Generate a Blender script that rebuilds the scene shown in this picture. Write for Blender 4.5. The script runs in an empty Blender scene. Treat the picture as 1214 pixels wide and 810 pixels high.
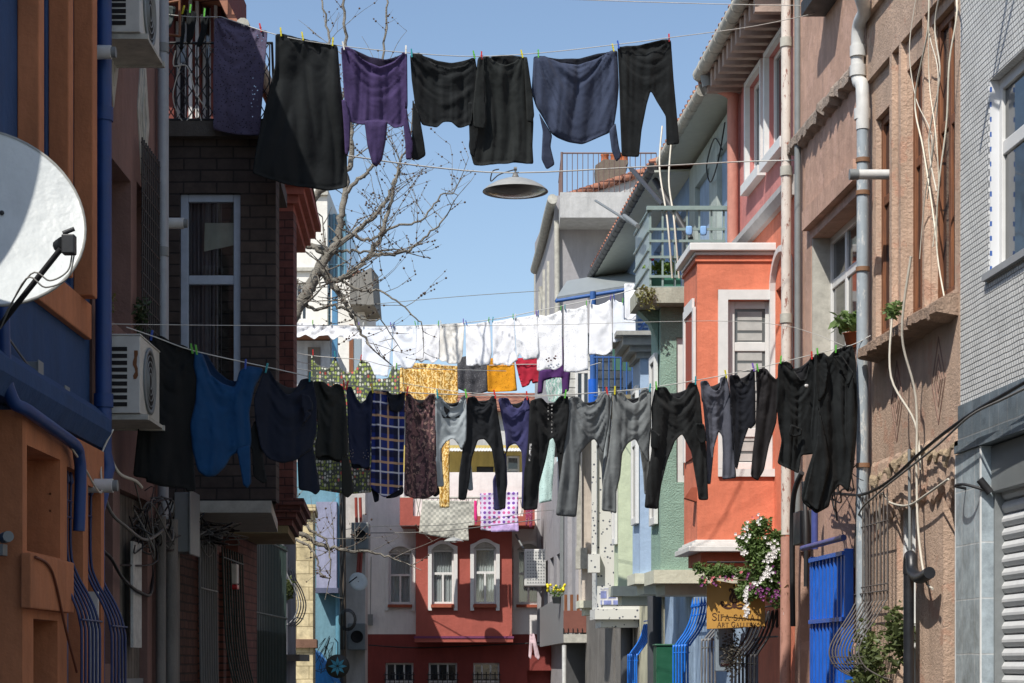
import bpy, bmesh, math, random
import numpy as np
from mathutils import Vector, Matrix, noise
from mathutils.geometry import delaunay_2d_cdt
PI = math.pi
random.seed(7)
scene = bpy.context.scene
COL = scene.collection
# ------------------------------------------------------------------ camera model (pixels of the photo -> points at a real distance)
F, CX, HY, CZ = 2400.0, 607.0, 787.0, 1.6
def P(px, py, Y): return Vector(((px-CX)/F*Y, Y, CZ+(HY-py)/F*Y))
def XX(px, Y): return (px-CX)/F*Y
def ZZ(py, Y): return CZ+(HY-py)/F*Y
RX = 4.62
def uR(px, w=0.0): return F*(RX-w)/(px-439.0)
def uL(px, w=0.0): return F*(2.8-w)/(607.0-px)
def MR(u, w, z): return (RX-.07*u-w, u, z)          # right-hand facades: u along the street, w out of the wall
def ML(u, w, z): return (-2.8+w, u, z)              # left-hand facades
def MF(Y0): return lambda u, w, z: (u, Y0-w, z)     # faces that look down the street to the camera
def MI(u, w, z): return (u, w, z)
def MS(X0, sgn=-1): return lambda u, w, z: (X0+sgn*w, u, z)   # side face of a bay
# ------------------------------------------------------------------ objects
WO = {}
def tag(o, label=None, cat=None, group=None, kind=None):
    if label: o['label'] = label
    if cat: o['category'] = cat
    if group: o['group'] = group
    if kind: o['kind'] = kind
    return o
def thing(name, label, cat, loc=(0, 0, 0), group=None):
    o = bpy.data.objects.new(name, None); COL.objects.link(o)
    o.empty_display_size = .2
    o.location = loc; WO[o] = Vector(loc)
    return tag(o, label, cat, group)
SPLIT = {'orange_frame_rail', 'drip_bar', 'collar', 'pilaster', 'tiled_pilaster', 'guide_rail', 'clamp', 'white_board', 'eave_bracket', 'string_course', 'green_shutter', 'balustrade', 'orange_fin', 'timber_brace', 'bracket_arm', 'baluster', 'bracket_bar'}
class MB:
    def __init__(s): s.v = []; s.f = []; s.sm = []; s.cuts = []
    def add(s, vs, fs, smooth=False):
        n = len(s.v); s.cuts.append((n, len(s.f))); s.v.extend([tuple(v) for v in vs])
        s.f.extend([tuple(i+n for i in f) for f in fs]); s.sm.extend([smooth]*len(fs)); return s
    def box(s, u0, u1, w0, w1, z0, z1, M=MI):
        vs = [M(u, w, z) for z in (z0, z1) for w in (w0, w1) for u in (u0, u1)]
        return s.add(vs, [(0,1,3,2), (4,6,7,5), (0,4,5,1), (2,3,7,6), (0,2,6,4), (1,5,7,3)])
    def prism(s, poly, w0, w1, M=MI):               # poly in (u,z), extruded in w
        n = len(poly); vs = [M(a, w0, b) for a, b in poly]+[M(a, w1, b) for a, b in poly]
        return s.add(vs, [tuple(range(n)), tuple(range(2*n-1, n-1, -1))]+[(i, (i+1)%n, n+(i+1)%n, n+i) for i in range(n)])
    def foot(s, poly, z0, z1):                      # footprint in (x,y), raised in z
        n = len(poly); vs = [(a, b, z0) for a, b in poly]+[(a, b, z1) for a, b in poly]
        return s.add(vs, [tuple(range(n)), tuple(range(2*n-1, n-1, -1))]+[(i, (i+1)%n, n+(i+1)%n, n+i) for i in range(n)])
    def prof(s, prof, u0, u1, M=MI):                # profile in (w,z), swept along u
        n = len(prof); vs = [M(u0, a, b) for a, b in prof]+[M(u1, a, b) for a, b in prof]
        return s.add(vs, [tuple(range(n)), tuple(range(2*n-1, n-1, -1))]+[(i, (i+1)%n, n+(i+1)%n, n+i) for i in range(n)])
    def tube(s, pts, r, seg=8, M=None, r1=None, cap=True):
        pts = [Vector(M(*p)) if M else Vector(p) for p in pts]
        n = len(pts); vs = []; nrm = None
        for i, p in enumerate(pts):
            t = (pts[min(i+1, n-1)]-pts[max(i-1, 0)])
            if t.length < 1e-9: t = Vector((0, 0, 1))
            t.normalize()
            if nrm is None:
                a = Vector((0, 0, 1)) if abs(t.z) < .9 else Vector((1, 0, 0))
                nrm = t.cross(a).normalized()
            nrm = (nrm-t*nrm.dot(t))
            if nrm.length < 1e-6: nrm = t.orthogonal()
            nrm.normalize(); b = t.cross(nrm)
            rr = r if r1 is None else r+(r1-r)*i/max(1, n-1)
            for k in range(seg):
                a = 2*PI*k/seg; vs.append(p+nrm*(math.cos(a)*rr)+b*(math.sin(a)*rr))
        fs = [(i*seg+k, i*seg+(k+1)%seg, (i+1)*seg+(k+1)%seg, (i+1)*seg+k) for i in range(n-1) for k in range(seg)]
        s.add(vs, fs, seg > 4)
        if cap:
            k = len(s.v); s.v += [tuple(v) for v in vs[:seg]]+[tuple(v) for v in vs[-seg:]]; s.f += [tuple(k+i for i in range(seg-1, -1, -1)), tuple(k+seg+i for i in range(seg))]; s.sm += [False, False]
        return s
    def lathe(s, prof, c, seg=24, R=None):          # prof (r,z) about z through c
        vs = []; c = Vector(c)
        for r, z in prof:
            for k in range(seg):
                a = 2*PI*k/seg; v = Vector((r*math.cos(a), r*math.sin(a), z))
                if R: v = R @ v
                vs.append(c+v)
        n = len(prof)
        fs = [(i*seg+k, i*seg+(k+1)%seg, (i+1)*seg+(k+1)%seg, (i+1)*seg+k) for i in range(n-1) for k in range(seg)]
        return s.add(vs, fs, True)
    def ball(s, c, r, sz=(1, 1, 1), a=8, b=6):
        c = Vector(c); vs = []
        for j in range(b+1):
            th = PI*j/b
            for k in range(a):
                ph = 2*PI*k/a
                vs.append(c+Vector((r*sz[0]*math.sin(th)*math.cos(ph), r*sz[1]*math.sin(th)*math.sin(ph), r*sz[2]*math.cos(th))))
        return s.add(vs, [(j*a+k, j*a+(k+1)%a, (j+1)*a+(k+1)%a, (j+1)*a+k) for j in range(b) for k in range(a)], True)
    def build(s, name, m, parent=None, recalc=True, bevel=0, origin=None, solid=0):
        if not s.v: return None
        if name in SPLIT and len(s.cuts) > 1 and origin is None:
            o = None; cs = s.cuts+[(len(s.v), len(s.f))]
            for (v0, f0), (v1, f1) in zip(cs[:-1], cs[1:]):
                q = MB(); q.v = s.v[v0:v1]; q.f = [tuple(i-v0 for i in f) for f in s.f[f0:f1]]; q.sm = s.sm[f0:f1]; o = q.build(name, m, parent, recalc, bevel, None, solid)
            return o
        a = np.array(s.v)
        if origin is None:
            origin = Vector(((a[:,0].min()+a[:,0].max())/2, (a[:,1].min()+a[:,1].max())/2, a[:,2].min()))
        origin = Vector(origin)
        me = bpy.data.meshes.new(name)
        me.from_pydata([tuple(Vector(v)-origin) for v in s.v], [], s.f)
        me.polygons.foreach_set('use_smooth', s.sm)
        if recalc and len(s.v) < 60000:
            bm = bmesh.new(); bm.from_mesh(me); bmesh.ops.recalc_face_normals(bm, faces=bm.faces); bm.to_mesh(me); bm.free()
        me.update()
        o = bpy.data.objects.new(name, me); COL.objects.link(o)
        if isinstance(m, (list, tuple)):
            for x in m: me.materials.append(x)
        else: me.materials.append(m)
        o.location = origin-(WO[parent] if parent else Vector())
        WO[o] = origin
        if parent: o.parent = parent
        if bevel:
            b = o.modifiers.new('bevel', 'BEVEL'); b.width = bevel; b.segments = 2; b.limit_method = 'ANGLE'; b.angle_limit = math.radians(40)
        if solid:
            b = o.modifiers.new('solid', 'SOLIDIFY'); b.thickness = solid
        return o
def dup(root, delta, label=None):
    kids = [(c, list(c.children)) for c in root.children]
    r = root.copy(); COL.objects.link(r); r.location = Vector(root.location)+Vector(delta)
    WO[r] = WO[root]+Vector(delta)
    if label: r['label'] = label
    for c, gs in kids:
        d = c.copy(); COL.objects.link(d); d.parent = r; WO[d] = WO[c]+Vector(delta)
        for g in gs:
            e = g.copy(); COL.objects.link(e); e.parent = d
    return r
# ------------------------------------------------------------------ materials
MATS = {}
def lin(c): 
    c = c/255.; return c/12.92 if c <= .04045 else ((c+.055)/1.055)**2.4
def rgb(r, g, b, k=1.0): return (lin(r)*k, lin(g)*k, lin(b)*k)
def newmat(name):
    m = bpy.data.materials.new(name); m.use_nodes = True; nt = m.node_tree
    b = nt.nodes['Principled BSDF']; return m, nt, b
def N(nt, t, **k):
    n = nt.nodes.new(t)
    for a, v in k.items():
        if a.startswith('_'): n.inputs[a[1:].replace('_', ' ')].default_value = v
        else: setattr(n, a, v)
    return n
def ramp(nt, fac, stops):
    r = nt.nodes.new('ShaderNodeValToRGB'); e = r.color_ramp.elements
    while len(e) < len(stops): e.new(.5)
    for i, (p, c) in enumerate(stops):
        e[i].position = p; e[i].color = (c[0], c[1], c[2], 1) if not isinstance(c, (int, float)) else (c, c, c, 1)
    nt.links.new(fac, r.inputs[0]); return r.outputs[0]
def mixc(nt, fac, a, b, bt='MIX'):
    m = nt.nodes.new('ShaderNodeMix'); m.data_type = 'RGBA'; m.blend_type = bt
    for i, s in ((0, fac), (6, a), (7, b)):
        if hasattr(s, 'links') or hasattr(s, 'is_linked'): nt.links.new(s, m.inputs[i])
        else: m.inputs[i].default_value = s if i == 0 else (s[0], s[1], s[2], 1)
    return m.outputs[2]
def objc(nt, world=False):
    if world:
        return N(nt, 'ShaderNodeNewGeometry').outputs['Position']
    return N(nt, 'ShaderNodeTexCoord').outputs['Object']
def mapping(nt, vec, sc=(1, 1, 1), loc=(0, 0, 0), rot=(0, 0, 0)):
    m = nt.nodes.new('ShaderNodeMapping'); nt.links.new(vec, m.inputs[0])
    m.inputs['Scale'].default_value = sc; m.inputs['Location'].default_value = loc; m.inputs['Rotation'].default_value = rot
    return m.outputs[0]
def tex_noise(nt, vec, scale, detail=4, rough=.55, out=0):
    n = N(nt, 'ShaderNodeTexNoise'); n.inputs['Scale'].default_value = scale; n.inputs['Detail'].default_value = detail
    n.inputs['Roughness'].default_value = rough; nt.links.new(vec, n.inputs['Vector']); return n.outputs[out]
def bump(nt, b, h, st=.3, dist=.01, prev=None):
    n = N(nt, 'ShaderNodeBump'); n.inputs['Strength'].default_value = st; n.inputs['Distance'].default_value = dist
    nt.links.new(h, n.inputs['Height'])
    if prev is not None: nt.links.new(prev, n.inputs['Normal'])
    nt.links.new(n.outputs[0], b.inputs['Normal']); return n.outputs[0]
def wallvec(nt):                                    # (x+y, z) so that bricks and tiles run along any upright face
    g = objc(nt, True); s = N(nt, 'ShaderNodeSeparateXYZ'); nt.links.new(g, s.inputs[0])
    a = N(nt, 'ShaderNodeMath'); nt.links.new(s.outputs[0], a.inputs[0]); nt.links.new(s.outputs[1], a.inputs[1])
    c = N(nt, 'ShaderNodeCombineXYZ'); nt.links.new(a.outputs[0], c.inputs[0]); nt.links.new(s.outputs[2], c.inputs[1])
    wn = N(nt, 'ShaderNodeTexNoise'); wn.inputs['Scale'].default_value = 4; nt.links.new(g, wn.inputs['Vector'])
    ad = N(nt, 'ShaderNodeVectorMath', operation='MULTIPLY_ADD'); nt.links.new(wn.outputs['Color'], ad.inputs[0]); ad.inputs[1].default_value = (.018, .014, 0); nt.links.new(c.outputs[0], ad.inputs[2])
    return ad.outputs[0]
def stucco(name, c, var=.18, bs=60, bst=.35, dirt=.35, rough=.85, peel=None, bd=.01, streak=1.0):
    if name in MATS: return MATS[name]
    m, nt, b = newmat(name); v = objc(nt, True)
    big = tex_noise(nt, v, 1.3, 6, .65)
    st = tex_noise(nt, mapping(nt, v, (3.2, 3.2, .8)), 1.6, 8, .72)
    c0 = tuple(x*(1-var) for x in c); c1 = tuple(min(1, x*(1+var)) for x in c)
    col = ramp(nt, big, [(.3, c0), (.7, c1)])
    dk = ramp(nt, st, [(.30, 1-dirt*.8), (.62, 1.0)])
    col = mixc(nt, streak, col, dk, 'MULTIPLY')
    if peel:
        pn = tex_noise(nt, v, 3.2, 8, .7); pf = ramp(nt, pn, [(.55, 0.), (.585, .85)])
        col = mixc(nt, pf, col, peel)
    nt.links.new(col, b.inputs['Base Color']); b.inputs['Roughness'].default_value = rough
    h = tex_noise(nt, v, bs, 5, .7); p = bump(nt, b, h, bst, bd)
    h2 = tex_noise(nt, v, 4, 4, .6); bump(nt, b, h2, .35, .05, p)
    MATS[name] = m; return m
def paint(name, c, rough=.5, var=.12, metal=0, chips=None, bst=.12, sc=9, spec=None):
    if name in MATS: return MATS[name]
    m, nt, b = newmat(name); v = objc(nt, True)
    n = tex_noise(nt, v, sc, 6, .65)
    col = ramp(nt, n, [(.3, tuple(x*(1-var) for x in c)), (.7, tuple(min(1, x*(1+var)) for x in c))])
    if chips:
        pf = ramp(nt, tex_noise(nt, mapping(nt, v, (3, 3, 1)), 7, 8, .75), [(.56, 0.), (.6, 1.)])
        col = mixc(nt, pf, col, chips)
    nt.links.new(col, b.inputs['Base Color']); b.inputs['Metallic'].default_value = metal
    nt.links.new(ramp(nt, n, [(.2, max(.05, rough-.12)), (.8, min(1, rough+.15))]), b.inputs['Roughness'])
    bump(nt, b, tex_noise(nt, v, 40, 4, .6), bst, .005)
    MATS[name] = m; return m
def bricks(name, c1, c2, mortar, w=.22, h=.075, ms=.01, bst=.6, rough=.85, sq=.5):
    if name in MATS: return MATS[name]
    m, nt, b = newmat(name); v = wallvec(nt)
    n = N(nt, 'ShaderNodeTexBrick'); nt.links.new(v, n.inputs['Vector'])
    n.inputs['Color1'].default_value = (*c1, 1); n.inputs['Color2'].default_value = (*c2, 1); n.inputs['Mortar'].default_value = (*mortar, 1)
    n.inputs['Scale'].default_value = 1; n.inputs['Mortar Size'].default_value = ms; n.inputs['Brick Width'].default_value = w; n.inputs['Row Height'].default_value = h
    n.inputs['Mortar Smooth'].default_value = .3; n.offset = sq
    g = objc(nt, True); nz = tex_noise(nt, g, 5, 6, .7)
    col = mixc(nt, 1., n.outputs[0], ramp(nt, nz, [(.3, .5), (.7, 1.2)]), 'MULTIPLY')
    nt.links.new(col, b.inputs['Base Color']); b.inputs['Roughness'].default_value = rough
    inv = ramp(nt, n.outputs['Fac'], [(0., 1.), (1., 0.)])
    p = bump(nt, b, inv, bst, .02); bump(nt, b, tex_noise(nt, g, 70, 4, .7), .3, .006, p)
    MATS[name] = m; return m
def wood(name, c, c2, rough=.6, sc=(14, 14, 1)):
    if name in MATS: return MATS[name]
    m, nt, b = newmat(name); v = objc(nt, True)
    n = tex_noise(nt, mapping(nt, v, sc), 3, 6, .65)
    nt.links.new(ramp(nt, n, [(.3, c), (.7, c2)]), b.inputs['Base Color']); b.inputs['Roughness'].default_value = rough
    bump(nt, b, n, .3, .006); MATS[name] = m; return m
def glass(name='window_glass', c=(.015, .02, .025), rough=.06):
    if name in MATS: return MATS[name]
    m, nt, b = newmat(name); b.inputs['Base Color'].default_value = (*c, 1); b.inputs['Roughness'].default_value = rough
    b.inputs['Specular IOR Level'].default_value = .9
    bump(nt, b, tex_noise(nt, objc(nt, True), 2.5, 2, .5), .08, .02); MATS[name] = m; return m
def clear(name='clear_glass'):
    if name in MATS: return MATS[name]
    m, nt, b = newmat(name); nt.nodes.remove(b); out = nt.nodes['Material Output']
    t = N(nt, 'ShaderNodeBsdfTransparent'); t.inputs[0].default_value = (.85, .88, .88, 1)
    g = N(nt, 'ShaderNodeBsdfGlossy'); g.inputs['Roughness'].default_value = .04
    mx = N(nt, 'ShaderNodeMixShader'); mx.inputs[0].default_value = .1; nt.links.new(t.outputs[0], mx.inputs[1]); nt.links.new(g.outputs[0], mx.inputs[2])
    nt.links.new(mx.outputs[0], out.inputs[0]); MATS[name] = m; return m
def cloth_mat(name, c, var=.15, kind=None, c2=None, c3=None, rough=.9, sheen=.04, holes=False, trans=0.0):
    if name in MATS: return MATS[name]
    m, nt, b = newmat(name); v = objc(nt); g = objc(nt, True)
    n = tex_noise(nt, v, 7, 5, .6)
    col = ramp(nt, n, [(.3, tuple(x*(1-var) for x in c)), (.7, tuple(min(1, x*(1+var)) for x in c))])
    if kind == 'dots':                               # printed ovals in three colours
        vv = mapping(nt, v, (30, 0.01, 21)); vo = N(nt, 'ShaderNodeTexVoronoi'); vo.inputs['Scale'].default_value = 1; vo.inputs['Randomness'].default_value = .45
        nt.links.new(vv, vo.inputs['Vector'])
        f = ramp(nt, vo.outputs['Distance'], [(.40, 1.), (.46, 0.)])
        s = N(nt, 'ShaderNodeSeparateColor'); nt.links.new(vo.outputs['Color'], s.inputs[0])
        cc = ramp(nt, s.outputs[0], [(.0, c2), (.34, c2), (.36, c3), (.68, c3), (.7, (.55, .12, .10)), (.8, (.55, .12, .10)), (.82, c2)])
        col = mixc(nt, f, col, cc)
    elif kind == 'polka':
        vv = mapping(nt, v, (8, 0.01, 8)); vo = N(nt, 'ShaderNodeTexVoronoi'); vo.inputs['Scale'].default_value = 1; vo.inputs['Randomness'].default_value = .0
        nt.links.new(vv, vo.inputs['Vector'])
        f = ramp(nt, vo.outputs['Distance'], [(.28, 1.), (.34, 0.)])
        s = N(nt, 'ShaderNodeSeparateColor'); nt.links.new(vo.outputs['Color'], s.inputs[0])
        col = mixc(nt, f, col, ramp(nt, s.outputs[0], [(.45, c2), (.55, c3)]))
    elif kind == 'plaid':
        for (sc, ax, cc, wd, ph) in ((7.5, 0, (.012, .013, .03), .25, .75), (5.6, 2, (.012, .013, .03), .25, .9), (7.5, 0, c2, .1, .1), (7.5, 0, c3, .07, .5), (5.6, 2, c2, .1, .2), (5.6, 2, c3, .07, .6)):
            s = N(nt, 'ShaderNodeSeparateXYZ'); nt.links.new(v, s.inputs[0])
            a = N(nt, 'ShaderNodeMath', operation='MULTIPLY_ADD'); nt.links.new(s.outputs[ax], a.inputs[0]); a.inputs[1].default_value = sc; a.inputs[2].default_value = 10+ph
            fr = N(nt, 'ShaderNodeMath', operation='FRACT'); nt.links.new(a.outputs[0], fr.inputs[0])
            lt = N(nt, 'ShaderNodeMath', operation='LESS_THAN'); nt.links.new(fr.outputs[0], lt.inputs[0]); lt.inputs[1].default_value = wd
            ml = N(nt, 'ShaderNodeMath', operation='MULTIPLY'); nt.links.new(lt.outputs[0], ml.inputs[0]); ml.inputs[1].default_value = .8
            col = mixc(nt, ml.outputs[0], col, cc)
    elif kind == 'check':
        ck = N(nt, 'ShaderNodeTexChecker'); ck.inputs['Scale'].default_value = 1; nt.links.new(mapping(nt, v, (14, .01, 14), (.3, .3, .3)), ck.inputs['Vector'])
        ck.inputs[1].default_value = (*c, 1); ck.inputs[2].default_value = (*c2, 1); col = ck.outputs[0]
    elif kind == 'swirl':                            # paisley, brocade, marble prints
        w = N(nt, 'ShaderNodeTexWave'); w.inputs['Scale'].default_value = 5; w.inputs['Distortion'].default_value = 9; w.inputs['Detail'].default_value = 3; w.inputs['Detail Scale'].default_value = 3
        nt.links.new(v, w.inputs['Vector']); col = mixc(nt, ramp(nt, w.outputs['Fac'], [(.35, 0.), (.6, 1.)]), col, c2)
        if c3:
            q = tex_noise(nt, v, 38, 3, .6); col = mixc(nt, ramp(nt, q, [(.56, 0.), (.6, .9)]), col, c3)
    elif kind == 'speck':
        q = tex_noise(nt, v, 60, 2, .5); col = mixc(nt, ramp(nt, q, [(.60, 0.), (.64, 1.)]), col, c2)
    nt.links.new(col, b.inputs['Base Color']); b.inputs['Roughness'].default_value = rough
    b.inputs['Sheen Weight'].default_value = sheen; b.inputs['Specular IOR Level'].default_value = .2
    p = bump(nt, b, tex_noise(nt, v, 24, 5, .6), .25, .012)
    bump(nt, b, tex_noise(nt, mapping(nt, v, (1, 1, .35)), 260, 2, .5), .2, .002, p)
    out = nt.nodes['Material Output']
    if trans:
        t = N(nt, 'ShaderNodeBsdfTranslucent'); nt.links.new(col, t.inputs[0]); mx = N(nt, 'ShaderNodeMixShader'); mx.inputs[0].default_value = trans
        nt.links.new(b.outputs[0], mx.inputs[1]); nt.links.new(t.outputs[0], mx.inputs[2]); nt.links.new(mx.outputs[0], out.inputs[0])
    if holes:
        t = N(nt, 'ShaderNodeBsdfTransparent'); mx = N(nt, 'ShaderNodeMixShader')
        vo = N(nt, 'ShaderNodeTexVoronoi'); vo.inputs['Scale'].default_value = 45; nt.links.new(v, vo.inputs['Vector'])
        nt.links.new(ramp(nt, vo.outputs['Distance'], [(.22, holes), (.3, .0)]), mx.inputs[0])
        nt.links.new(b.outputs[0], mx.inputs[1]); nt.links.new(t.outputs[0], mx.inputs[2]); nt.links.new(mx.outputs[0], out.inputs[0])
    MATS[name] = m; return m
# ------------------------------------------------------------------ building helpers
def wall(mb, M, u0, u1, z0, z1, ops=(), d=.3, w=0.0, D=None, top=True):
    """a facade slab with real openings; ops = (u0,u1,z0,z1) ; D = depth of the solid mass behind"""
    us = sorted({u0, u1, *[x for o in ops for x in o[:2] if u0 < x < u1]}); zs = sorted({z0, z1, *[x for o in ops for x in o[2:4] if z0 < x < z1]})
    def isop(i, j):
        a, b = (us[i]+us[i+1])/2, (zs[j]+zs[j+1])/2
        return any(o[0] < a < o[1] and o[2] < b < o[3] for o in ops)
    nu, nz = len(us)-1, len(zs)-1
    for i in range(nu):
        for j in range(nz):
            if isop(i, j): continue
            a, b, c, e = us[i], us[i+1], zs[j], zs[j+1]
            mb.add([M(a, w, c), M(b, w, c), M(b, w, e), M(a, w, e)], [(0, 1, 2, 3)])
            for (di, dj, q) in ((-1, 0, (a, a, c, e)), (1, 0, (b, b, c, e)), (0, -1, (a, b, c, c)), (0, 1, (a, b, e, e))):
                ii, jj = i+di, j+dj
                if ii < 0 or ii >= nu or jj < 0 or jj >= nz or isop(ii, jj):
                    A, B, C, E = q
                    mb.add([M(A, w, C), M(B, w, E), M(B, w-d, E), M(A, w-d, C)], [(0, 1, 2, 3)])
    if D: mb.box(u0, u1, w-D, w-d-.002, z0, z1, M)
    return mb
def window(parent, M, u0, u1, z0, z1, w, fm, fr=.05, mull=(), trans=(), pane=None, curtain=None, sill=None, sm=None, t=.05, name='window', label=None, folds=9):
    """a window as a part: frame mesh with pane, curtain and sill as its sub-parts. mull/trans are fractions of width/height"""
    if u1 < u0: u0, u1 = u1, u0
    a = MB(); W, H = u1-u0, z1-z0
    a.box(u0, u0+fr, w, w+t, z0, z1, M); a.box(u1-fr, u1, w, w+t, z0, z1, M)
    a.box(u0+fr, u1-fr, w, w+t, z0, z0+fr, M); a.box(u0+fr, u1-fr, w, w+t, z1-fr, z1, M)
    for x in mull:
        x, lo, hi = x if isinstance(x, tuple) else (x, 0, 1)
        a.box(u0+x*W-fr/2, u0+x*W+fr/2, w, w+t*.9, max(z0+fr, z0+lo*H), min(z1-fr, z0+hi*H), M)
    for x in trans: a.box(u0+fr, u1-fr, w, w+t*.86, z0+x*H-fr*.6, z0+x*H+fr*.6, M)
    f = a.build(name, fm, parent, bevel=.006)
    if label: f['label'] = label
    g = MB(); g.box(u0+fr*.5, u1-fr*.5, w+t*.3, w+t*.45, z0+fr*.5, z1-fr*.5, M); g.build('pane', pane or (clear() if curtain else glass()), f)
    if curtain:
        c = MB(); n = folds*6; vs = []; 
        for i in range(n+1):
            x = u0+fr*.4+(W-fr*.8)*i/n; yy = w-.05+.018*math.sin(i/n*folds*2*PI)+.008*math.sin(i*1.7)
            vs += [M(x, yy, z0+.02), M(x, yy, z1-.02)]
        c.add(vs, [(2*i, 2*i+2, 2*i+3, 2*i+1) for i in range(n)], True); c.build('curtain', curtain, f, recalc=False)
    if sill:
        s = MB(); s.box(u0-sill[1], u1+sill[1], w, w+sill[0], z0-sill[2], z0, M); s.build('sill', sm or fm, f, bevel=.008)
    return f
def grille(parent, M, us, prof, mat, r=.008, rails=(), name='window_grille', tips=None, bands=None, thing_args=None):
    """bars that follow a (w,z) profile, tied by rails; a thing of its own or a part"""
    a = MB()
    for u in us:
        a.tube([(u, w, z) for w, z in prof], r, 5, M)
        if tips:
            w, z = prof[-1]; p = Vector(M(u, w, z)); a.lathe([(.001, .0), (tips, .03), (.001, .13)], p, 5)
    for (w, z, rr) in rails: a.tube([(us[0]-.02, w, z), (us[-1]+.02, w, z)], rr, 5, M)
    if thing_args:
        o = a.build(name, mat); tag(o, *thing_args); return o
    return a.build(name, mat, parent)
def smooth_pts(pts, n=6):
    pts = [Vector(p) for p in pts]; out = []
    for i in range(len(pts)-1):
        p0 = pts[max(i-1, 0)]; p1 = pts[i]; p2 = pts[i+1]; p3 = pts[min(i+2, len(pts)-1)]
        for k in range(n):
            t = k/n; out.append(.5*((2*p1)+(p2-p0)*t+(2*p0-5*p1+4*p2-p3)*t*t+(3*p1-3*p2+p3-p0)*t**3))
    out.append(pts[-1]); return out
def cable(name, pts, r, mat, label, cat='cable', group=None, n=6, parent=None):
    a = MB(); a.tube(smooth_pts(pts, n), r, 6)
    o = a.build(name, mat, parent)
    if parent is None: tag(o, label, cat, group)
    return o
# ------------------------------------------------------------------ cloth
CROPS = dict(A=(290,0,3.374), B=(540,0,3.239), C=(760,400,3.682), D=(620,440,4.5), E=(340,420,4.5), G=(500,440,4.05), H=(340,340,5.518), I=(540,340,5.058), J=(190,0,4.764), K=(150,380,3.683), O=(0,0,1.0), R=(420,580,3.523))
def T(k, pts): ox, oy, s = CROPS[k]; return [(ox+x/s, oy+y/s) for x, y in pts]
def resample(poly, h):
    n = len(poly); out = []
    for i in range(n):                               # corner-cutting gives cloth its soft outline
        a, b, c = np.array(poly[i-1]), np.array(poly[i]), np.array(poly[(i+1) % n])
        la, lc = np.linalg.norm(a-b), np.linalg.norm(c-b)
        r = min(.02, la*.3, lc*.3)
        if la < 1e-6 or lc < 1e-6: continue
        out.append(b+(a-b)/la*r); out.append(b*.5+(b+(a-b)/la*r)*.25+(b+(c-b)/lc*r)*.25); out.append(b+(c-b)/lc*r)
    pts = []
    n = len(out)
    for i in range(n):
        a, b = out[i], out[(i+1) % n]; L = np.linalg.norm(b-a); k = max(1, int(round(L/h)))
        for j in range(k): pts.append(a+(b-a)*j/k)
    return np.array(pts)
def inside(pts, poly):
    x, y = pts[:,0], pts[:,1]; c = np.zeros(len(pts), bool); n = len(poly)
    for i in range(n):
        x0, y0 = poly[i]; x1, y1 = poly[i-1]
        if y0 == y1: continue
        m = ((y0 > y) != (y1 > y)) & (x < (x1-x0)*(y-y0)/(y1-y0)+x0); c ^= m
    return c
def distb(pts, poly):
    d = np.full(len(pts), 9.0)
    for i in range(len(poly)):
        a, b = poly[i-1], poly[i]; ab = b-a; L = (ab*ab).sum()
        if L < 1e-12: continue
        t = np.clip(((pts-a)@ab)/L, 0, 1); q = a+t[:,None]*ab
        d = np.minimum(d, np.sqrt(((pts-q)**2).sum(1)))
    return d
CLOTH_SEED = [0]
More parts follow.
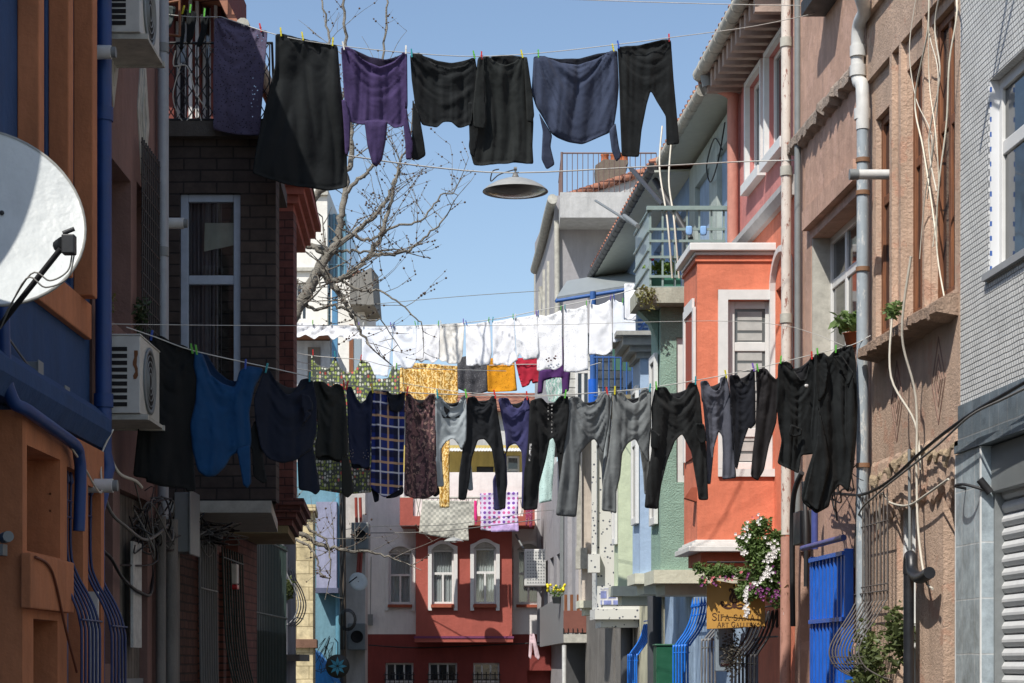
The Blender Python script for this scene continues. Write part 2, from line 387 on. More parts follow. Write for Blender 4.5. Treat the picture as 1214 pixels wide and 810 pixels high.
def layer(mb, poly, Y, off=0, puff=.012, double=True, A=.036, lam=.11, swag=.048, slam=.075, pins=(), h=.0115, sag=.12, crump=.008, seed=None, ztop=None, lean=0):
    """one ply of cloth: triangulated outline with irregular hanging, swagged and pinched folds"""
    if seed is None: CLOTH_SEED[0] += 1; seed = CLOTH_SEED[0]
    ph = np.random.RandomState(seed*13+5).rand(8)*40
    b = resample(poly, h)
    x0, z0 = b.min(0); x1, z1 = b.max(0)
    gx, gz = np.meshgrid(np.arange(x0, x1, h), np.arange(z0, z1, h*1.15)); g = np.stack([gx.ravel(), gz.ravel()], 1); g[1::2, 1] += h*.3
    g = g[inside(g, b)]
    if len(g): d = distb(g, b); g = g[d > h*.55]
    allp = np.concatenate([b, g]) if len(g) else b
    res = delaunay_2d_cdt([Vector(p) for p in allp], [(i, (i+1) % len(b)) for i in range(len(b))], [], 1, 1e-6)
    vs = np.array([tuple(v) for v in res[0]]); fs = [tuple(f) for f in res[2]]
    d = distb(vs, b); X, Z = vs[:,0], vs[:,1]; s = (z1 if ztop is None else ztop)-Z
    NO = lambda a_, b_, k: np.array([noise.noise(Vector((p, q, ph[k]))) for p, q in zip(a_, b_)])
    rid = lambda n_: 1-np.sqrt((n_*2.4)**2+.012)     # sharp crests, round valleys
    warp = NO(X*2, s*1.5, 0)*.35
    down = np.clip(.3+s/.5, 0, 1.1)
    f = A*down*(rid(NO(X/lam*.75+warp+s*.25, s*.75, 1))*.9+.5*rid(NO(X/lam*1.7+warp*2, s*1.3, 2))+.9*NO(X/lam*.4, s*.6, 3))
    pins = sorted(pins)
    for a, c in zip(pins[:-1], pins[1:]):
        if c-a < .08: continue
        t = np.clip((X-a)/(c-a), 0, 1); u = 4*t*(1-t); k = min(1.0, (c-a)/.25)
        q = s-sag*k*u*(1.0+s*1.2)
        f = f+swag*k*np.sqrt(u)*np.exp(-s/.30)*(rid(NO(q/slam*.8, t*1.3, 4))+.5*rid(NO(q/slam*1.9, t*2, 5)))
    for a in pins:                                   # pinches that fan out from each peg
        r = np.hypot(X-a, s+.02); th = np.arctan2(X-a, s+.02)
        f = f+.035*np.exp(-r/.2)*rid(NO(th*2.6, r*1.5, 6))*np.clip(r/.04, 0, 1)
    f = f+crump*(np.array([noise.fractal(Vector((x*6, z*5, ph[7])), 1., 2., 4) for x, z in zip(X, s)])+.3*rid(NO(X*5+Z*3, Z*6-X*2, 2)))
    f = f*np.clip(.45+d/.05, 0, 1)+lean*s
    isb = d < 1e-5
    p = puff*np.sqrt(np.clip(d/.05, 0, 1))
    v3 = [(x, Y+off+ff-pp, z) for x, z, ff, pp in zip(X, Z, f, p)]
    if not double: return mb.add(v3, fs, True)
    n = len(v3); idx = {}; back = []; 
    for i in range(n):
        if isb[i]: idx[i] = i
        else: idx[i] = n+len(back); back.append((X[i], Y+off+f[i]*.7+p[i], Z[i]))
    mb.add(v3+back, fs+[tuple(idx[i] for i in reversed(q)) for q in fs], True)
    return mb
PEGM = {}
def pegmat(c):
    cols = dict(yellow=(200,190,40), green=(90,170,60), red=(190,35,30), blue=(40,80,170), white=(215,215,210), purple=(110,80,170), teal=(40,140,150))
    return paint('peg_'+c, rgb(*cols[c]), .4)
def peg(px, py, Y, c, label, tilt=0.0, sc=1.0):
    if c not in PEGM:
        a = MB()
        for s in (-1, 1):
            a.prism([(s*.001, -.038), (s*.007, -.036), (s*.009, -.01), (s*.011, .034), (s*.006, .036), (s*.003, 0)], -.006, .006, lambda u, w, z: (w, u, z))
        a.tube([(-.008, -.009, .0), (.008, -.009, 0), (.008, .009, 0), (-.008, .009, 0), (-.008, -.009, .0)], .0018, 5)
        o = a.build('clothes_peg', pegmat(c), origin=(0, 0, 0)); PEGM[c] = o
    else:
        o = PEGM[c].copy(); COL.objects.link(o)
    o.location = P(px, py, Y); o.rotation_euler = (0, tilt, 0); WO[o] = Vector(o.location); o.scale = (sc, sc, sc)
    tag(o, label, 'clothes peg', 'clothes pegs on the washing lines')
    return o
shaded_ply = cloth_mat('fabric_shaded_inside', rgb(38,39,42), .1)  # shade inside the waists put in as a dark cloth colour
SLOPE = {G1: .00382, G2: .00506, G3: -.0043} if False else {}
def garment(name, label, cat, Y, mats, layers, pins, group=None, pegs=(), origin=None, nick=None, **kw):
    """one hung garment = one mesh. layers: (crop, polygon, options)"""
    sl = SLOPE.get(group, 0.); pxc = sum(p[0] for p in pins)/len(pins); YF = lambda q: Y+sl*(q-pxc)
    mb = MB(); px = [XX(p[0], YF(p[0])) for p in pins]; mi = []; CLOTH_SEED[0] += 1; sd = CLOTH_SEED[0]; zt = ZZ(min(p[1] for L in layers for p in T(L[0], L[1])), Y)
    if group == G2 and len(pins) == 2 and pins[1][0]-pins[0][0] > 12 and not any(len(L) == 3 and L[2].get('off', 0) >= .03 and L[2].get('m') for L in layers):
        (ax, ay), (bx, by) = pins; pp0 = T(layers[0][0], layers[0][1]); cxm = (ax+bx)/2; ys = []
        for (x0, y0), (x1, y1) in zip(pp0, pp0[1:]+pp0[:1]):
            if (x0-cxm)*(x1-cxm) <= 0 and x0 != x1: ys.append(y0+(y1-y0)*(cxm-x0)/(x1-x0))
        sg = min(ys)-(ay+by)/2 if ys else 0
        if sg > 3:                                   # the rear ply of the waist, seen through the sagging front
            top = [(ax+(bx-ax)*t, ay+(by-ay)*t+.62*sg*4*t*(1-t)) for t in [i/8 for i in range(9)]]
            mats = list(mats)+[shaded_ply]; layers = [('O', top+[(bx-1, by+sg*1.5+5), (cxm, max(ay, by)+sg*1.5+6), (ax+1, ay+sg*1.5+5)], dict(m=len(mats)-1, off=.04, swag=.01, A=.01))]+list(layers)
    for L in layers:
        k, poly, o = L if len(L) == 3 else (*L, {})
        opt = dict(kw); opt.update(o); m = opt.pop('m', 0); opt.pop('pin', True)
        if o.get('pin') is False and 'off' not in o: opt['off'] = -.012
        pp = [(XX(x, YF(x)), ZZ(y, YF(x))) for x, y in T(k, poly)]
        n0 = len(mb.f); opt.setdefault('seed', sd); opt.setdefault('ztop', zt); layer(mb, pp, Y, pins=px, **opt); mi += [m]*(len(mb.f)-n0)
    if sl: xc = XX(pxc, Y); kk = (YF(pxc+20)-YF(pxc-20))/(XX(pxc+20, YF(pxc+20))-XX(pxc-20, YF(pxc-20))); mb.v = [(x, y+kk*(x-xc), z) for x, y, z in mb.v]
    ob = mb.build(name, mats, recalc=False, origin=(XX(sum(p[0] for p in pins)/len(pins), Y), Y, ZZ(pins[0][1], Y)))
    ob.data.polygons.foreach_set('material_index', mi)
    if any(o.get('double', kw.get('double', True)) is False for o in [(L[2] if len(L) == 3 else {}) for L in layers]):
        md = ob.modifiers.new('solid', 'SOLIDIFY'); md.thickness = .0025
    tag(ob, label, cat, group)
    for i, (p, c) in enumerate(zip(pins, pegs)):
        if not c: continue
        pos = ['left', 'right'] if len(pins) == 2 else ['left', 'middle', 'right'] if len(pins) == 3 else ['left', 'second', 'third', 'right']
        peg(p[0], p[1]-2, YF(p[0])-.004, c, f'{c} peg at the {pos[i]} end of the {nick or label}' if len(pins) > 1 else f'{c} clothes peg on the {nick or label}', random.uniform(-.25, .25))
    return ob
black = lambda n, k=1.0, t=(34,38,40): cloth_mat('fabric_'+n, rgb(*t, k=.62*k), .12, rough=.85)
G1 = 'clothes on the high washing line'
G2 = 'clothes on the long lower washing line'
G3 = 'white laundry on the back line'
SLOPE.update({G1: .00382, G2: .00506, G3: -.0043})
# ---- high line
def Y1(px): return 16.6+(px-300)/680*2.6
fb = black('black_crepe'); fbk = black('black_deep', .6)  # deeper black: shade put into the inner plies, also the paisley hem piece
garment('maxi_skirt', 'long flared black skirt hanging leftmost on the high line, beside the dark balcony', 'skirt', Y1(355), [fb],
    [('A', [(122,135),(145,132),(200,145),(260,158),(330,170),(372,182),(385,340),(408,500),(410,745),(330,762),(240,748),(160,735),(90,712),(28,690),(45,580),(85,400),(120,260)], dict(A=.06, lam=.2, swag=.01, puff=.03, crump=.004))],
    T('A', [(145,135),(232,152),(353,174)]), G1, ('yellow', 'yellow', 'yellow'), nick='long black skirt')
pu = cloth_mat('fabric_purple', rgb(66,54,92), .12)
pud = cloth_mat('fabric_purple_lining', rgb(34,28,48), .12)  # purple darkened to stand for the shade inside the neck
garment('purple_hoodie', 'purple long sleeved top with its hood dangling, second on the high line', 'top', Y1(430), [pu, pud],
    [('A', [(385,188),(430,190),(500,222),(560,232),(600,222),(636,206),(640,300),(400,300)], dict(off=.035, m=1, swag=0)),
     ('A', [(385,190),(400,184),(430,192),(470,235),(540,268),(600,242),(636,206),(650,215),(652,420),(640,500),(600,512),(570,490),(530,486),(480,500),(420,488),(400,430)], {}),
     ('A', [(388,400),(405,400),(425,480),(420,600),(412,626),(402,618),(396,500)], dict(pin=False, A=.006)),
     ('A', [(645,400),(658,500),(675,580),(668,640),(645,640),(643,580),(635,500)], dict(pin=False, A=.006)),
     ('A', [(478,480),(530,480),(572,480),(565,560),(550,640),(527,668),(510,655),(490,580)], dict(pin=False, off=.01, puff=.035, A=.014, lam=.07))],
    T('A', [(395,190),(645,206)]), G1, ('white', 'white'), sag=.16, nick='purple hooded top')
bk2 = black('black_jersey')
garment('long_sleeved_shirt', 'cropped black long sleeved shirt hanging by its hem, third on the high line', 'shirt', Y1(525), [bk2, fbk],
    [('O', [(486,65),(498,63),(518,70),(535,73),(550,70),(563,66),(562,90),(490,90)], dict(off=.035, m=1, swag=0)),
     ('O', [(486,65),(497,62),(513,74),(533,80),(550,77),(563,67),(567,90),(562,130),(559,147),(543,152),(535,144),(525,144),(518,151),(500,148),(492,125),(488,95)], {}),
     ('O', [(489,118),(497,135),(503,170),(505,185),(495,191),(487,188),(489,150)], dict(pin=False, A=.006)),
     ('O', [(555,118),(565,125),(569,150),(562,187),(557,182),(556,150)], dict(pin=False, A=.006, off=.02))],
    [(488,65),(562,67)], G1, ('teal', 'green'), nick='cropped black shirt')
bk3 = black('charcoal_satin', 1.2, (38,42,42))
garment('long_dress', 'long straight black dress with loose sleeves, fourth on the high line above the street lamp', 'dress', Y1(595), [bk3, fbk],
    [('B', [(130,213),(170,207),(230,208),(258,214),(240,270),(140,270)], dict(off=.03, m=1, swag=0)),
     ('B', [(85,220),(130,214),(150,235),(190,250),(225,238),(250,215),(275,222),(292,360),(300,470),(296,560),(300,630),(230,625),(160,628),(105,634),(70,634),(50,560),(60,470),(70,380)], dict(swag=.01, A=.045, lam=.13)),
     ('B', [(88,222),(110,222),(112,350),(120,470),(108,500),(70,492),(66,420)], dict(pin=False, off=-.03, A=.008, lam=.07)),
     ('B', [(262,222),(275,222),(295,360),(303,450),(292,475),(274,470)], dict(pin=False, off=-.03, A=.006))],
    T('B', [(100,220),(255,214)]), G1, ('red', 'yellow'), nick='long black dress')
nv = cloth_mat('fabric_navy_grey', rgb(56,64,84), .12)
nvd = cloth_mat('fabric_navy_dark', rgb(24,28,38), .12)  # darker navy: shade put into rear plies, also dark plaid shirt pieces
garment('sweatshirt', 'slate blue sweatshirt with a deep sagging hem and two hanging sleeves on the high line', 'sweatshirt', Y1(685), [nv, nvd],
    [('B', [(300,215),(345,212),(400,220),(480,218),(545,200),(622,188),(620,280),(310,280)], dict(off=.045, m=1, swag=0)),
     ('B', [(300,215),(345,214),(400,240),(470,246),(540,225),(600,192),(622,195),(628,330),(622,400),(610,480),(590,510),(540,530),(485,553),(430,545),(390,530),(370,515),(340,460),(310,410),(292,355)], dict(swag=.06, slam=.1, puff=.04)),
     ('B', [(320,430),(372,515),(365,560),(382,630),(350,650),(330,610),(335,500)], dict(pin=False, A=.01, lam=.06, off=.02)),
     ('B', [(590,500),(615,470),(628,560),(638,600),(618,622),(600,580)], dict(pin=False, A=.01, lam=.06, off=.01))],
    T('B', [(318,213),(605,190)]), G1, ('green', 'yellow'), sag=.3, nick='slate blue sweatshirt')
garment('leggings', 'plain black leggings pegged by the waist, rightmost on the high line', 'leggings', Y1(765), [bk2],
    [('B', [(622,178),(700,172),(760,158),(810,148),(828,155),(838,300),(850,430),(860,553),(810,556),(808,445),(780,400),(750,348),(735,400),(715,500),(705,603),(638,600),(632,450),(628,300)], dict(A=.025, swag=.03))],
    T('B', [(625,178),(820,152)]), G1, ('blue', 'red'), nick='black leggings')
# ---- long lower line
def Y2(px): return 14.2+(px-160)/870*4.4
navy = cloth_mat('fabric_midnight', rgb(26,32,46), .12)
garment('overcoat', 'long black coat hanging leftmost on the lower line, beside the rusty air conditioner', 'coat', Y2(205), [black('black_wool', .55)],
    [('K', [(90,70),(150,62),(200,95),(260,110),(300,150),(310,250),(300,420),(290,560),(300,745),(258,745),(255,730),(150,725),(85,705),(85,690),(25,680),(50,450),(110,440),(115,120)], dict(A=.06, lam=.12, puff=.03))],
    T('K', [(110,72),(285,130)]), G2, ('blue', 'green'), nick='leftmost black coat')
bl = cloth_mat('fabric_petrol_blue', rgb(18,60,100), .15); bld = cloth_mat('fabric_petrol_shaded', rgb(8,34,62), .15)  # second petrol blue is darkened for the shade inside the jacket
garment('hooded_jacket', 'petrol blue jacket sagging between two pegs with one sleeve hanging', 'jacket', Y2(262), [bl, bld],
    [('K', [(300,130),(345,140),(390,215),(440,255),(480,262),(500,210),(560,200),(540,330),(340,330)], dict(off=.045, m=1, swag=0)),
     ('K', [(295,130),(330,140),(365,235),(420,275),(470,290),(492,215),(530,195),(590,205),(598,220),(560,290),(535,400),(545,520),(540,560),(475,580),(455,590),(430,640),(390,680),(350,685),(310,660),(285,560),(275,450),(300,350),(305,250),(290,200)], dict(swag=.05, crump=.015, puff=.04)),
     ('K', [(480,560),(540,540),(546,710),(530,735),(510,720),(500,660)], dict(pin=False, A=.008))],
    T('K', [(305,135),(520,198)]), G2, ('green', 'blue'), sag=.25, nick='petrol blue jacket')
garment('zip_jacket', 'navy black jacket with one sleeve reaching down, between the blue jacket and the charcoal shirt', 'jacket', Y2(338), [navy, black('black_wool', .55)],
    [('K', [(600,215),(625,215),(660,280),(700,325),(730,310),(760,255),(790,250),(815,265),(830,350),(830,480),(810,560),(742,610),(680,625),(620,605),(585,560),(560,430),(555,340)], dict(swag=.055)),
     ('K', [(742,560),(812,540),(845,740),(825,762),(800,745),(750,740)], dict(pin=False, off=.02)),
     ('K', [(510,530),(560,430),(590,560),(600,640),(612,700),(595,712),(550,680),(545,560)], dict(pin=False, m=1, off=.02)),
     ('K', [(765,320),(800,330),(818,370),(815,400),(790,395),(812,410),(790,440),(768,470),(778,410),(765,370)], dict(pin=False, off=-.05, A=.004, crump=.02))],
    T('K', [(612,215),(800,254)]), G2, ('teal', 'teal'), nick='navy black jacket')
ch = black('charcoal_jersey', 1.15, (44,46,44))
garment('turtleneck_shirt', 'charcoal shirt hanging upside down in front of the green dotted dress, one sleeve trailing', 'shirt', Y2(390), [ch, fbk],
    [('E', [(140,140),(200,145),(230,175),(265,150),(300,170),(315,250),(325,400),(325,540),(290,572),(250,560),(220,540),(190,540),(155,560),(150,500),(165,400),(150,250)], dict(swag=.06)),
     ('E', [(290,540),(325,530),(345,620),(355,740),(325,770),(295,745)], dict(pin=False, A=.012, lam=.06)),
     ('E', [(165,520),(290,520),(285,578),(220,560),(160,565)], dict(pin=False, m=1, off=.03))],
    T('E', [(148,142),(305,172)]), G2, ('', 'red'), sag=.22, nick='charcoal shirt')
ny = cloth_mat('fabric_navy', rgb(32,38,60), .12)
garment('embroidered_top', 'navy top with small pale flowers near its neckline, left of the plaid shirt', 'top', Y2(426), [ny, nvd, cloth_mat('fabric_flowers', rgb(170,165,170), .1)],
    [('E', [(315,175),(345,170),(370,230),(395,265),(420,240),(440,195),(460,190),(455,300),(448,450),(442,600),(410,610),(380,585),(350,590),(335,560),(325,400),(320,250)], dict(swag=.06)),
     ('E', [(340,560),(440,560),(438,618),(400,605),(345,610)], dict(pin=False, m=1, off=.03))]+
     [('E', [(x-4,y),(x,y-5),(x+4,y),(x,y+5)], dict(pin=False, m=2, off=-.055, A=0, crump=0, puff=.004, h=.01)) for x, y in ((342,520),(355,515),(350,535),(342,548),(358,530),(430,515),(412,530),(420,545),(436,530),(428,560),(412,555),(438,550),(355,550))],
    T('E', [(322,175),(455,192)]), G2, ('red', 'yellow'), sag=.2, nick='flower trimmed navy top')
pl = cloth_mat('fabric_plaid', rgb(34,48,112), .08, 'plaid', rgb(196,158,120), rgb(205,205,215))
garment('plaid_shirt', 'blue plaid flannel shirt with tan and white lines pegged by the hem', 'shirt', Y2(461), [pl, nvd],
    [('E', [(460,190),(500,195),(530,190),(548,250),(560,300),(600,280),(630,210),(628,400),(622,560),(620,710),(560,745),(520,765),(480,740),(440,705),(450,560),(450,400),(455,250)], dict(A=.05, lam=.09)),
     ('E', [(530,190),(560,215),(600,212),(632,195),(625,280),(600,310),(550,305)], dict(m=1, off=-.01, crump=.03, pin=False)),
     ('E', [(445,710),(490,715),(490,780),(465,790),(455,745)], dict(m=1, pin=False, off=.03)),
     ('E', [(560,725),(622,700),(622,745),(570,765),(520,768)], dict(m=1, pin=False, off=.03))],
    T('E', [(470,190),(618,205)]), G2, ('', ''), nick='plaid shirt')
ps = cloth_mat('fabric_paisley', rgb(112,82,84), .12, 'swirl', rgb(66,52,56), rgb(150,122,112))
garment('paisley_dress', 'brown paisley print dress falling in deep folds between the plaid shirt and pale leggings', 'dress', Y2(500), [ps, fbk],
    [('E', [(635,205),(660,210),(690,250),(720,262),(745,225),(770,205),(795,215),(795,400),(800,600),(805,740),(740,775),(660,765),(625,750),(630,500),(632,300)], dict(A=.05, lam=.09, swag=.06)),
     ('E', [(770,700),(812,705),(818,745),(790,765),(765,740)], dict(m=1, pin=False, off=-.02))],
    T('E', [(643,205),(785,212)]), G2, ('red', ''), sag=.2, nick='paisley dress')
lg = cloth_mat('fabric_light_grey', rgb(150,158,162), .08)
garment('grey_leggings', 'pale grey leggings on the lower line, left of the black jogging trousers', 'leggings', Y2(535), [lg],
    [('G', [(65,115),(90,118),(115,150),(140,172),(170,165),(190,120),(215,115),(217,250),(215,330),(190,385),(175,350),(150,320),(120,335),(95,370),(100,480),(108,555),(68,555),(65,400)], dict(swag=.055)),
     ('G', [(185,330),(222,330),(240,470),(247,570),(222,572),(210,470)], dict(pin=False, off=.04))],
    T('G', [(75,118),(212,116)]), G2, ('teal', 'green'), nick='pale grey leggings')
garment('jogging_trousers', 'black jogging trousers with cuffed ankles, left of the indigo trousers', 'trousers', Y2(573), [black('black_sweat', 1, (38,41,46))],
    [('G', [(218,125),(255,118),(280,150),(310,155),(335,118),(355,118),(365,200),(385,320),(405,450),(405,590),(402,660),(375,662),(365,600),(345,430),(335,370),(300,325),(270,330),(240,420),(230,520),(212,620),(175,618),(178,500),(195,380),(210,250)], {})],
    T('G', [(225,124),(350,119)]), G2, ('', 'red'), nick='cuffed black trousers')
ind = cloth_mat('fabric_indigo', rgb(58,58,96), .12)
garment('indigo_trousers', 'dusty indigo trousers partly behind the black jogging trousers', 'trousers', Y2(608)+.05, [ind],
    [('G', [(365,130),(415,125),(435,165),(460,180),(480,165),(495,125),(515,128),(525,200),(525,350),(520,500),(540,650),(560,660),(478,662),(482,500),(480,385),(450,345),(420,360),(405,400),(400,300)], dict(swag=.06)),
     ('G', [(340,520),(405,380),(412,540),(390,665),(345,668)], dict(pin=False, off=.03))],
    T('G', [(378,128),(505,126)]), G2, ('', 'red'), nick='indigo trousers')
trk = black('black_track', 1., (34,36,38))
g = garment('tracksuit_trousers', 'black tracksuit trousers with white dashed drawcords, right of the indigo trousers', 'trousers', Y2(648), [trk, cloth_mat('cord_white', rgb(200,200,200)), black('black_hem', .6)],
    [('G', [(520,140),(575,125),(600,150),(620,165),(640,145),(660,118),(705,120),(708,200),(695,300),(670,410),(645,360),(630,320),(615,330),(595,430),(565,540),(555,665),(485,668),(490,500),(510,350),(515,240)], dict(crump=.014)),
     ('G', [(648,330),(700,250),(702,420),(692,600),(668,600),(660,430)], dict(pin=False, off=.32)),
     ('G', [(518,350),(528,350),(522,435),(513,435)], dict(pin=False, m=1, off=-.045, A=0, crump=0, puff=.003, h=.012))]+
     [('G', [(x,y),(x+6,y),(x+6,y+9),(x,y+9)], dict(pin=False, m=1, off=-.05, A=0, crump=0, puff=.004, h=.008)) for x, y0, n in ((604,155,5),(621,165,8)) for y in range(y0, y0+n*18, 18)],
    T('G', [(548,132),(690,118)]), G2, ('', 'green'), nick='tracksuit trousers')
gs = cloth_mat('fabric_sweat_grey', rgb(98,102,104), .12)
garment('wide_sweatpants', 'mid grey wide legged sweatpants, left of the other grey pair', 'sweatpants', Y2(698), [gs],
    [('D', [(245,140),(300,130),(325,165),(355,185),(385,170),(410,115),(455,118),(470,150),(460,280),(430,440),(400,390),(380,360),(350,385),(305,440),(300,600),(285,780),(175,770),(190,620),(215,450),(235,250)], dict(swag=.065, puff=.03)),
     ('D', [(398,375),(465,300),(480,450),(470,640),(442,640),(425,480)], dict(pin=False, off=.32))],
    T('D', [(262,138),(448,117)]), G2, ('', 'red'), sag=.16, nick='wide grey sweatpants')
garment('cuffed_sweatpants', 'grey sweatpants with a cuffed leg, left of the black cargo trousers', 'sweatpants', Y2(748), [cloth_mat('fabric_sweat_grey2', rgb(108,112,113), .12)],
    [('D', [(480,115),(530,105),(560,150),(590,172),(615,160),(630,95),(660,90),(685,105),(685,300),(668,490),(640,440),(600,360),(560,385),(530,440),(520,560),(500,640),(500,760),(470,750),(420,745),(425,600),(455,450),(475,280)], dict(swag=.05, puff=.03)),
     ('D', [(635,380),(685,300),(692,480),(690,640),(662,640),(655,520)], dict(pin=False, off=.34))],
    T('D', [(490,112),(678,98)]), G2, ('yellow', 'teal'), nick='cuffed grey sweatpants')
garment('long_undershirt', 'narrow white leg of pale leggings showing between the two grey sweatpants', 'leggings', Y2(722)+.25, [lg],
    [('D', [(452,118),(478,118),(472,260),(462,400),(440,600),(425,640),(420,560),(435,400),(455,250)], {})],
    T('D', [(455,120),(476,120)]), G2, ('', ''), nick='white leg')
garment('cargo_trousers', 'black cargo trousers with thigh pockets and ankle cuffs, in front of the green wall', 'trousers', Y2(802), [black('black_cargo', 1.1, (40,42,43)), black('black_pocket', .8)],
    [('C', [(62,218),(110,215),(135,250),(165,268),(190,245),(210,198),(240,195),(258,250),(270,380),(285,460),(290,600),(295,710),(252,710),(245,650),(220,500),(180,420),(150,450),(115,540),(90,640),(75,750),(15,745),(25,620),(45,500),(48,400),(45,300)], dict(swag=.06, puff=.03)),
     ('C', [(42,400),(82,430),(75,495),(40,485)], dict(pin=False, m=1, off=-.05, h=.012)),
     ('C', [(235,375),(275,380),(285,455),(262,468),(240,440)], dict(pin=False, m=1, off=-.05, h=.012))],
    T('C', [(66,218),(238,196)]), G2, ('green', 'teal'), nick='black cargo trousers')
garment('thin_grey_trousers', 'thin slate grey trousers overlapping the black cargo trousers, in front of the orange bay', 'trousers', Y2(852)+.04, [cloth_mat('fabric_slate', rgb(78,80,90), .12)],
    [('C', [(258,190),(290,185),(312,225),(330,235),(345,215),(345,175),(375,165),(390,250),(400,400),(416,615),(355,620),(358,500),(355,430),(340,410),(320,480),(305,640),(290,640),(285,450),(275,330)], dict(swag=.045))],
    T('C', [(262,190),(370,168)]), G2, ('', 'yellow'), nick='thin grey trousers')
garment('midnight_leggings', 'midnight blue leggings right of the thin grey trousers', 'leggings', Y2(882), [black('midnight_jersey', 1.0, (30,33,42))],
    [('C', [(385,165),(425,160),(445,195),(468,208),(478,160),(482,137),(497,135),(500,250),(500,380),(480,400),(470,395),(450,450),(420,580),(410,560),(400,400),(390,250)], dict(swag=.055))],
    T('C', [(392,165),(490,138)]), G2, ('', 'purple'), nick='midnight leggings')
garment('black_trousers', 'black trousers with a twisted dark hem, left of the v shaped black tunic', 'trousers', Y2(908)-.04, [black('black_twill', 1.2, (42,40,42))],
    [('C', [(500,140),(545,132),(570,165),(590,182),(600,170),(602,240),(592,370),(560,470),(538,580),(510,628),(478,605),(488,500),(500,400),(505,250)], {}) ],
    T('C', [(508,140),(555,135)]), G2, ('green', ''), nick='twisted black trousers')
garment('tunic', 'black tunic with a tiny white collar tag and a wide slanting hem', 'tunic', Y2(942), [black('black_tunic', .85), cloth_mat('white_tag', rgb(210,210,210))],
    [('C', [(598,115),(625,100),(655,108),(680,160),(700,185),(720,180),(740,85),(757,85),(765,250),(755,400),(752,510),(700,515),(690,595),(595,550),(615,450),(600,370),(592,300)], dict(A=.04)),
     ('C', [(650,380),(700,400),(700,430),(655,440),(640,420)], dict(pin=False, off=-.05, crump=.02)),
     ('C', [(710,208),(728,208),(726,222),(712,222)], dict(pin=False, m=1, off=-.06, A=0, crump=0, puff=.003, h=.01))],
    T('C', [(610,105),(745,86)]), G2, ('green', 'red'), nick='black tunic')
garment('trench_coat', 'long black trench coat with a pointed collar, rightmost on the lower line by the drainpipe', 'coat', Y2(985), [black('black_trench', .95), black('black_shirt', 1.0)],
    [('C', [(755,75),(800,65),(820,85),(840,60),(900,30),(925,35),(940,100),(945,300),(940,450),(930,560),(905,680),(870,640),(830,690),(820,740),(765,770),(705,720),(700,690),(720,600),(750,510),(740,400),(755,250)], dict(A=.06, lam=.12, puff=.03)),
     ('C', [(760,80),(800,66),(815,150),(800,250),(770,290),(755,200)], dict(pin=False, off=-.05, m=1)),
     ('C', [(835,85),(870,80),(925,160),(900,220),(870,130)], dict(pin=False, off=-.06, m=1)),
     ('C', [(770,300),(805,450),(820,560),(770,760),(705,715),(735,600),(765,450)], dict(pin=False, off=-.05)),
     ('C', [(890,190),(925,170),(935,400),(910,560),(885,420)], dict(pin=False, off=-.055))],
    T('C', [(770,72),(850,58),(915,34)]), G2, ('green', 'green', ''), nick='black trench coat')
# ---- patterned pieces behind
dt = cloth_mat('fabric_green_dots', rgb(84,92,86), .1, 'dots', rgb(150,168,92), rgb(205,210,196))
garment('dotted_dress', 'dark dress printed with green, white and pink ovals, hanging behind the charcoal shirt', 'dress', 25.0, [dt],
    [('O', [(369,420),(374,430),(382,436),(390,437),(397,422),(403,436),(411,443),(420,440),(428,426),(438,430),(446,450),(460,448),(465,434),(474,438),(474,470),(455,520),(440,584),(410,586),(373,580),(369,480)], dict(double=False, A=.02, h=.022))],
    [(371,420),(397,422),(428,426),(470,436)], 'patterned cloths between the lines', ('red', 'teal', 'red', 'green'), nick='oval print dress')
gd = cloth_mat('fabric_gold', rgb(186,140,62), .1, 'swirl', rgb(235,205,140), rgb(130,85,30))
garment('gold_curtain', 'gold patterned curtain bunched below the white vests', 'curtain', 32.0, [gd],
    [('O', [(474,436),(490,430),(520,432),(545,434),(543,470),(533,520),(533,602),(521,602),(519,520),(495,486),(474,470)], dict(double=False, A=.03, lam=.16, h=.03))],
    [(476,434),(510,432),(543,433)], 'patterned cloths between the lines')
garment('grey_shawl', 'dark grey mottled shawl between the gold curtain and the mustard cloth', 'shawl', 31.9, [cloth_mat('fabric_grey_mottle', rgb(70,70,74), .2, 'speck', rgb(110,110,112))],
    [('I', [(10,430),(60,415),(120,440),(190,440),(192,630),(150,640),(100,645),(12,610)], dict(double=False, h=.03))], T('I', [(20,430),(185,440)]), 'patterned cloths between the lines')
garment('mustard_cloth', 'mustard yellow cloth left of the red garment', 'cloth', 31.9, [cloth_mat('fabric_mustard', rgb(212,145,32), .1, 'speck', rgb(170,105,20))],
    [('I', [(190,430),(350,420),(362,540),(370,625),(190,632)], dict(double=False, h=.03))], T('I', [(195,430),(345,425)]), 'patterned cloths between the lines')
garment('red_shorts', 'crimson red shorts between the mustard cloth and the purple shirt', 'shorts', 31.9, [cloth_mat('fabric_crimson', rgb(168,40,58), .12)],
    [('I', [(355,430),(500,415),(512,570),(462,582),(455,560),(440,590),(400,605),(380,540)], dict(h=.03, swag=.03))], T('I', [(362,430),(495,420)]), 'patterned cloths between the lines')
garment('purple_shirt', 'dark purple shirt spread below the white pillowcases', 'shirt', 31.85, [cloth_mat('fabric_plum', rgb(74,42,92), .12)],
    [('I', [(500,500),(600,490),(635,300),(645,300),(655,500),(690,510),(680,625),(640,645),(636,545),(590,545),(530,565),(522,640),(490,645)], dict(h=.03))], T('I', [(510,500),(680,508)]), 'patterned cloths between the lines')
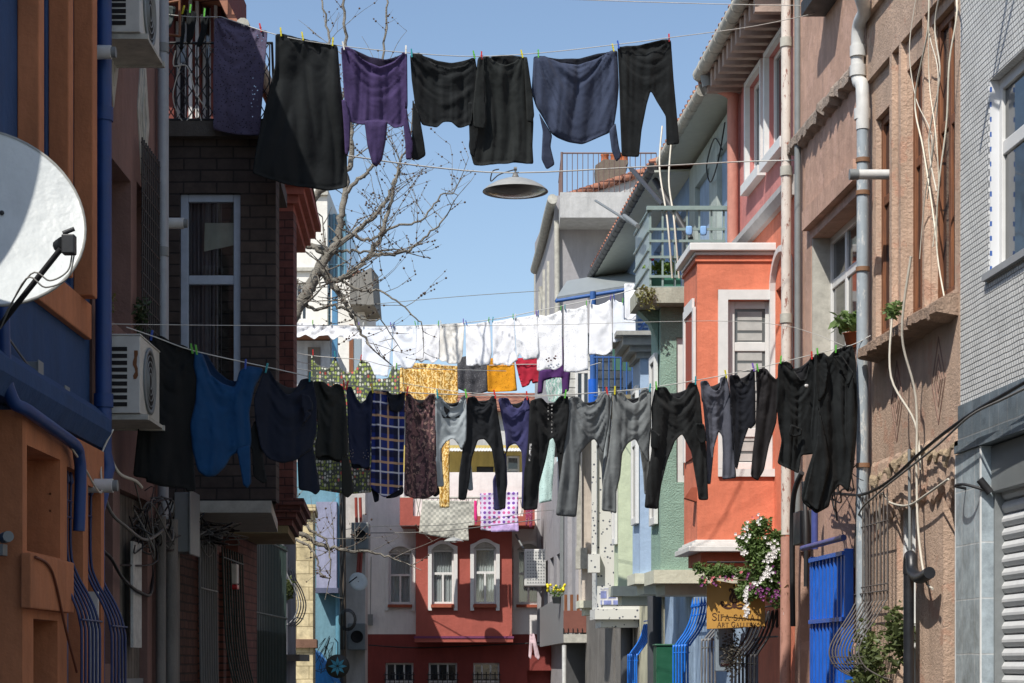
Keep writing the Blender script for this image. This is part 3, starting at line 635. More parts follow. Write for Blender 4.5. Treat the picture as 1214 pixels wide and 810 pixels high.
garment('mint_towel', 'small mint speckled towel behind the grey sweatpants', 'towel', 37.0, [cloth_mat('fabric_mint', rgb(180,205,200), .08, 'speck', rgb(120,150,150))],
    [('O', [(640,500),(660,500),(654,594),(639,597)], dict(double=False, h=.04))], [(641,501),(659,501)], 'patterned cloths between the lines')
garment('pale_print_towel', 'pale grey and mint printed towel under the purple shirt', 'towel', 36.8, [cloth_mat('fabric_mint2', rgb(190,198,195), .08, 'swirl', rgb(140,175,165))],
    [('I', [(545,540),(650,535),(640,640),(600,700),(560,690),(540,600)], dict(double=False, h=.04))], T('I', [(550,540),(645,537)]), 'patterned cloths between the lines')
# ---- white line
wh = cloth_mat('fabric_white', (.84, .85, .88), .03, rough=.9, trans=.12)
whs = [wh, cloth_mat('fabric_cream', (.84, .82, .77), .04, trans=.12), cloth_mat('fabric_eyelet', (.84, .85, .87), .03, 'speck', (.62, .64, .68), trans=.12), cloth_mat('fabric_blue_white', (.78, .82, .89), .05, trans=.15)]
wp = cloth_mat('fabric_white_print', (.78, .79, .82), .03, 'speck', (.5, .5, .52))
def YW(px): return 30.6-(px-345)/420*1.8
whites = [
 ('scalloped_valance', 'crumpled white scalloped valance at the far left of the white line', 'valance', 'H', [(35,235),(100,235),(180,245),(280,250),(400,250),(490,260),(495,345),(440,338),(400,360),(370,330),(340,325),(300,350),(270,315),(210,318),(180,345),(120,310),(80,330),(35,320)], [(50,236),(170,244),(290,250),(470,258)]),
 ('long_white_nightshirt', 'white nightshirt crossed by branch shadows, right of the scalloped valance', 'nightshirt', 'H', [(490,260),(600,262),(690,258),(690,330),(675,480),(660,590),(610,580),(560,575),(490,565)], [(500,260),(680,259)]),
 ('white_vest', 'white vest striped by branch shadows, second tall piece of the white line', 'vest', 'H', [(692,262),(730,256),(780,258),(850,250),(848,480),(820,530),(770,540),(735,510),(694,540)], [(700,260),(840,251)]),
 ('white_vest', 'white vest above the left half of the gold curtain', 'vest', 'H', [(853,252),(900,256),(1000,248),(995,470),(950,505),(930,480),(900,480),(880,500),(843,470)], [(858,252),(992,249)]),
 ('white_vest', 'white vest above the right half of the gold curtain', 'vest', 'H', [(1003,248),(1080,245),(1163,235),(1150,450),(1130,500),(1060,505),(1040,485),(1015,490),(992,470)], [(1008,248),(1155,236)]),
 ('white_vest', 'white vest hanging above the dark grey shawl', 'vest', 'I', [(60,228),(120,222),(205,205),(218,400),(205,470),(150,480),(130,460),(105,475),(65,475)], [(65,227),(200,207)]),
 ('white_vest', 'white vest hanging above the mustard cloth', 'vest', 'I', [(220,207),(280,200),(350,185),(362,400),(375,440),(320,475),(280,460),(250,475),(225,465)], [(224,206),(345,187)]),
 ('white_blouse', 'white blouse with a ragged lace edge above the red shorts', 'blouse', 'I', [(353,187),(420,178),(490,165),(500,400),(490,430),(410,440),(385,400),(368,440)], [(358,187),(484,167)]),
 ('white_pillowcase', 'white pillowcase with a small red flower print near its frilled hem', 'pillowcase', 'I', [(492,166),(540,176),(590,160),(638,136),(640,470),(600,500),(550,490),(500,505),(488,500)], [(496,167),(632,139)]),
 ('white_pillowcase', 'white pillowcase with lace hem, between the flower printed one and the blue post', 'pillowcase', 'I', [(652,132),(720,132),(790,106),(797,500),(720,515),(650,510)], [(656,132),(785,108)]),
 ('white_pillowcase', 'white pillowcase with frilled hem just right of the blue pergola post', 'pillowcase', 'I', [(806,100),(850,112),(900,95),(936,70),(941,380),(900,410),(850,402),(800,410)], [(812,101),(930,74)]),
 ('white_towel', 'folded white towel at the right end of the white line, beside the balcony slab', 'towel', 'I', [(946,66),(980,92),(1010,95),(1010,200),(1080,205),(1080,290),(1000,320),(945,335)], [(950,68),(1003,92)]),
]
cols = ['teal', 'green', 'white', 'purple', 'blue', 'green']
for i, (nm, lb, ct, k, poly, pins) in enumerate(whites):
    x = T(k, [(sum(p[0] for p in poly)/len(poly), 0)])[0][0]
    garment(nm, lb, ct, YW(x), [whs[(0, 3, 3, 0, 1, 0, 0, 2, 2, 2, 0, 3)[i]], cloth_mat('red_flowers', rgb(150,70,75), .3)],
        [(k, poly, dict(double=False, A=.035, lam=.22, h=.024, swag=.03, slam=.14, crump=.01 if i else .05))]+
        ([(k, [(x0-7,y0),(x0,y0-6),(x0+7,y0),(x0,y0+6)], dict(pin=False, m=1, off=-.06, A=0, crump=0, puff=.004, h=.02)) for x0, y0 in ((545,440),(560,432),(572,445),(590,432),(600,420),(555,450),(598,436))] if i == 8 else []),
        T(k, pins), G3, [cols[(i*2+j) % 6] for j in range(len(pins))], nick=' '.join(lb.split()[:8]).rstrip(','))
garment('white_sheet', 'narrow white sheet hung from the pergola above the white line', 'sheet', 29.2, [wh],
    [('I', [(1012,-20),(1083,-20),(1083,200),(1015,205)], dict(double=False, h=.03))], T('I', [(1015,-20),(1080,-20)]), G3)
# lace sheet and socks on the left balcony
lace = cloth_mat('fabric_violet_lace', rgb(86,80,102), .15, holes=.7)
garment('lace_sheet', 'dim violet lace sheet hung over the dark balcony railing at upper left', 'sheet', 17.0, [lace, cloth_mat('fabric_violet', rgb(58,55,74), .12)],
    [('J', [(305,100),(370,100),(480,135),(560,165),(605,170),(590,400),(560,765),(430,760),(300,735),(298,400)], dict(double=False, A=.03, lam=.3)),
     ('J', [(305,102),(370,102),(480,137),(515,150),(520,350),(500,735),(430,745),(300,725),(298,400)], dict(double=False, A=.03, lam=.3, off=.04, m=1))],
    T('J', [(312,100),(566,166)]), None, ('', 'red'), nick='violet lace sheet')
sk = black('sock_black', .8)
for i, (pp, lb) in enumerate([([(135,48),(205,70),(200,130),(190,200),(165,250),(145,235),(150,150)], 'second black sock from the lace sheet on the balcony'),
    ([(225,78),(275,85),(262,180),(235,260),(210,268),(205,245),(230,170)], 'black sock next to the violet lace sheet'),
    ([(122,70),(138,60),(140,180),(125,290),(108,275),(115,180)], 'thin black sock third from the violet lace sheet'),
    ([(28,205),(55,205),(45,265),(36,272),(25,245)], 'short black sock tip hanging below the wooden hanger frame')]):
    garment('sock', lb, 'sock', 17.05, [sk], [('J', pp, dict(A=.003, puff=.012, swag=0, crump=.004))], T('J', [((pp[0][0]+pp[1][0])/2, (pp[0][1]+pp[1][1])/2)]), 'socks on the balcony line', ('green',) if i < 2 else ('yellow' if i == 2 else '',), nick=lb)
garment('sock', 'grey sock hanging inside the wooden frame near the drainpipe', 'sock', 17.05, [cloth_mat('sock_grey', rgb(70,78,78))], [('J', [(38,30),(90,38),(75,110),(62,150),(40,170),(8,155),(5,125),(35,90)], dict(A=.003, puff=.012, swag=0))], T('J', [(60,34)]), 'socks on the balcony line', ('',))
# far house washing
garment('checked_tablecloth', 'pale checked tablecloth over the rail of the far red house balcony', 'tablecloth', 52.7, [cloth_mat('fabric_check', rgb(190,188,176), .05, 'check', rgb(160,160,150))],
    [('R', [(285,45),(400,48),(498,50),(502,150),(475,152),(478,215),(380,205),(270,185),(275,120)], dict(double=False, h=.045, A=.06, lam=.45))], T('R', [(290,46),(492,50)]), 'washing on the far balcony')
garment('polka_dot_sheet', 'white sheet with purple dots folded over the far balcony rail', 'sheet', 52.7, [cloth_mat('fabric_polka', rgb(205,195,215), .05, 'polka', rgb(110,70,150), rgb(190,90,140)), cloth_mat('fabric_lilac', rgb(190,165,210))],
    [('R', [(525,18),(685,10),(685,172),(600,178),(528,170)], dict(double=False, h=.045, A=.06, lam=.45)), ('R', [(572,105),(620,120),(684,105),(686,176),(572,178)], dict(double=False, h=.05, off=-.12, pin=False)), ('R', [(572,145),(686,145),(686,178),(572,180)], dict(double=False, h=.05, off=-.14, m=1, pin=False))], T('R', [(528,18),(682,11)]), 'washing on the far balcony')
garment('pink_scarf', 'narrow hot pink scarf between the checked cloth and the dotted sheet', 'scarf', 52.7, [cloth_mat('fabric_pink', rgb(205,50,120))],
    [('R', [(500,48),(512,48),(514,130),(508,150),(500,120)], dict(double=False, h=.05))], T('R', [(501,49),(511,49)]), 'washing on the far balcony')
garment('magenta_cloth', 'pair of striped magenta cloths at the right end of the far balcony', 'cloth', 52.8, [cloth_mat('fabric_maroon', rgb(130,50,80), .3, 'speck', rgb(190,150,160))],
    [('R', [(716,80),(745,70),(744,160),(732,160),(728,110),(722,155),(715,150)], dict(double=False, h=.05))], T('R', [(718,80),(743,72)]), 'washing on the far balcony')
garment('pink_striped_towel', 'faded pink and white striped towel pinned in an upturned v above the far street', 'towel', 50.0, [cloth_mat('fabric_pink_white', rgb(205,180,185), .1)],
    [('R', [(733,604),(752,604),(775,700),(770,714),(755,700),(745,640),(738,712),(728,700)], dict(double=False, h=.04))], T('R', [(735,605),(750,605)]), None)
# ---- the lines themselves
rope = paint('rope_white', rgb(190,190,185), .7); rope_g = paint('rope_grey', rgb(120,120,115), .7); wire = paint('wire_dark', rgb(30,30,32), .5)
def line(pts, r, mat, label, name='clothesline', cat='washing line', n=4):
    return cable(name, [P(*p) for p in pts], r, mat, label, cat, 'washing lines strung across the street' if cat == 'washing line' else None, n)
line([(262,20,16.95),(330,42,16.72),(400,54,Y1(400)),(486,63,Y1(486)),(563,67,Y1(563)),(640,63,Y1(640)),(730,53,Y1(730)),(800,44,Y1(800)),(895,31,19.3),(984,12,20.6)], .004, rope, 'white washing line carrying the dark clothes highest over the street')
line([(182,15,17.1),(225,20,17.0),(262,20,17.0)], .003, rope, 'short line of socks above the dark balcony', n=3)
line([(540,-6,19.5),(750,2,20),(900,6,20.4),(984,7,20.6)], .004, rope, 'bare white line crossing the sky above all the clothes')
line([(150,388,13.9),(185,400,Y2(185)),(230,416,Y2(230)),(320,436,Y2(320)),(440,461,Y2(440)),(540,468,Y2(540)),(640,469,Y2(640)),(740,463,Y2(740)),(820,452,Y2(820)),(900,436,Y2(900)),(965,420,Y2(965)),(1010,409,Y2(1010)),(1032,398,18.55)], .004, rope, 'long washing line carrying the row of trousers and coats')
line([(120,384,13.5),(300,386,15),(607,386,17),(900,382,18.6),(1010,414,18.7)], .0025, rope, 'thin bare line running level in front of the white laundry')
line([(345,384,30.8),(430,387,30.3),(520,385,30),(583,379,29.7),(640,368,29.5),(700,356,29.2),(735,348,29),(765,338,28.9)], .006, rope, 'washing line carrying the white laundry')
line([(340,416,24.7),(371,422,25),(430,427,25),(476,436,25.3),(600,440,28)], .005, rope, 'line carrying the oval print dress')
line([(345,436,28),(430,447,30),(476,433,32),(545,434,31.95),(640,432,31.9),(680,437,31.9),(712,430,31)], .006, rope, 'line carrying the gold curtain and the red shorts')
line([(345,427,24),(480,455,27),(560,466,27),(640,470,27),(760,462,26.5)], .004, rope, 'slack bare line just above the row of trousers')
line([(430,362,40),(540,352,38),(640,345,36)], .006, rope_g, 'thin grey wire in the sky below the street lamp')
line([(408,184,19.2),(500,197,19.8),(607,205,20.2),(760,198,21),(875,192,22),(945,190,21.9)], .007, rope, 'twisted cable holding the upper street lamp', 'lamp_cable', 'cable')
line([(345,640,45),(432,625,48),(537,622,52),(640,606,52),(705,604,46)], .008, rope_g, 'cable holding the far small street lamp', 'lamp_cable', 'cable')
def lamp(px, py, Y, R, label):
    c = P(px, py, Y); t = thing('street_lamp', label, 'street lamp', c, 'pan shaped street lamps hung on cables')
    enamel = paint('lamp_enamel', rgb(150,152,150), .45)
    h = R*.42
    a = MB(); a.lathe([(.001, 0), (R*.1, -.005), (R*.35, -h*.12), (R*.62, -h*.35), (R*.85, -h*.66), (R, -h*.97), (R*1.01, -h*1.02), (R*.97, -h*1.0), (R*.8, -h*.68), (R*.5, -h*.3), (.002, -h*.1)], c, 40); a.build('lamp_shade', enamel, t, recalc=False)
    a = MB(); a.lathe([(.001, .14*R), (R*.07, .13*R), (R*.1, .05*R), (R*.13, -.01), (.001, -.01)], c, 12); a.tube([c+Vector((0, 0, .1*R)), c+Vector((0, 0, .3*R))], R*.03, 6)
    a.tube([c+Vector((-R*.05, 0, .28*R)), c+Vector((R*.05, 0, .28*R))], R*.06, 8); a.build('lamp_cap', paint('lamp_metal', rgb(110,110,108), .5), t)
    a = MB(); a.lathe([(R*.93, -h*.94), (R*.7, -h*1.12), (R*.35, -h*1.22), (.001, -h*1.26)], c, 32); a.build('lamp_glass', glass('lamp_glass', (.12, .12, .11), .2), t, recalc=False)
    a = MB(); a.tube(smooth_pts([c+Vector((-R*.05, 0, .25*R)), c+Vector((-R*.5, 0, .1*R)), c+Vector((-R*.75, 0, -.1*R)), c+Vector((-R*.7, 0, .2*R)), c+Vector((-R*.5, 0, .27*R))]), R*.02, 5); a.build('lamp_lead', wire, t)
lamp(611, 211, 20.2, .325, 'large grey pan shaped street lamp hanging on a cable under the high line')
lamp(538, 637, 52.4, .26, 'small far street lamp hanging before the red bay of the end house')
# ------------------------------------------------------------------ shared materials
WHITE = paint('white_frame', rgb(215,215,212), .4, .06)
PVC = paint('white_plastic', rgb(200,200,196), .4, .1)
DIRTYW = paint('dirty_white', rgb(170,168,158), .7, .25, bst=.3)
IRON = paint('wrought_iron', rgb(38,38,40), .55, .3)
GLASS = glass(); CURT = cloth_mat('net_curtain', (.78, .78, .78), .05, trans=.15)
CONC = stucco('concrete', rgb(120,116,110), .2, 50, .5, .4)
BROWNW = wood('brown_wood', rgb(92,52,30), rgb(140,88,52))
TILE = bricks('roof_tile', rgb(152,98,76), rgb(172,120,96), rgb(80,45,35), .2, .16, .02)
GREYM = paint('grey_metal', rgb(120,124,124), .5, .1)
DARKIN = paint('dark_interior', rgb(26,24,24), .9)
BLUEP = paint('blue_enamel', rgb(24,92,190), .4, .12)
WIREW = paint('wire_white', rgb(196,190,176), .6); WIREK = paint('wire_black', rgb(24,24,26), .5); WIREG = paint('wire_grey', rgb(110,108,104), .6)
def struct(mb, name, mat, **k): return tag(mb.build(name, mat, **k), kind='structure')
def solo(mb, name, mat, label, cat, group=None, **k): return tag(mb.build(name, mat, **k), label, cat, group)
# ------------------------------------------------------------------ setting
a = MB(); a.add([(-1500, -300, -.02), (1500, -300, -.02), (1500, 3000, -.02), (-1500, 3000, -.02)], [(0, 1, 2, 3)]); struct(a, 'ground', stucco('earth', rgb(120,112,100)), recalc=False)
a = MB(); a.add([(-2.8, -15, 0), (5.6, -15, 0), (.6, 58, 0), (-4.4, 58, 0)], [(0, 1, 2, 3)]); struct(a, 'road', bricks('cobbles', rgb(96,94,90), rgb(120,116,110), rgb(60,58,55), .16, .12, .015), recalc=False)
a = MB(); a.prism([(-15, 0), (56, 0), (56, .12), (-15, .12)], 0, .55, lambda u, w, z: (-2.8+w-(max(0, u-24)*.035), u, z)); struct(a, 'pavement', CONC)
a = MB(); a.prof([(-.02, 0), (.7, 0), (.7, .12), (-.02, .12)], -12, 55, MR); struct(a, 'pavement', CONC)
# ================================================================== LEFT SIDE
# -- plain neighbour just outside the left edge of the picture
H0 = thing('neighbour_house', 'plain rendered house before the orange and blue one, mostly out of frame at far left', 'house', (-5, 2, 0))
a = MB(); ops = [(u, u+.9, z, z+1.5) for u in (-4, -1.8, .4, 2.6, 4.8) for z in (1.0,)]
wall(a, ML, -6, 8.6, 0, 4.2, ops, .25, D=6); a.build('wall', stucco('ochre_plaster', rgb(150,130,100)), H0)
for o in ops: window(H0, ML, *o, -.2, WHITE, mull=(.5,), trans=(.6,))
a = MB(); a.prof([(-6.2, 4.2), (.12, 4.2), (.12, 4.3), (-3, 4.6), (-6.2, 4.3)], -6, 8.6, ML); a.build('roof', TILE, H0)
# -- orange and blue house
OR = stucco('orange_plaster', rgb(190,120,80), .16, 60, .3, .38); BLU = stucco('blue_plaster', rgb(38,70,114), .14, 60, .25, .3)
HA = thing('orange_blue_house', 'blue house with deep orange window frames at the left edge, behind the satellite dish', 'house', (-4.5, 10.9, 0))
a = MB(); lops = [(11.03, 11.97, .15, 2.86), (12.05, 12.6, .15, 2.86), (12.65, 13.15, .15, 2.86)]; uops = [(9.1, 10.9, 4.2, 7.2), (11.62, 12.15, 4.0, 7.5), (12.37, 12.85, 4.0, 7.5)]
wall(a, ML, 8.75, 13.42, 0, 8.0, lops+uops, .3, D=6); a.build('wall', BLU, HA)
for o in uops[1:]: window(HA, ML, *o, -.28, paint('blue_frame', rgb(30,60,110), .5))
window(HA, ML, *uops[0], -.26, WHITE, mull=(.5,), curtain=CURT)
fr = MB()
for y0, t in ((11.45, .13), (12.22, .13), (12.92, .14)): q = MB(); q.box(y0, y0+t, 0.001, .125, 3.951, 7.5, ML); q.build('orange_fin', OR, HA, bevel=.008)
for y0 in (11.55, 12.3): fr.box(y0+.02, y0+.68, 0, .1, 7.502, 7.7, ML)
fr.box(11.4, 13.25, 0, .05, 3.72, 3.95, ML)
fr.build('orange_frame_rail', OR, HA, bevel=.008)
fr = MB(); wall(fr, ML, 11.0, 13.2, .1, 2.98, [(11.1, 11.92, 2.22, 2.8), (11.25, 11.85, .2, 1.85), (12.1, 12.55, .2, 2.78), (12.7, 13.1, .2, 2.72)], .42, w=.14); fr.box(10.95, 12.02, .141, .2, 1.9, 2.2, ML)
fr.build('orange_lower_frame', OR, HA, bevel=.008)
a = MB(); a.prof([(0, 3.02), (.1, 3.02), (.16, 3.12), (.16, 3.2), (.05, 3.3), (0, 3.3)], 8.75, 13.35, ML); a.build('ledge', BLU, HA)
a = MB(); a.box(8.75, 13.42, .0, .1, 7.85, 8.0, ML); a.box(8.75, 13.42, .1, .18, 7.9, 8.04, ML); a.build('eave', DIRTYW, HA)
PB = paint('blue_pipe', rgb(24,58,112), .45, .15)
t = thing('drainpipe', 'dark blue drainpipe at the corner of the blue house', 'drainpipe', ML(13.43, .1, 0), None)
a = MB(); a.tube([(13.43, .09, 7.95), (13.43, .09, 3.0), (13.4, .12, 2.9), (13.3, .07, 2.6), (13.3, .07, .1)], .055, 12, ML); a.build('pipe', PB, t)
a = MB(); [a.tube([(13.43, .09, z), (13.43, .09, z+.09)], .065, 12, ML) for z in (7.4, 5.2, 3.3)]; a.build('collar', PB, t)
t = thing('drainpipe', 'blue branch pipe running down to the left under the dish', 'drainpipe', ML(11.2, .1, 3))
a = MB(); a.tube(smooth_pts([ML(10.72, .1, 4.4), ML(10.75, .1, 3.3), ML(10.8, .13, 3.02), ML(10.95, .18, 2.97), ML(11.5, .2, 2.93), ML(12.05, .2, 2.90), ML(12.16, .2, 2.84), ML(12.2, .2, 2.72), ML(12.2, .19, 2.4)], 5), .036, 10); a.build('pipe', PB, t)
for u, z, lb in ((11.65, 3.25, 'small grey junction box nearer the dish on the blue wall'), (12.35, 3.2, 'small grey junction box nearer the drainpipe on the blue wall')):
    a = MB(); a.box(u, u+.11, .0, .07, z, z+.09, ML); a.box(u-.01, u+.12, .07, .078, z-.01, z+.1, ML); a.lathe([(.018, 0), (.018, .03), (.001, .03)], ML(u+.055, .03, z-.03), 8)
    solo(a, 'junction_box', GREYM, lb, 'junction box', 'junction boxes on the blue wall', bevel=.004)
cable('wall_cable', [ML(11.0, .03, 3.42), ML(11.65, .03, 3.3), ML(12.35, .03, 3.24), ML(12.9, .06, 3.0), ML(13.25, .06, 2.72)], .007, WIREG, 'thin grey cable joining the two junction boxes on the blue wall')
cable('wall_cable', [ML(11.0, .16, 3.0), ML(11.6, .18, 2.96), ML(12.2, .2, 2.82), ML(12.8, .2, 2.68), ML(13.2, .12, 2.95), ML(13.4, .16, 3.15)], .007, WIREW, 'pale sagging cable hung below the blue ledge')
cable('wall_cable', [ML(11.0, .21, 2.18), ML(11.4, .21, 2.12), ML(11.75, .21, 1.8), ML(12.05, .21, 1.55)], .008, paint('wire_brown', rgb(110,60,40), .6), 'reddish brown cable drooping over the lower orange frame')
# satellite dish
dc = P(-24, 266, 9.5); dn = Vector((.36, -.86, .36)).normalized()
Rm = Vector((0, 0, 1)).rotation_difference(dn).to_matrix()
DSH = thing('satellite_dish', 'big white satellite dish half in sun at the left edge', 'satellite dish', dc)
a = MB(); R = .472; pr = [(r, .16*(r/R)**2*R) for r in (.001, .1, .2, .3, .4, .46, R)]; a.lathe(pr+[(R*1.02, .17*R), (R*1.02, .14*R), (R*.9, .09*R), (.3, .01), (.001, -.025)], dc, 56, Rm)
a.build('reflector', stucco('dish_enamel', rgb(200,204,202), .05, 120, .05, .22, rough=.45), DSH, recalc=False)
a = MB(); a.lathe([(R*1.0, .165*R), (R*1.022, .175*R), (R*1.03, .155*R), (R*1.01, .135*R)], dc, 56, Rm); a.build('rim', paint('dish_rim', rgb(140,140,134), .5, .2), DSH, recalc=False)
for bx_, bz_ in ((.07, .10), (.07, -.12), (-.1, -.1)):
    p = dc+Rm@Vector((bx_, bz_, .012)); a = MB(); a.ball(p, .012, a=8, b=5); a.build('bolt', IRON, DSH)
lnb = P(80, 290, 9.05)
a = MB(); a.tube([dc-Rm@Vector((0, 0, .05))+Vector((-.05, 0, -.42)), P(0, 386, 9.2), lnb+Vector((-.03, 0, -.02))], .014, 6); a.build('feed_arm', IRON, DSH)
a = MB(); a.box(lnb.x-.022, lnb.x+.036, lnb.y-.03, lnb.y+.03, lnb.z-.045, lnb.z+.042); a.tube([lnb+Vector((-.05, .05, .0)), lnb+Vector((-.02, .02, .01))], .032, 12); a.tube([lnb+Vector((-.02, 0, .05)), lnb+Vector((.03, 0, .07))], .012, 6)
a.build('receiver_head', paint('black_plastic', rgb(34,36,38), .5), DSH, bevel=.006)
a = MB(); a.tube(smooth_pts([lnb+Vector((.02, 0, -.05)), lnb+Vector((0, 0, -.12)), lnb+Vector((-.08, .01, -.16)), lnb+Vector((-.17, .02, -.13)), P(0, 384, 9.2)]), .004, 5)
a.tube(smooth_pts([lnb+Vector((.03, 0, -.05)), lnb+Vector((.0, 0, -.15)), lnb+Vector((-.1, .01, -.19)), lnb+Vector((-.19, .02, -.15)), P(0, 390, 9.2)]), .004, 5); a.build('lead', WIREG, DSH)
a = MB(); a.tube([dc-dn*.03, dc-dn*.25, ML(9.7, 0, dc.z-.2)], .03, 8); a.tube([ML(9.7, -.01, dc.z-.2), ML(9.7, .02, dc.z-.2)], .08, 8); a.build('wall_bracket', IRON, DSH)
# bulging window grilles, dark blue
NB = paint('navy_iron', rgb(26,44,92), .4, .15)
def bulge(u0, u1, n, prof, label, mat, tips=None, rails=(), r=.009, M=ML, grp='bulging iron window grilles'):
    us = [u0+(u1-u0)*i/(n-1) for i in range(n)]
    t = thing('window_grille', label, 'window grille', M(u0, .05, 0), grp)
    for u in us:
        a = MB(); a.tube(smooth_pts([M(u, w, z) for w, z in prof], 5), r, 6)
        if tips: p = Vector(M(u, prof[-1][0], prof[-1][1])); a.lathe([(.001, -.01), (tips, .02), (tips*.5, .07), (.001, .15)], p, 6)
        a.build('bar', mat, t)
    a = MB()
    for w, z in rails: a.tube([M(us[0]-.03, w, z), M(us[-1]+.03, w, z)], r*.8, 6)
    a.build('rail', mat, t); return t
pf = [(.25, .1), (.26, 1.6), (.25, 1.85), (.2, 2.0), (.12, 2.15), (.08, 2.3), (.08, 2.7)]
bulge(11.95, 12.48, 6, pf, 'nearer dark blue bulging grille with spear tips beside the orange frames', NB, .02, [(.265, 1.86), (.08, 2.6), (.08, 2.5)])
bulge(12.85, 13.3, 5, [(w, z-.02) for w, z in pf], 'farther dark blue bulging grille with spear tips by the drainpipe', NB, .02, [(.265, 1.84), (.08, 2.55)])
a = MB(); a.box(12.0, 12.9, .02, .05, .3, 2.02, ML); solo(a, 'shutter_panel', paint('lavender_panel', rgb(112,112,140), .5), 'lavender panel behind the nearer blue grille', 'panel')
a = MB(); a.box(12.9, 12.94, .05, .16, .3, 2.06, ML); solo(a, 'metal_post', PVC, 'narrow perforated pale metal strip between the two blue grilles', 'metal strip')
def flue(x0, x1, y, Y, label, r=.045):
    t = thing('flue_pipe', label, 'flue pipe', P(x0, y, Y), 'white boiler flues')
    p0, p1 = P(x0, y, Y), P(x1, y, Y); a = MB(); a.tube([p0-Vector((.12, 0, 0)), p1], r, 14); a.build('pipe', PVC, t)
    a = MB(); a.tube([p1, p1+Vector((.03, 0, 0))], r*.8, 12); a.lathe([(r*.9, 0), (r, .02), (r*.9, .04)], p1-Vector((.03, 0, .02)), 10); a.build('terminal', GREYM, t)
flue(98, 134, 576, 12.9, 'white flue pipe above the farther dark blue grille')
flue(106, 132, 62, 13.3, 'white flue pipe below the topmost air conditioner')
flue(190, 218, 265, 16.3, 'white flue pipe beside the tall white window of the dark bay')
a = MB(); a.box(0, 1, 0, 1, 0, 1, lambda u, w, z: (P(0, 640, 10.9).x-.02+u*.06, 10.8+w*.1, 2.18+z*.06)); a.tube([P(4, 638, 10.85), P(10, 636, 10.75)], .03, 10)
solo(a, 'security_camera', GREYM, 'small grey security camera at the very left edge', 'camera')
# air conditioners
def ac(px0, px1, pxs, py0, py1, Y, label, rust=False):
    """outdoor unit: narrow slatted end towards the camera, fan side towards the street"""
    x0, x1 = XX(px0, Y), XX(px1, Y); z0, z1 = ZZ(py1, Y), ZZ(py0, Y)
    t = thing('air_conditioner', label, 'air conditioner', ((x0+x1)/2, Y, z0), 'air conditioner outdoor units'); D = .75
    a = MB(); a.box(x0, x1, Y, Y+D, z0, z1); a.box(x0-.006, x1+.006, Y-.006, Y+D+.006, z1, z1+.012)
    a.build('casing', paint('ac_paint', rgb(188,186,178), .5, .1, chips=None), t, bevel=.012)
    a = MB(); n = 9; 
    for i in range(n):
        zz = z0+.06+(z1-z0-.15)*i/(n-1); a.box(x0+(x1-x0)*.12, x0+(x1-x0)*.62, Y-.004, Y+.01, zz-.014, zz+.014)
    a.build('louvres', DARKIN, t)
    a = MB(); c = Vector((x1, Y+D*.45, (z0+z1)/2)); a.lathe([(.22, 0), (.23, .012), (.2, .015), (.2, .0)], c, 32, Matrix.Rotation(PI/2, 3, 'Y'))
    for r in (.05, .09, .13, .17): a.lathe([(r, .01), (r+.006, .016), (r+.008, .01)], c, 28, Matrix.Rotation(PI/2, 3, 'Y'))
    a.build('fan_guard', GREYM, t)
    a = MB(); a.lathe([(.001, .004), (.2, .004)], c, 28, Matrix.Rotation(PI/2, 3, 'Y')); a.build('fan_opening', DARKIN, t, recalc=False)
    a = MB(); a.box(x0-.1, x1+.05, Y+.02, Y+.06, z0-.04, z0-.004); a.box(x0-.1, x1+.05, Y+D-.1, Y+D-.06, z0-.04, z0-.004); a.box(x0-.1, x1+.04, Y+.062, Y+D-.102, z0-.03, z0-.006); a.build('bracket', DIRTYW, t)
    if rust:
        a = MB(); rs = random.Random(3)
        pts = [(x0+(x1-x0)*(.86+.02*math.sin(i*1.3)), z1-.1-.024*i) for i in range(9)]
        a.prism([(p[0]-.004-.014*rs.random(), p[1]) for p in pts]+[(p[0]+.008+.01*rs.random(), p[1]) for p in reversed(pts)], .0, .002, MF(Y-.001)); a.build('rust_patch', stucco('rust', rgb(120,78,48)), t)
ac(122, 166, 180, -45, 38, 13.6, 'topmost air conditioner, cut off by the upper edge, on the dusky brown wall')
ac(126, 166, 183, 398, 490, 13.6, 'air conditioner with a brown rust streak beside the hanging black coat', True)
# -- dusky brown house
BR = stucco('dusky_plaster', rgb(126,96,88), .14, 60, .3, .35)
HB = thing('brown_house', 'dusky brown house with white diamond ornaments behind the blue drainpipe', 'house', (-4.5, 15.2, 0))
ops = [(13.65, 14.87, 4.0, 5.14), (15.1, 15.95, 4.0, 5.2), (13.6, 14.2, 1.6, 2.9), (14.45, 15.55, .1, 2.85), (15.75, 16.15, .2, 2.7)]
a = MB(); wall(a, ML, 13.5, 16.35, 0, 8.0, ops, .35, D=6); a.box(16.2, 16.35, .001, .02, 0, 8.0, ML); a.build('wall', BR, HB)
window(HB, ML, *ops[0], -.3, BROWNW, mull=(.5,)); window(HB, ML, *ops[1], -.3, BROWNW, mull=(.5,)); window(HB, ML, *ops[2], -.3, BROWNW)
PLK = bricks('grey_planks', rgb(96,92,84), rgb(112,106,98), rgb(30,28,26), .115, 6, .006)
d = MB(); d.box(14.46, 15.54, -.12, -.06, .1, 2.84, ML); d = d.build('plank_door', PLK, HB)
a = MB(); a.box(14.46, 15.54, -.06, -.03, 1.45, 1.49, ML); a.build('cross_bar', GREYM, d)
window(HB, ML, *ops[4], -.3, BROWNW)
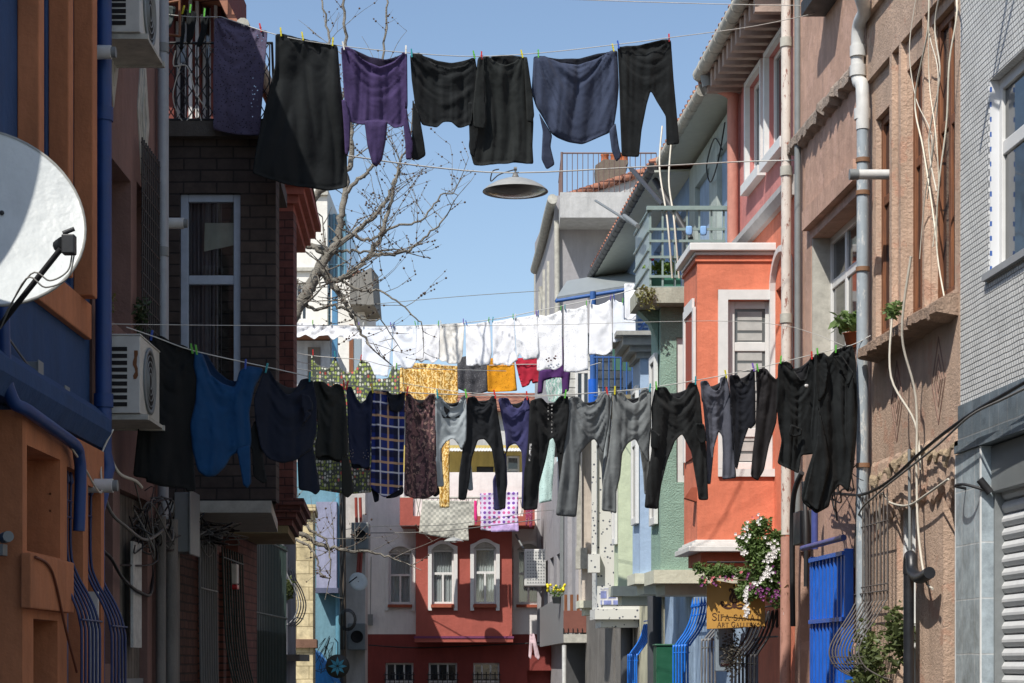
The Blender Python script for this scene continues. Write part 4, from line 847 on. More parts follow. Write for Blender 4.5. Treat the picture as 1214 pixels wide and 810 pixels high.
def diamond(M, u, z, w, h, wall_w=0, mat=DIRTYW, parent=None, nest=True):
    a = MB(); a.prism([(u-w, z), (u, z-h), (u+w, z), (u, z+h)], wall_w, wall_w+.008, M)
    if nest:
        for k, q in ((.7, .012), (.4, .018)): 
            o, i = k, k*.75; P4 = lambda s: [(u-w*s, z), (u, z-h*s), (u+w*s, z), (u, z+h*s)]
            A, B = P4(o), P4(i)
            for j in range(4): a.prism([A[j], A[(j+1)%4], B[(j+1)%4], B[j]], wall_w+.008, wall_w+q, M)
    return a.build('diamond_relief', mat, parent)
diamond(ML, 14.2, 6.0, .26, .5, 0, DIRTYW, HB); diamond(ML, 15.35, 5.75, .24, .7, 0, DIRTYW, HB)
a = MB(); a.box(13.5, 16.35, 0, .15, 7.9, 8.0, ML); a.build('eave', DIRTYW, HB)
us = [15.0+.08*i for i in range(10)]
grille(None, ML, us, [(.06, 3.9), (.06, 5.5)], IRON, .007, [(.06, z, .008) for z in [3.9+.12*i for i in range(14)]], thing_args=('dark lattice guard standing off the wall left of the grey drainpipe', 'window grille'))
a = MB(); a.box(14.86, 15.2, .0, .02, 1.72, 2.5, ML); solo(a, 'notice_sheet', paint('weathered_paper', rgb(185,185,180), .7, .25, sc=14), 'weathered pale notice sheet fixed on the grey plank door', 'notice')
t = thing('drainpipe', 'pale grey double drainpipe left of the dark bay', 'drainpipe', ML(16.0, .06, 0))
for u, w_, r in ((15.9, .055, .04), (16.22, .03, .02)):
    a = MB(); a.tube([(u, w_, 7.9), (u, w_, 2.75)], r, 12, ML); a.build('pipe', paint('pale_pipe', rgb(150,156,162), .5), t)
a = MB(); [a.tube([(15.9, .055, z), (15.9, .055, z+.07)], .05, 12, ML) for z in (6.4, 4.8, 3.2)]; a.build('collar', GREYM, t)
t = thing('pipe_bundle', 'upright grey service pipes beside the plank door', 'pipes', ML(16, .1, 0))
for u, w, r in ((15.8, .06, .04), (16.15, .08, .055), (16.4, .07, .03), (16.55, .06, .025)):
    a = MB(); a.tube(smooth_pts([ML(u, w, 2.75), ML(u, w, 1.0), ML(u, w+.02, .6), ML(u+.1, w+.05, .3)], 4), r, 10); a.build('pipe', CONC, t)
a = MB(); a.tube(smooth_pts([ML(16.1, .1, 1.05), ML(16.12, .2, .98), ML(16.14, .26, .9), ML(16.14, .27, .6)], 4), .06, 10); a.build('elbow', CONC, t)
a = MB(); a.box(16.3, 16.75, .08, .2, 2.5, 2.98, ML); a.box(16.28, 16.77, .2, .215, 2.48, 3.0, ML); solo(a, 'meter_box', GREYM, 'grey meter box amid tangled wires under the dark bay', 'meter box', bevel=.008)
# tangles
rt = random.Random(11)
def tangle(name, c, sx, sy, sz, n, label, mats, r=.007):
    t = thing(name, label, 'cables', c); 
    for m in mats:
        a = MB()
        for i in range(n):
            p = [Vector(c)+Vector((rt.gauss(0, sx*.5), rt.gauss(0, sy*.5), rt.gauss(0, sz*.5))) for _ in range(5)]
            p.sort(key=lambda q: q.y+rt.gauss(0, .2)); a.tube(smooth_pts(p, 5), r*rt.uniform(.6, 1.2), 5)
        a.build('wires', m, t)
tangle('cable_tangle', tuple(P(180, 625, 15.6)), .14, .9, .28, 14, 'tangled grey and black wires beside the meter box', (WIREG, WIREK))
tangle('cable_tangle', tuple(P(240, 632, 17.5)), .3, .6, .14, 16, 'knot of black wires on the dark wall right of the meter box', (WIREK, WIREG))
cable('hanging_cable', [P(112, 530, 13.5), P(128, 600, 13.7), P(150, 625, 14.2), P(175, 640, 15), P(200, 622, 16)], .012, WIREG, 'thick grey conduit looping down from the rusty air conditioner')
cable('hanging_cable', [P(112, 648, 13.5), P(130, 660, 13.8), P(145, 685, 14.3), P(165, 702, 15), P(180, 700, 15.6), P(178, 640, 16)], .013, WIREK, 'heavy black cable drooping in front of the plank door')
cable('hanging_cable', [P(127, 492, 13.6), P(128, 530, 13.6), P(140, 560, 13.8), P(160, 570, 14.1), P(168, 578, 14.3)], .012, WIREW, 'pale hose curling below the rusty air conditioner')
# -- dark brick bay house
DB = bricks('dark_brick', rgb(66,56,52), rgb(74,62,56), rgb(40,34,32), .28, .1, .008, .8)
Yb = 17.2
HC = thing('dark_bay_house', 'dark brown brick house with a projecting bay and tall white window', 'house', (-4, 18.5, 0))
xl, xr = XX(197, Yb), XX(327, Yb)
zb, zt = 2.98, ZZ(165, Yb)
a = MB(); wz0, wz1 = 3.55, ZZ(229, Yb)
wall(a, MF(Yb), xl, xr, zb, zt, [(XX(213, Yb), XX(285, Yb), wz0, wz1)], .25)
a.foot([(xl, Yb+.26), (xr, Yb), (-2.3, 19.6), (xl-.5, 19.6)], zb, zt); a.build('bay_wall', DB, HC)
a = MB(); a.foot([(-6, Yb+.3), (-2.95, Yb+.3), (-2.95, 20.6), (-6, 20.6)], 0, zb); a.foot([(-6, 17.3), (xl, 17.3), (xl, 20.6), (-6, 20.6)], zb+.001, zt+.1); a.build('wall', bricks('dark_red_brick', rgb(84,56,48), rgb(96,66,56), rgb(50,40,36), .22, .08, .01), HC)
w = window(HC, MF(Yb), XX(213, Yb), XX(285, Yb), wz0, wz1, -.1, paint('blue_white_frame', rgb(165,175,190), .4), .065, trans=(.645,), curtain=cloth_mat('shade_curtain', rgb(120,112,118), .06), folds=14)
a = MB(); a.prism([(XX(241, Yb), ZZ(262, Yb)), (XX(277, Yb), ZZ(262, Yb)), (XX(277, Yb), ZZ(288, Yb)), (XX(240, Yb), ZZ(296, Yb))], -.09, -.085, MF(Yb)); a.build('paper_sheet', paint('paper', rgb(175,172,160), .8), w)
a = MB(); a.foot([(xl-.1, Yb-.06), (xr-.03, Yb-.06), (-2.28, 19.7), (xl-.1, 19.7)], zb-.1, zb); a.build('bay_slab', DIRTYW, HC)
a = MB(); a.foot([(xl-.1, Yb-.1), (xr-.05, Yb-.1), (-2.2, 19.8), (xl-.1, 19.8)], zt, zt+.13); a.build('balcony_slab', stucco('grimy_concrete', rgb(84,78,72), .25, 40, .8, .5), HC)
# set back upper storey
a = MB(); xs = XX(262, 18.8); wall(a, MF(18.8), -6, xs, zt+.13, 8.3, [(XX(206, 18.8), XX(222, 18.8), zt+.2, 7.6), (XX(238, 18.8), XX(250, 18.8), zt+.2, 7.8)], .2); a.foot([(-6, 19.01), (xs, 19.0), (xs, 20.6), (-6, 20.6)], zt+.131, 8.3)
a.build('upper_wall', stucco('maroon_plaster', rgb(120,62,54), .15), HC)
window(HC, MF(18.8), XX(206, 18.8), XX(222, 18.8), zt+.2, 7.6, -.15, WHITE, .04); window(HC, MF(18.8), XX(238, 18.8), XX(250, 18.8), zt+.2, 7.8, -.15, WHITE, .03)
for x0, x1 in ((224, 228), (232, 236), (254, 258)):
    a = MB(); a.box(XX(x0, 18.79), XX(x1, 18.79), 0, .03, zt+.14, 8.3, MF(18.8)); a.build('white_board', WHITE, HC)
a = MB(); xe = XX(288, 18.2)
a.add([(xs+.05, 18.0, 7.75), (xe, 18.0, 7.28), (xe, 20.6, 7.28), (xs+.05, 20.6, 7.75), (-6, 18.0, 8.5), (-6, 20.6, 8.5)], [(0, 1, 2, 3), (4, 0, 3, 5)]); a.build('roof', TILE, HC, recalc=False, solid=.07)
a = MB(); a.tube([(xe+.03, 17.95, 7.27), (xe+.03, 20.6, 7.27)], .06, 10); a.build('gutter', DIRTYW, HC)
# railing of the balcony: wrought iron scrolls
RL = thing('balcony_railing', 'black wrought iron railing with looping scrolls on the dark bay balcony', 'railing', (xl, Yb, zt+.13))
z0r, z1r = zt+.16, ZZ(52, Yb)
a = MB(); a.tube([(xl, Yb-.02, z0r), (xr-.03, Yb-.02, z0r), (-2.2, 18.7, z0r)], .01, 6); a.tube([(xl, Yb-.02, z1r), (xr-.03, Yb-.02, z1r), (-2.2, 18.7, z1r)], .012, 6); a.build('rail', IRON, RL)
n = 11
for i in range(n):
    x = xl+(xr-.05-xl)*i/(n-1); a = MB(); a.tube([(x, Yb-.02, z0r), (x, Yb-.02, z1r)], .006, 5); hh = z1r-z0r
    if i < n-1:
        dx = (xr-.05-xl)/(n-1)
        for s in (0, 1):
            pts = [(x+dx*(.5+(.45 if (k % 2) ^ s else -.45)), Yb-.02, z0r+hh*k/4) for k in range(5)]; a.tube(smooth_pts(pts, 5), .005, 5)
    a.build('scroll', IRON, RL)
rt2 = random.Random(4)
cable('hanging_cable', [P(208, 60, 17.1), P(206, 78, 17.1), P(222, 79, 17.1), P(232, 110, 17.1), P(245, 130, 17.1)], .006, WIREW, 'white wires looped over the balcony railing left of the lace sheet')
cable('hanging_cable', [P(215, 75, 17.12), P(205, 115, 17.12), P(218, 145, 17.12), P(232, 128, 17.12), P(240, 148, 17.12)], .005, WIREW, 'thin pale wire coiling behind the socks on the balcony')
HGR = MB(); 
for p0, p1 in (((196, 4), (213, 1)), ((213, -10), (213, 43)), ((213, 43), (180, 39))): HGR.tube([P(*p0, 17.0), P(*p1, 17.0)], .012, 6)
solo(HGR, 'drying_frame', BROWNW, 'thin brown wooden drying frame near the drainpipe top', 'drying frame')
# big grey grille under the dark bay
bulge(17.35, 18.3, 8, [(.45, .1), (.42, .45), (.3, .8), (.2, 1.1), (.14, 1.35), (.12, 2.85)], 'tall grey bulging grille under the dark bay, tied with white straps', paint('grey_iron', rgb(92,92,90), .5), None, [(.13, 2.25), (.13, 1.4), (.15, 1.36)], r=.013)
bulge(19.0, 20.4, 9, [(.6, .1), (.52, .5), (.36, .9), (.22, 1.3), (.12, 1.8), (.08, 2.7)], 'dark green bulging grille farther along under the red cornice', paint('green_iron', rgb(30,46,40), .5), None, [(.35, .95), (.09, 2.6), (.5, .55)], r=.010)
a = MB(); c = P(273, 683, 19.6); a.box(c.x-.0, c.x+.07, c.y-.03, c.y+.1, c.z-.08, c.z+.12); o = solo(a, 'alarm_siren', PVC, 'small white and red alarm box on the dark wall', 'alarm box', bevel=.015)
a = MB(); a.box(c.x-.002, c.x+.072, c.y-.032, c.y+.102, c.z-.13, c.z-.082); a.build('red_lens', paint('red_lens', rgb(180,30,40), .3), o, bevel=.01)
# -- red brick house with stepped cornices
RB = bricks('red_brick', rgb(112,66,58), rgb(124,76,66), rgb(80,50,46), .24, .085, .008, .8); RED = stucco('red_trim', rgb(166,96,80), .12, 60, .3, .25)
HD = thing('red_brick_house', 'narrow red brick house with stepped brick cornices behind the dark bay', 'house', (-4, 22.5, 0))
Yd = 21.4; x1 = XX(344, Yd); x2 = XX(352, 23.4)
zt2 = ZZ(252, Yd); zb2 = ZZ(592, Yd)
a = MB(); a.foot([(-6, Yd), (x1, Yd), (x2, 23.4), (-6, 23.4)], zb2, zt2); a.foot([(-6, Yd+.4), (-2.95, Yd+.4), (-2.95, 23.4), (-6, 23.4)], 0, zb2); a.build('wall', RB, HD)
a = MB(); a.foot([(-2.78, Yd-.05), (x1+.04, Yd-.05), (x1+.04, Yd+.25), (-2.78, Yd+.25)], zb2, zt2); a.foot([(-2.6, Yd+.8), (x2+.05, Yd+.8), (x2+.05, Yd+1.2), (-2.6, Yd+1.2)], zb2, zt2)
a.build('pilaster', RB, HD)
a = MB()
for k, (dz, e) in enumerate(((0, .04), (.1, .1), (.2, .16), (.3, .22))): a.foot([(-6, Yd-e), (x1+e, Yd-e), (x2+e+.05, 23.5), (-6, 23.5)], zt2+dz*.8, zt2+(dz+.1)*.8)
a.build('cornice', RED, HD)
a = MB(); a.add([(-6, Yd-.25, zt2+.33), (x1+.25, Yd-.25, zt2+.33), (x2+.25, 23.6, zt2+.33), (-6, 23.6, zt2+.33), (-3, 22.4, zt2+.7), (-6, 22.4, zt2+.7)], [(0, 1, 4, 5), (1, 2, 4), (2, 3, 5, 4)]); a.build('roof', TILE, HD, recalc=False)
a = MB()
for k in range(4):
    e = .14-.045*k+.02; a.foot([(-4, Yd-e), (x1+e, Yd-e), (x2+e, 23.4), (-4, 23.4)], zb2-.07*(k+1), zb2-.07*k)
a.build('corbel', RB, HD)
a = MB(); a.foot([(-4, Yd-.02), (x1-.02, Yd-.02), (x2-.02, 23.4), (-4, 23.4)], zb2-.36, zb2-.28); a.build('soffit', stucco('cream_soffit', rgb(150,135,95)), HD)
a = MB()
for i in range(5): a.box(19.0+.5*i, 19.2+.5*i, .0, .1, 0, 2.7, lambda u, w, z: (-2.95+w, u, z))
solo(a, 'brick_piers', bricks('pier_brick', rgb(104,60,48), rgb(120,72,58), rgb(60,46,40), .2, .07, .01), 'row of red brick piers in shade behind the green grille', 'brick piers')
# -- iron gate and low yard wall
a = MB(); x = -3.0
t = thing('iron_fence', 'tall dark green lattice fence in the shade below the red cornice', 'fence', (x, 24, 0))
for i in range(22): a.tube([(x, 23.5+.16*i, .1), (x, 23.5+.16*i, 3.15)], .01, 5)
a.build('bars', paint('green_iron2', rgb(40,58,54), .5), t)
a = MB(); [a.tube([(x, 23.4, z), (x, 27, z)], .014, 5) for z in (.2, 1.2, 2.2, 3.1)]; a.build('rails', paint('green_iron2', rgb(40,58,54), .5), t)
a = MB(); a.box(23.4, 27, -.12, -.04, .1, 2.0, lambda u, w, z: (x+w, u, z)); a.build('sheet_panel', paint('green_sheet', rgb(60,78,74), .5, .2), t)
# grey house with a bulging white grille and ledge
HE = thing('grey_yard_house', 'low grey plastered house end with a bulging pale grille, left of the sandstone wall', 'house', (-4, 28, 0))
a = MB(); wall(a, MF(27.2), -6.5, -3.02, 0, 3.45, [(-4.6, -3.9, 1.0, 2.6)], .25); a.foot([(-6.5, 27.46), (-3.02, 27.46), (-3.02, 28.3), (-6.5, 28.3)], 0, 3.45); a.build('wall', stucco('blue_grey_plaster', rgb(120,122,132)), HE)
window(HE, MF(27.2), -4.6, -3.9, 1.0, 2.6, -.2, WHITE, mull=(.5,))
a = MB(); a.foot([(-3.3, 26.9), (-2.82, 26.9), (-2.82, 28.2), (-3.3, 28.2)], ZZ(784, 27), ZZ(776, 27)); a.build('ledge', CONC, HE)
pf = [(.02, 2.1), (.1, 2.12), (.2, 2.22), (.25, 2.4), (.2, 2.6), (.1, 2.8), (.05, 3.1), (.04, 3.35)]
bulge(27.0, 28.0, 4, pf, 'pale grey pear shaped grille holding a plant, before the sandstone wall', paint('pale_iron', rgb(130,132,134), .5), None, [(.21, 2.22), (.05, 3.2)], r=.009, M=lambda u, w, z: (-3.1+w, u, z))
# -- far left houses
SAND = bricks('sandstone', rgb(196,180,140), rgb(212,196,156), rgb(150,135,100), .5, .26, .008, .5)
HF = thing('sandstone_house', 'pale sandstone block wall with a brown ledge, partly sunlit, behind the yard', 'house', (-4.5, 41, 0))
a = MB(); zs = ZZ(606, 40); a.foot([(-9, 40), (XX(371, 40), 40), (XX(374, 42), 42), (-9, 42)], 0, zs); a.build('wall', SAND, HF)
a = MB(); a.foot([(-9, 39.9), (XX(376, 40), 39.9), (XX(377, 42), 42), (-9, 42)], ZZ(768, 40), ZZ(758, 40)); a.build('ledge', stucco('brown_ledge', rgb(120,88,70)), HF)
a = MB(); a.foot([(-9, 39.85), (XX(375, 40), 39.85), (XX(377, 42), 42), (-9, 42)], zs, zs+.12); a.build('coping', SAND, HF)
HG = thing('teal_house', 'teal and lavender painted house with a shallow bay, behind the sandstone wall', 'house', (-4.5, 46, 0))
a = MB(); a.foot([(-9, 45), (XX(404, 45), 45), (XX(408, 48), 48), (-9, 48)], 0, ZZ(548, 45)); a.build('wall', stucco('teal_plaster', rgb(110,150,165), .1), HG)
a = MB(); a.foot([(XX(375, 44.6), 44.6), (XX(399, 44.6), 44.6), (XX(399, 44.6), 44.99), (XX(375, 44.6), 44.99)], ZZ(697, 44.6), ZZ(595, 44.6)); a.build('bay', stucco('lavender_plaster', rgb(150,152,176), .08), HG)
a = MB(); a.foot([(XX(374, 44.5), 44.5), (XX(401, 44.5), 44.5), (XX(401, 44.5), 44.98), (XX(374, 44.5), 44.98)], ZZ(703, 44.5), ZZ(697, 44.5)); a.build('bay_ledge', stucco('slate_trim', rgb(90,96,120)), HG)
a = MB(); a.tube([P(401, 548, 44.9), P(401, 800, 44.9)], .06, 8); solo(a, 'drainpipe', paint('teal_pipe', rgb(90,140,160), .5), 'teal drainpipe at the corner of the teal house', 'drainpipe')
a = MB(); a.tube([P(406, 560, 43.5), P(407, 810, 43.5), P(407, 830, 43.5)], .07, 10); t = solo(a, 'utility_pole', wood('pole_wood', rgb(70,62,54), rgb(90,80,70)), 'dark utility pole wrapped with wires beside the teal house', 'utility pole')
a = MB(); rr = random.Random(5)
for i in range(6): a.tube(smooth_pts([P(406+rr.uniform(-3, 3), 570+40*k, 43.3-rr.random()*.2) for k in range(6)], 4), .015, 4)
a.build('wires', WIREK, t)
t = thing('cable_coil', 'black coil of spare cable hung on the utility pole', 'cable coil', P(413, 735, 43.3)); a = MB()
for i in range(5): a.lathe([(.17+.015*i, -.012), (.182+.015*i, 0), (.17+.015*i, .012)], P(412, 735, 43.2-.04*i), 18, Matrix.Rotation(PI/2, 3, 'X') @ Matrix.Diagonal((.8, 1, 1)))
a.build('loops', WIREK, t)
HH = thing('grey_lane_house', 'narrow grey beige wall carrying air conditioners between the pole and the end house', 'house', (-4, 50, 0))
a = MB(); a.foot([(-9, 49), (XX(433, 49), 49), (XX(436, 53), 53), (-9, 53)], 0, ZZ(545, 49)); a.build('wall', stucco('grey_beige_plaster', rgb(196,190,184), .12), HH)
for y, lb in ((636, 'far dusty air conditioner high on the beige wall left of the end house'), (755, 'far dusty air conditioner low on the beige wall left of the end house')):
    c = P(428 if y < 700 else 424, y, 48.6); t = thing('air_conditioner', lb, 'air conditioner', c, 'far air conditioners'); a = MB(); a.box(c.x-.22, c.x+.2, 48.4, 48.99, c.z-.32, c.z+.32); a.build('casing', GREYM, t, bevel=.02)
    a = MB(); a.lathe([(.001, 0), (.13, 0), (.14, .02), (.15, 0)], (c.x, 48.39, c.z), 16, Matrix.Rotation(PI/2, 3, 'X')); a.build('fan', DARKIN, t, recalc=False)
t = thing('downpipes', 'pair of rusty red pipes bending above the small satellite dish', 'pipes', P(424, 680, 48.5))
for dx in (0, 5):
    a = MB(); a.tube(smooth_pts([P(422+dx, 590, 48.7), P(423+dx, 620, 48.7), P(426+dx*.6, 640, 48.6), P(424+dx*.6, 680, 48.6)], 4), .04, 6); a.build('pipe', paint('rust_red_pipe', rgb(140,60,48), .5), t)
c = P(424.5, 690, 47.5); t = thing('satellite_dish', 'small far white satellite dish on the beige wall', 'satellite dish', c); q = Vector((0, 0, 1)).rotation_difference(Vector((.3, -.9, .25)).normalized()).to_matrix()
a = MB(); a.lathe([(.001, 0), (.12, .01), (.22, .04), (.225, .03), (.001, -.03)], c, 24, q); a.build('reflector', paint('dish_paint', rgb(196,202,200), .45, .08), t, recalc=False)
a = MB(); a.tube([c+Vector((-.2, -.1, -.02)), c+Vector((0, -.4, .1))], .015, 5); a.tube([c, c+Vector((-.1, 1.5, .1))], .02, 5); a.build('arm', IRON, t)
c = P(400.5, 790, 42.5); t = thing('medallion_sign', 'round dark sign with a turquoise eight petalled star above the street at lower left', 'sign', c)
a = MB(); X90 = Matrix.Rotation(PI/2, 3, 'X'); a.lathe([(.001, .0), (.235, .0), (.25, .02), (.25, .06), (.001, .06)], c, 32, X90); a.build('disc', paint('medallion_base', rgb(60,60,56), .5), t)
a = MB()
for k in range(8):
    an = 2*PI*k/8; pt = lambda r, b: (c.x+r*math.cos(an+b), c.z+r*math.sin(an+b))
    a.prism([pt(.02, 0), pt(.1, -.36), pt(.2, 0), pt(.1, .36)], 0, .03, MF(c.y-.06))
a.build('star', paint('turquoise', rgb(70,160,190), .4), t)
a = MB(); a.tube([c+Vector((0, 0, .25)), c+Vector((0, 0, .5)), c+Vector((-.2, 1.5, .6))], .012, 5); a.build('hook', IRON, t)
t = thing('awning', 'folded bright blue awning below the star medallion', 'awning', P(385, 815, 43.5)); a = MB()
a.add([P(370, 770, 44), P(396, 808, 42.5), P(396, 840, 42.4), P(368, 830, 44), P(380, 775, 44.6), P(404, 812, 43.4)], [(0, 1, 2, 3), (0, 4, 5, 1)]); a.build('canvas', cloth_mat('blue_canvas', rgb(40,120,190)), t, recalc=False, solid=.03)
tangle('cable_tangle', tuple(P(385, 780, 43.2)), .4, .4, .6, 8, 'dark mess of wires around the star medallion', (WIREK,), .007)
# white tower and the boxed oriel behind the tree
WT = stucco('white_plaster', rgb(222,220,212), .05, 40, .2, .15)
HW = thing('white_tower_house', 'tall white apartment house seen through the bare tree', 'house', (-9, 66, 0))
Yw = 62; a = MB(); ops = [(XX(p, Yw), XX(p+14, Yw), ZZ(y+44, Yw), ZZ(y, Yw)) for p in (350,) for y in (250, 335)]
wall(a, MF(Yw), -14, XX(388, Yw), 0, ZZ(222, Yw), ops, .3); a.foot([(-14, Yw+.31), (XX(388, Yw), Yw+.31), (XX(388, Yw), 70), (-14, 70)], 0, ZZ(222, Yw)); a.build('wall', WT, HW)
for o in ops: window(HW, MF(Yw), *o, -.25, WHITE, .06, mull=(.5,))
a = MB(); [a.box(-14, XX(389, Yw), 0, .12, ZZ(y+4, Yw), ZZ(y, Yw), MF(Yw)) for y in (228, 318, 400)]; a.build('string_course', DIRTYW, HW)
a = MB(); a.foot([(XX(388, Yw+.5), Yw+.5), (XX(409, Yw+.5), Yw+.5), (XX(409, Yw+.5), 68), (XX(388, Yw+.5), 68)], ZZ(470, Yw), ZZ(250, Yw)); a.build('glazed_stair', glass('teal_glass', (.05, .11, .15), .15), HW)
a = MB(); [a.tube([(XX(p, Yw+.45), Yw+.45, ZZ(470, Yw)), (XX(p, Yw+.45), Yw+.45, ZZ(250, Yw))], .05, 6) for p in (389, 396, 402, 409)]; [a.box(XX(388, Yw), XX(409, Yw), -.5, -.4, ZZ(y+1.5, Yw), ZZ(y, Yw), MF(Yw)) for y in (280, 310, 340, 370, 400)]; a.build('glazing_bars', paint('teal_frame', rgb(90,130,150), .4), HW)
HX = thing('oriel_house', 'white house with a boxed grey oriel against the sky behind the tree', 'house', (-7.5, 62, 0))
Yx = 59; a = MB(); a.foot([(XX(392, Yx), Yx), (XX(432, Yx), Yx), (XX(432, Yx), 64), (XX(392, Yx), 64)], 0, ZZ(330, Yx)); a.build('wall', WT, HX)
a = MB(); ox0, ox1 = XX(418, Yx), XX(450, Yx); a.add([(ox0, Yx-1.0, ZZ(368, Yx)), (XX(446, Yx), Yx-1.0, ZZ(368, Yx)), (ox0, Yx-1.0, ZZ(338, Yx)), (XX(443, Yx), Yx-1.0, ZZ(325, Yx)), (ox0, Yx+1, ZZ(372, Yx)), (ox1, Yx+1, ZZ(372, Yx)), (ox0, Yx+1, ZZ(338, Yx)), (XX(446, Yx), Yx+1, ZZ(320, Yx))], [(0, 1, 3, 2), (1, 5, 7, 3), (2, 3, 7, 6), (0, 4, 5, 1), (0, 2, 6, 4), (4, 6, 7, 5)]); a.build('oriel', stucco('oriel_grey', rgb(128,126,120), .1), HX)
a = MB(); a.foot([(XX(412, Yx), Yx-.2), (XX(428, Yx), Yx-.2), (XX(428, Yx), 63), (XX(412, Yx), 63)], ZZ(330, Yx), ZZ(322, Yx)); a.build('roof', TILE, HX)
a = MB(); a.box(XX(414, Yx), XX(419, Yx), 0, .05, ZZ(520, Yx), ZZ(385, Yx), MF(Yx)); a.build('brown_shutter', BROWNW, HX)
a = MB(); a.box(XX(420, Yx), XX(428, Yx), 0, .05, ZZ(450, Yx), ZZ(395, Yx), MF(Yx)); a.build('glass_panel', glass('pale_glass', (.25, .3, .33), .2), HX)
HY2 = thing('lean_to', 'small grey lean to with a brown boarded eave under the white valance', 'shed', (-6.5, 54, 0))
Yl = 52; a = MB(); a.foot([(XX(300, Yl), Yl), (XX(392, Yl), Yl), (XX(392, Yl), 57), (XX(300, Yl), 57)], ZZ(560, Yl), ZZ(404, Yl)); a.build('wall', stucco('pale_grey_plaster', rgb(176,178,180)), HY2)
a = MB(); a.foot([(XX(300, Yl), Yl-.8), (XX(392, Yl), Yl-.8), (XX(388, Yl), 57), (XX(300, Yl), 57)], ZZ(403, Yl), ZZ(397, Yl)); a.build('eave', BROWNW, HY2)
a = MB(); a.box(XX(365, Yl), XX(380, Yl), 0, .04, ZZ(520, Yl), ZZ(412, Yl), MF(Yl)); a.build('shutter', paint('taupe', rgb(96,88,80), .6), HY2)
a = MB(); a.box(XX(394, Yl), XX(400, Yl), -.2, .1, ZZ(560, Yl), ZZ(345, Yl), MF(Yl)); a.build('blue_post', paint('steel_blue', rgb(80,130,165), .4), HY2)
# ================================================================== END HOUSE
Ye = 55.0; XE = lambda p: XX(p, Ye); ZE = lambda p: ZZ(p, Ye)
HZ = thing('end_house', 'red and white house closing the street, with a red bay and arched white windows', 'house', (-.5, 57, 0))
ERED = stucco('brick_red_plaster', rgb(166,86,74), .08, 50, .2, .2); EWH = stucco('off_white_plaster', rgb(228,224,220), .05, 50, .2, .2); EDR = stucco('deep_red_plaster', rgb(130,56,50), .08, 50, .2, .25)
def arch_window(parent, M, u0, u1, z0, z1, w, mat, trim=True):
    f = window(parent, M, u0, u1, z0, z1, w, WHITE, .055, mull=((.5, 0, .55),), trans=(.56,), curtain=CURT, folds=8)
    W = u1-u0; n = 10; a = MB(); rise = .16
    arc = [(u0+W*i/n, z1+rise*math.sin(PI*i/n)**.8) for i in range(n+1)]
    if trim:
        e = .1; out = [(u0-e, z0-.18), (u0-e, z1)]+[(x-(e if i == 0 else -e if i == n else 0), z+e*.9) for i, (x, z) in enumerate(arc)]+[(u1+e, z1), (u1+e, z0-.18)]
        inn = [(u0-.0, z0-.18), (u0, z1)]+arc+[(u1, z1), (u1, z0-.18)]
        for i in range(len(out)-1): a.prism([out[i], out[i+1], inn[i+1], inn[i]], .0, .09, M)
        a.build('arched_surround', WHITE, parent)
    a = MB(); a.prism(arc, -.05, .03, M); a.build('arch_head', DIRTYW, f)
    a = MB(); a.box(u0-.02, u1+.02, .0, .14, z0-.1, z0-.02, M); a.build('sill', stucco('terracotta_sill', rgb(160,84,60)), f)
a = MB(); w1 = (XE(461), XE(488), ZE(716), ZE(655)); w2 = (XE(613), XE(640), ZE(716), ZE(652))
wall(a, MF(Ye), XE(432), XE(745), ZE(752), ZE(560), [w1, w2], .3); a.foot([(XE(432), Ye+.31), (XE(745), Ye+.31), (XE(745), 60), (XE(432), 60)], ZE(752), ZE(560)); a.build('upper_wall', EWH, HZ)
arch_window(HZ, MF(Ye), *w1, -.08, None); arch_window(HZ, MF(Ye), *w2, -.08, None)
gops = [(XE(457), XE(490), 0.6, ZE(786)), (XE(508), XE(542), .6, ZE(786)), (XE(561), XE(592), .6, ZE(786)), (XE(625), XE(655), .1, ZE(795))]
a = MB(); wall(a, MF(Ye-.001), XE(431), XE(745), 0, ZE(752), gops, .3); a.foot([(XE(431), Ye+.32), (XE(745), Ye+.32), (XE(745), 60), (XE(431), 60)], 0, ZE(752)); a.build('ground_floor_wall', EDR, HZ)
for o in gops[:3]:
    window(HZ, MF(Ye), *o, -.2, WHITE, .05, mull=(.33, .66), trans=(.5,))
    a = MB(); W = o[1]-o[0]
    for i in range(7): x = o[0]+W*i/6; a.tube([(x, Ye-.1, o[2]), (x, Ye-.1, ZE(800)), (x, Ye-.1, ZE(797))], .012, 4)
    for z in (ZE(800), ZE(806)): a.tube([(o[0]-.05, Ye-.1, z), (o[1]+.05, Ye-.1, z)], .012, 4)
    a.build('grille', IRON, HZ)
Yf = 54.2; xa, xb = XX(493, Yf), XX(607, Yf); zb0, zb1 = ZZ(757, Yf), ZZ(625, Yf)
b1 = (XX(512, Yf), XX(538, Yf), ZZ(716, Yf), ZZ(652, Yf)); b2 = (XX(562, Yf), XX(588, Yf), ZZ(716, Yf), ZZ(650, Yf))
a = MB(); wall(a, MF(Yf), xa, xb, zb0, zb1, [b1, b2], .25); a.foot([(xa, Yf+.26), (xb, Yf+.26), (xb, Ye-.002), (xa, Ye-.002)], zb0, zb1); a.build('bay_wall', ERED, HZ)
arch_window(HZ, MF(Yf), *b1, -.08, None); arch_window(HZ, MF(Yf), *b2, -.08, None)
a = MB(); a.foot([(xa-.03, Yf-.03), (xb+.03, Yf-.03), (xb+.03, Ye-.004), (xa-.03, Ye-.004)], zb0-.1, zb0); a.build('bay_foot', ERED, HZ)
a = MB(); a.foot([(xa-.05, Yf-.05), (xb+.05, Yf-.05), (xb+.05, Ye-.006), (xa-.05, Ye-.006)], zb0+.001, zb0+.06); a.build('purple_band', paint('purple_trim', rgb(110,50,90), .6), HZ)
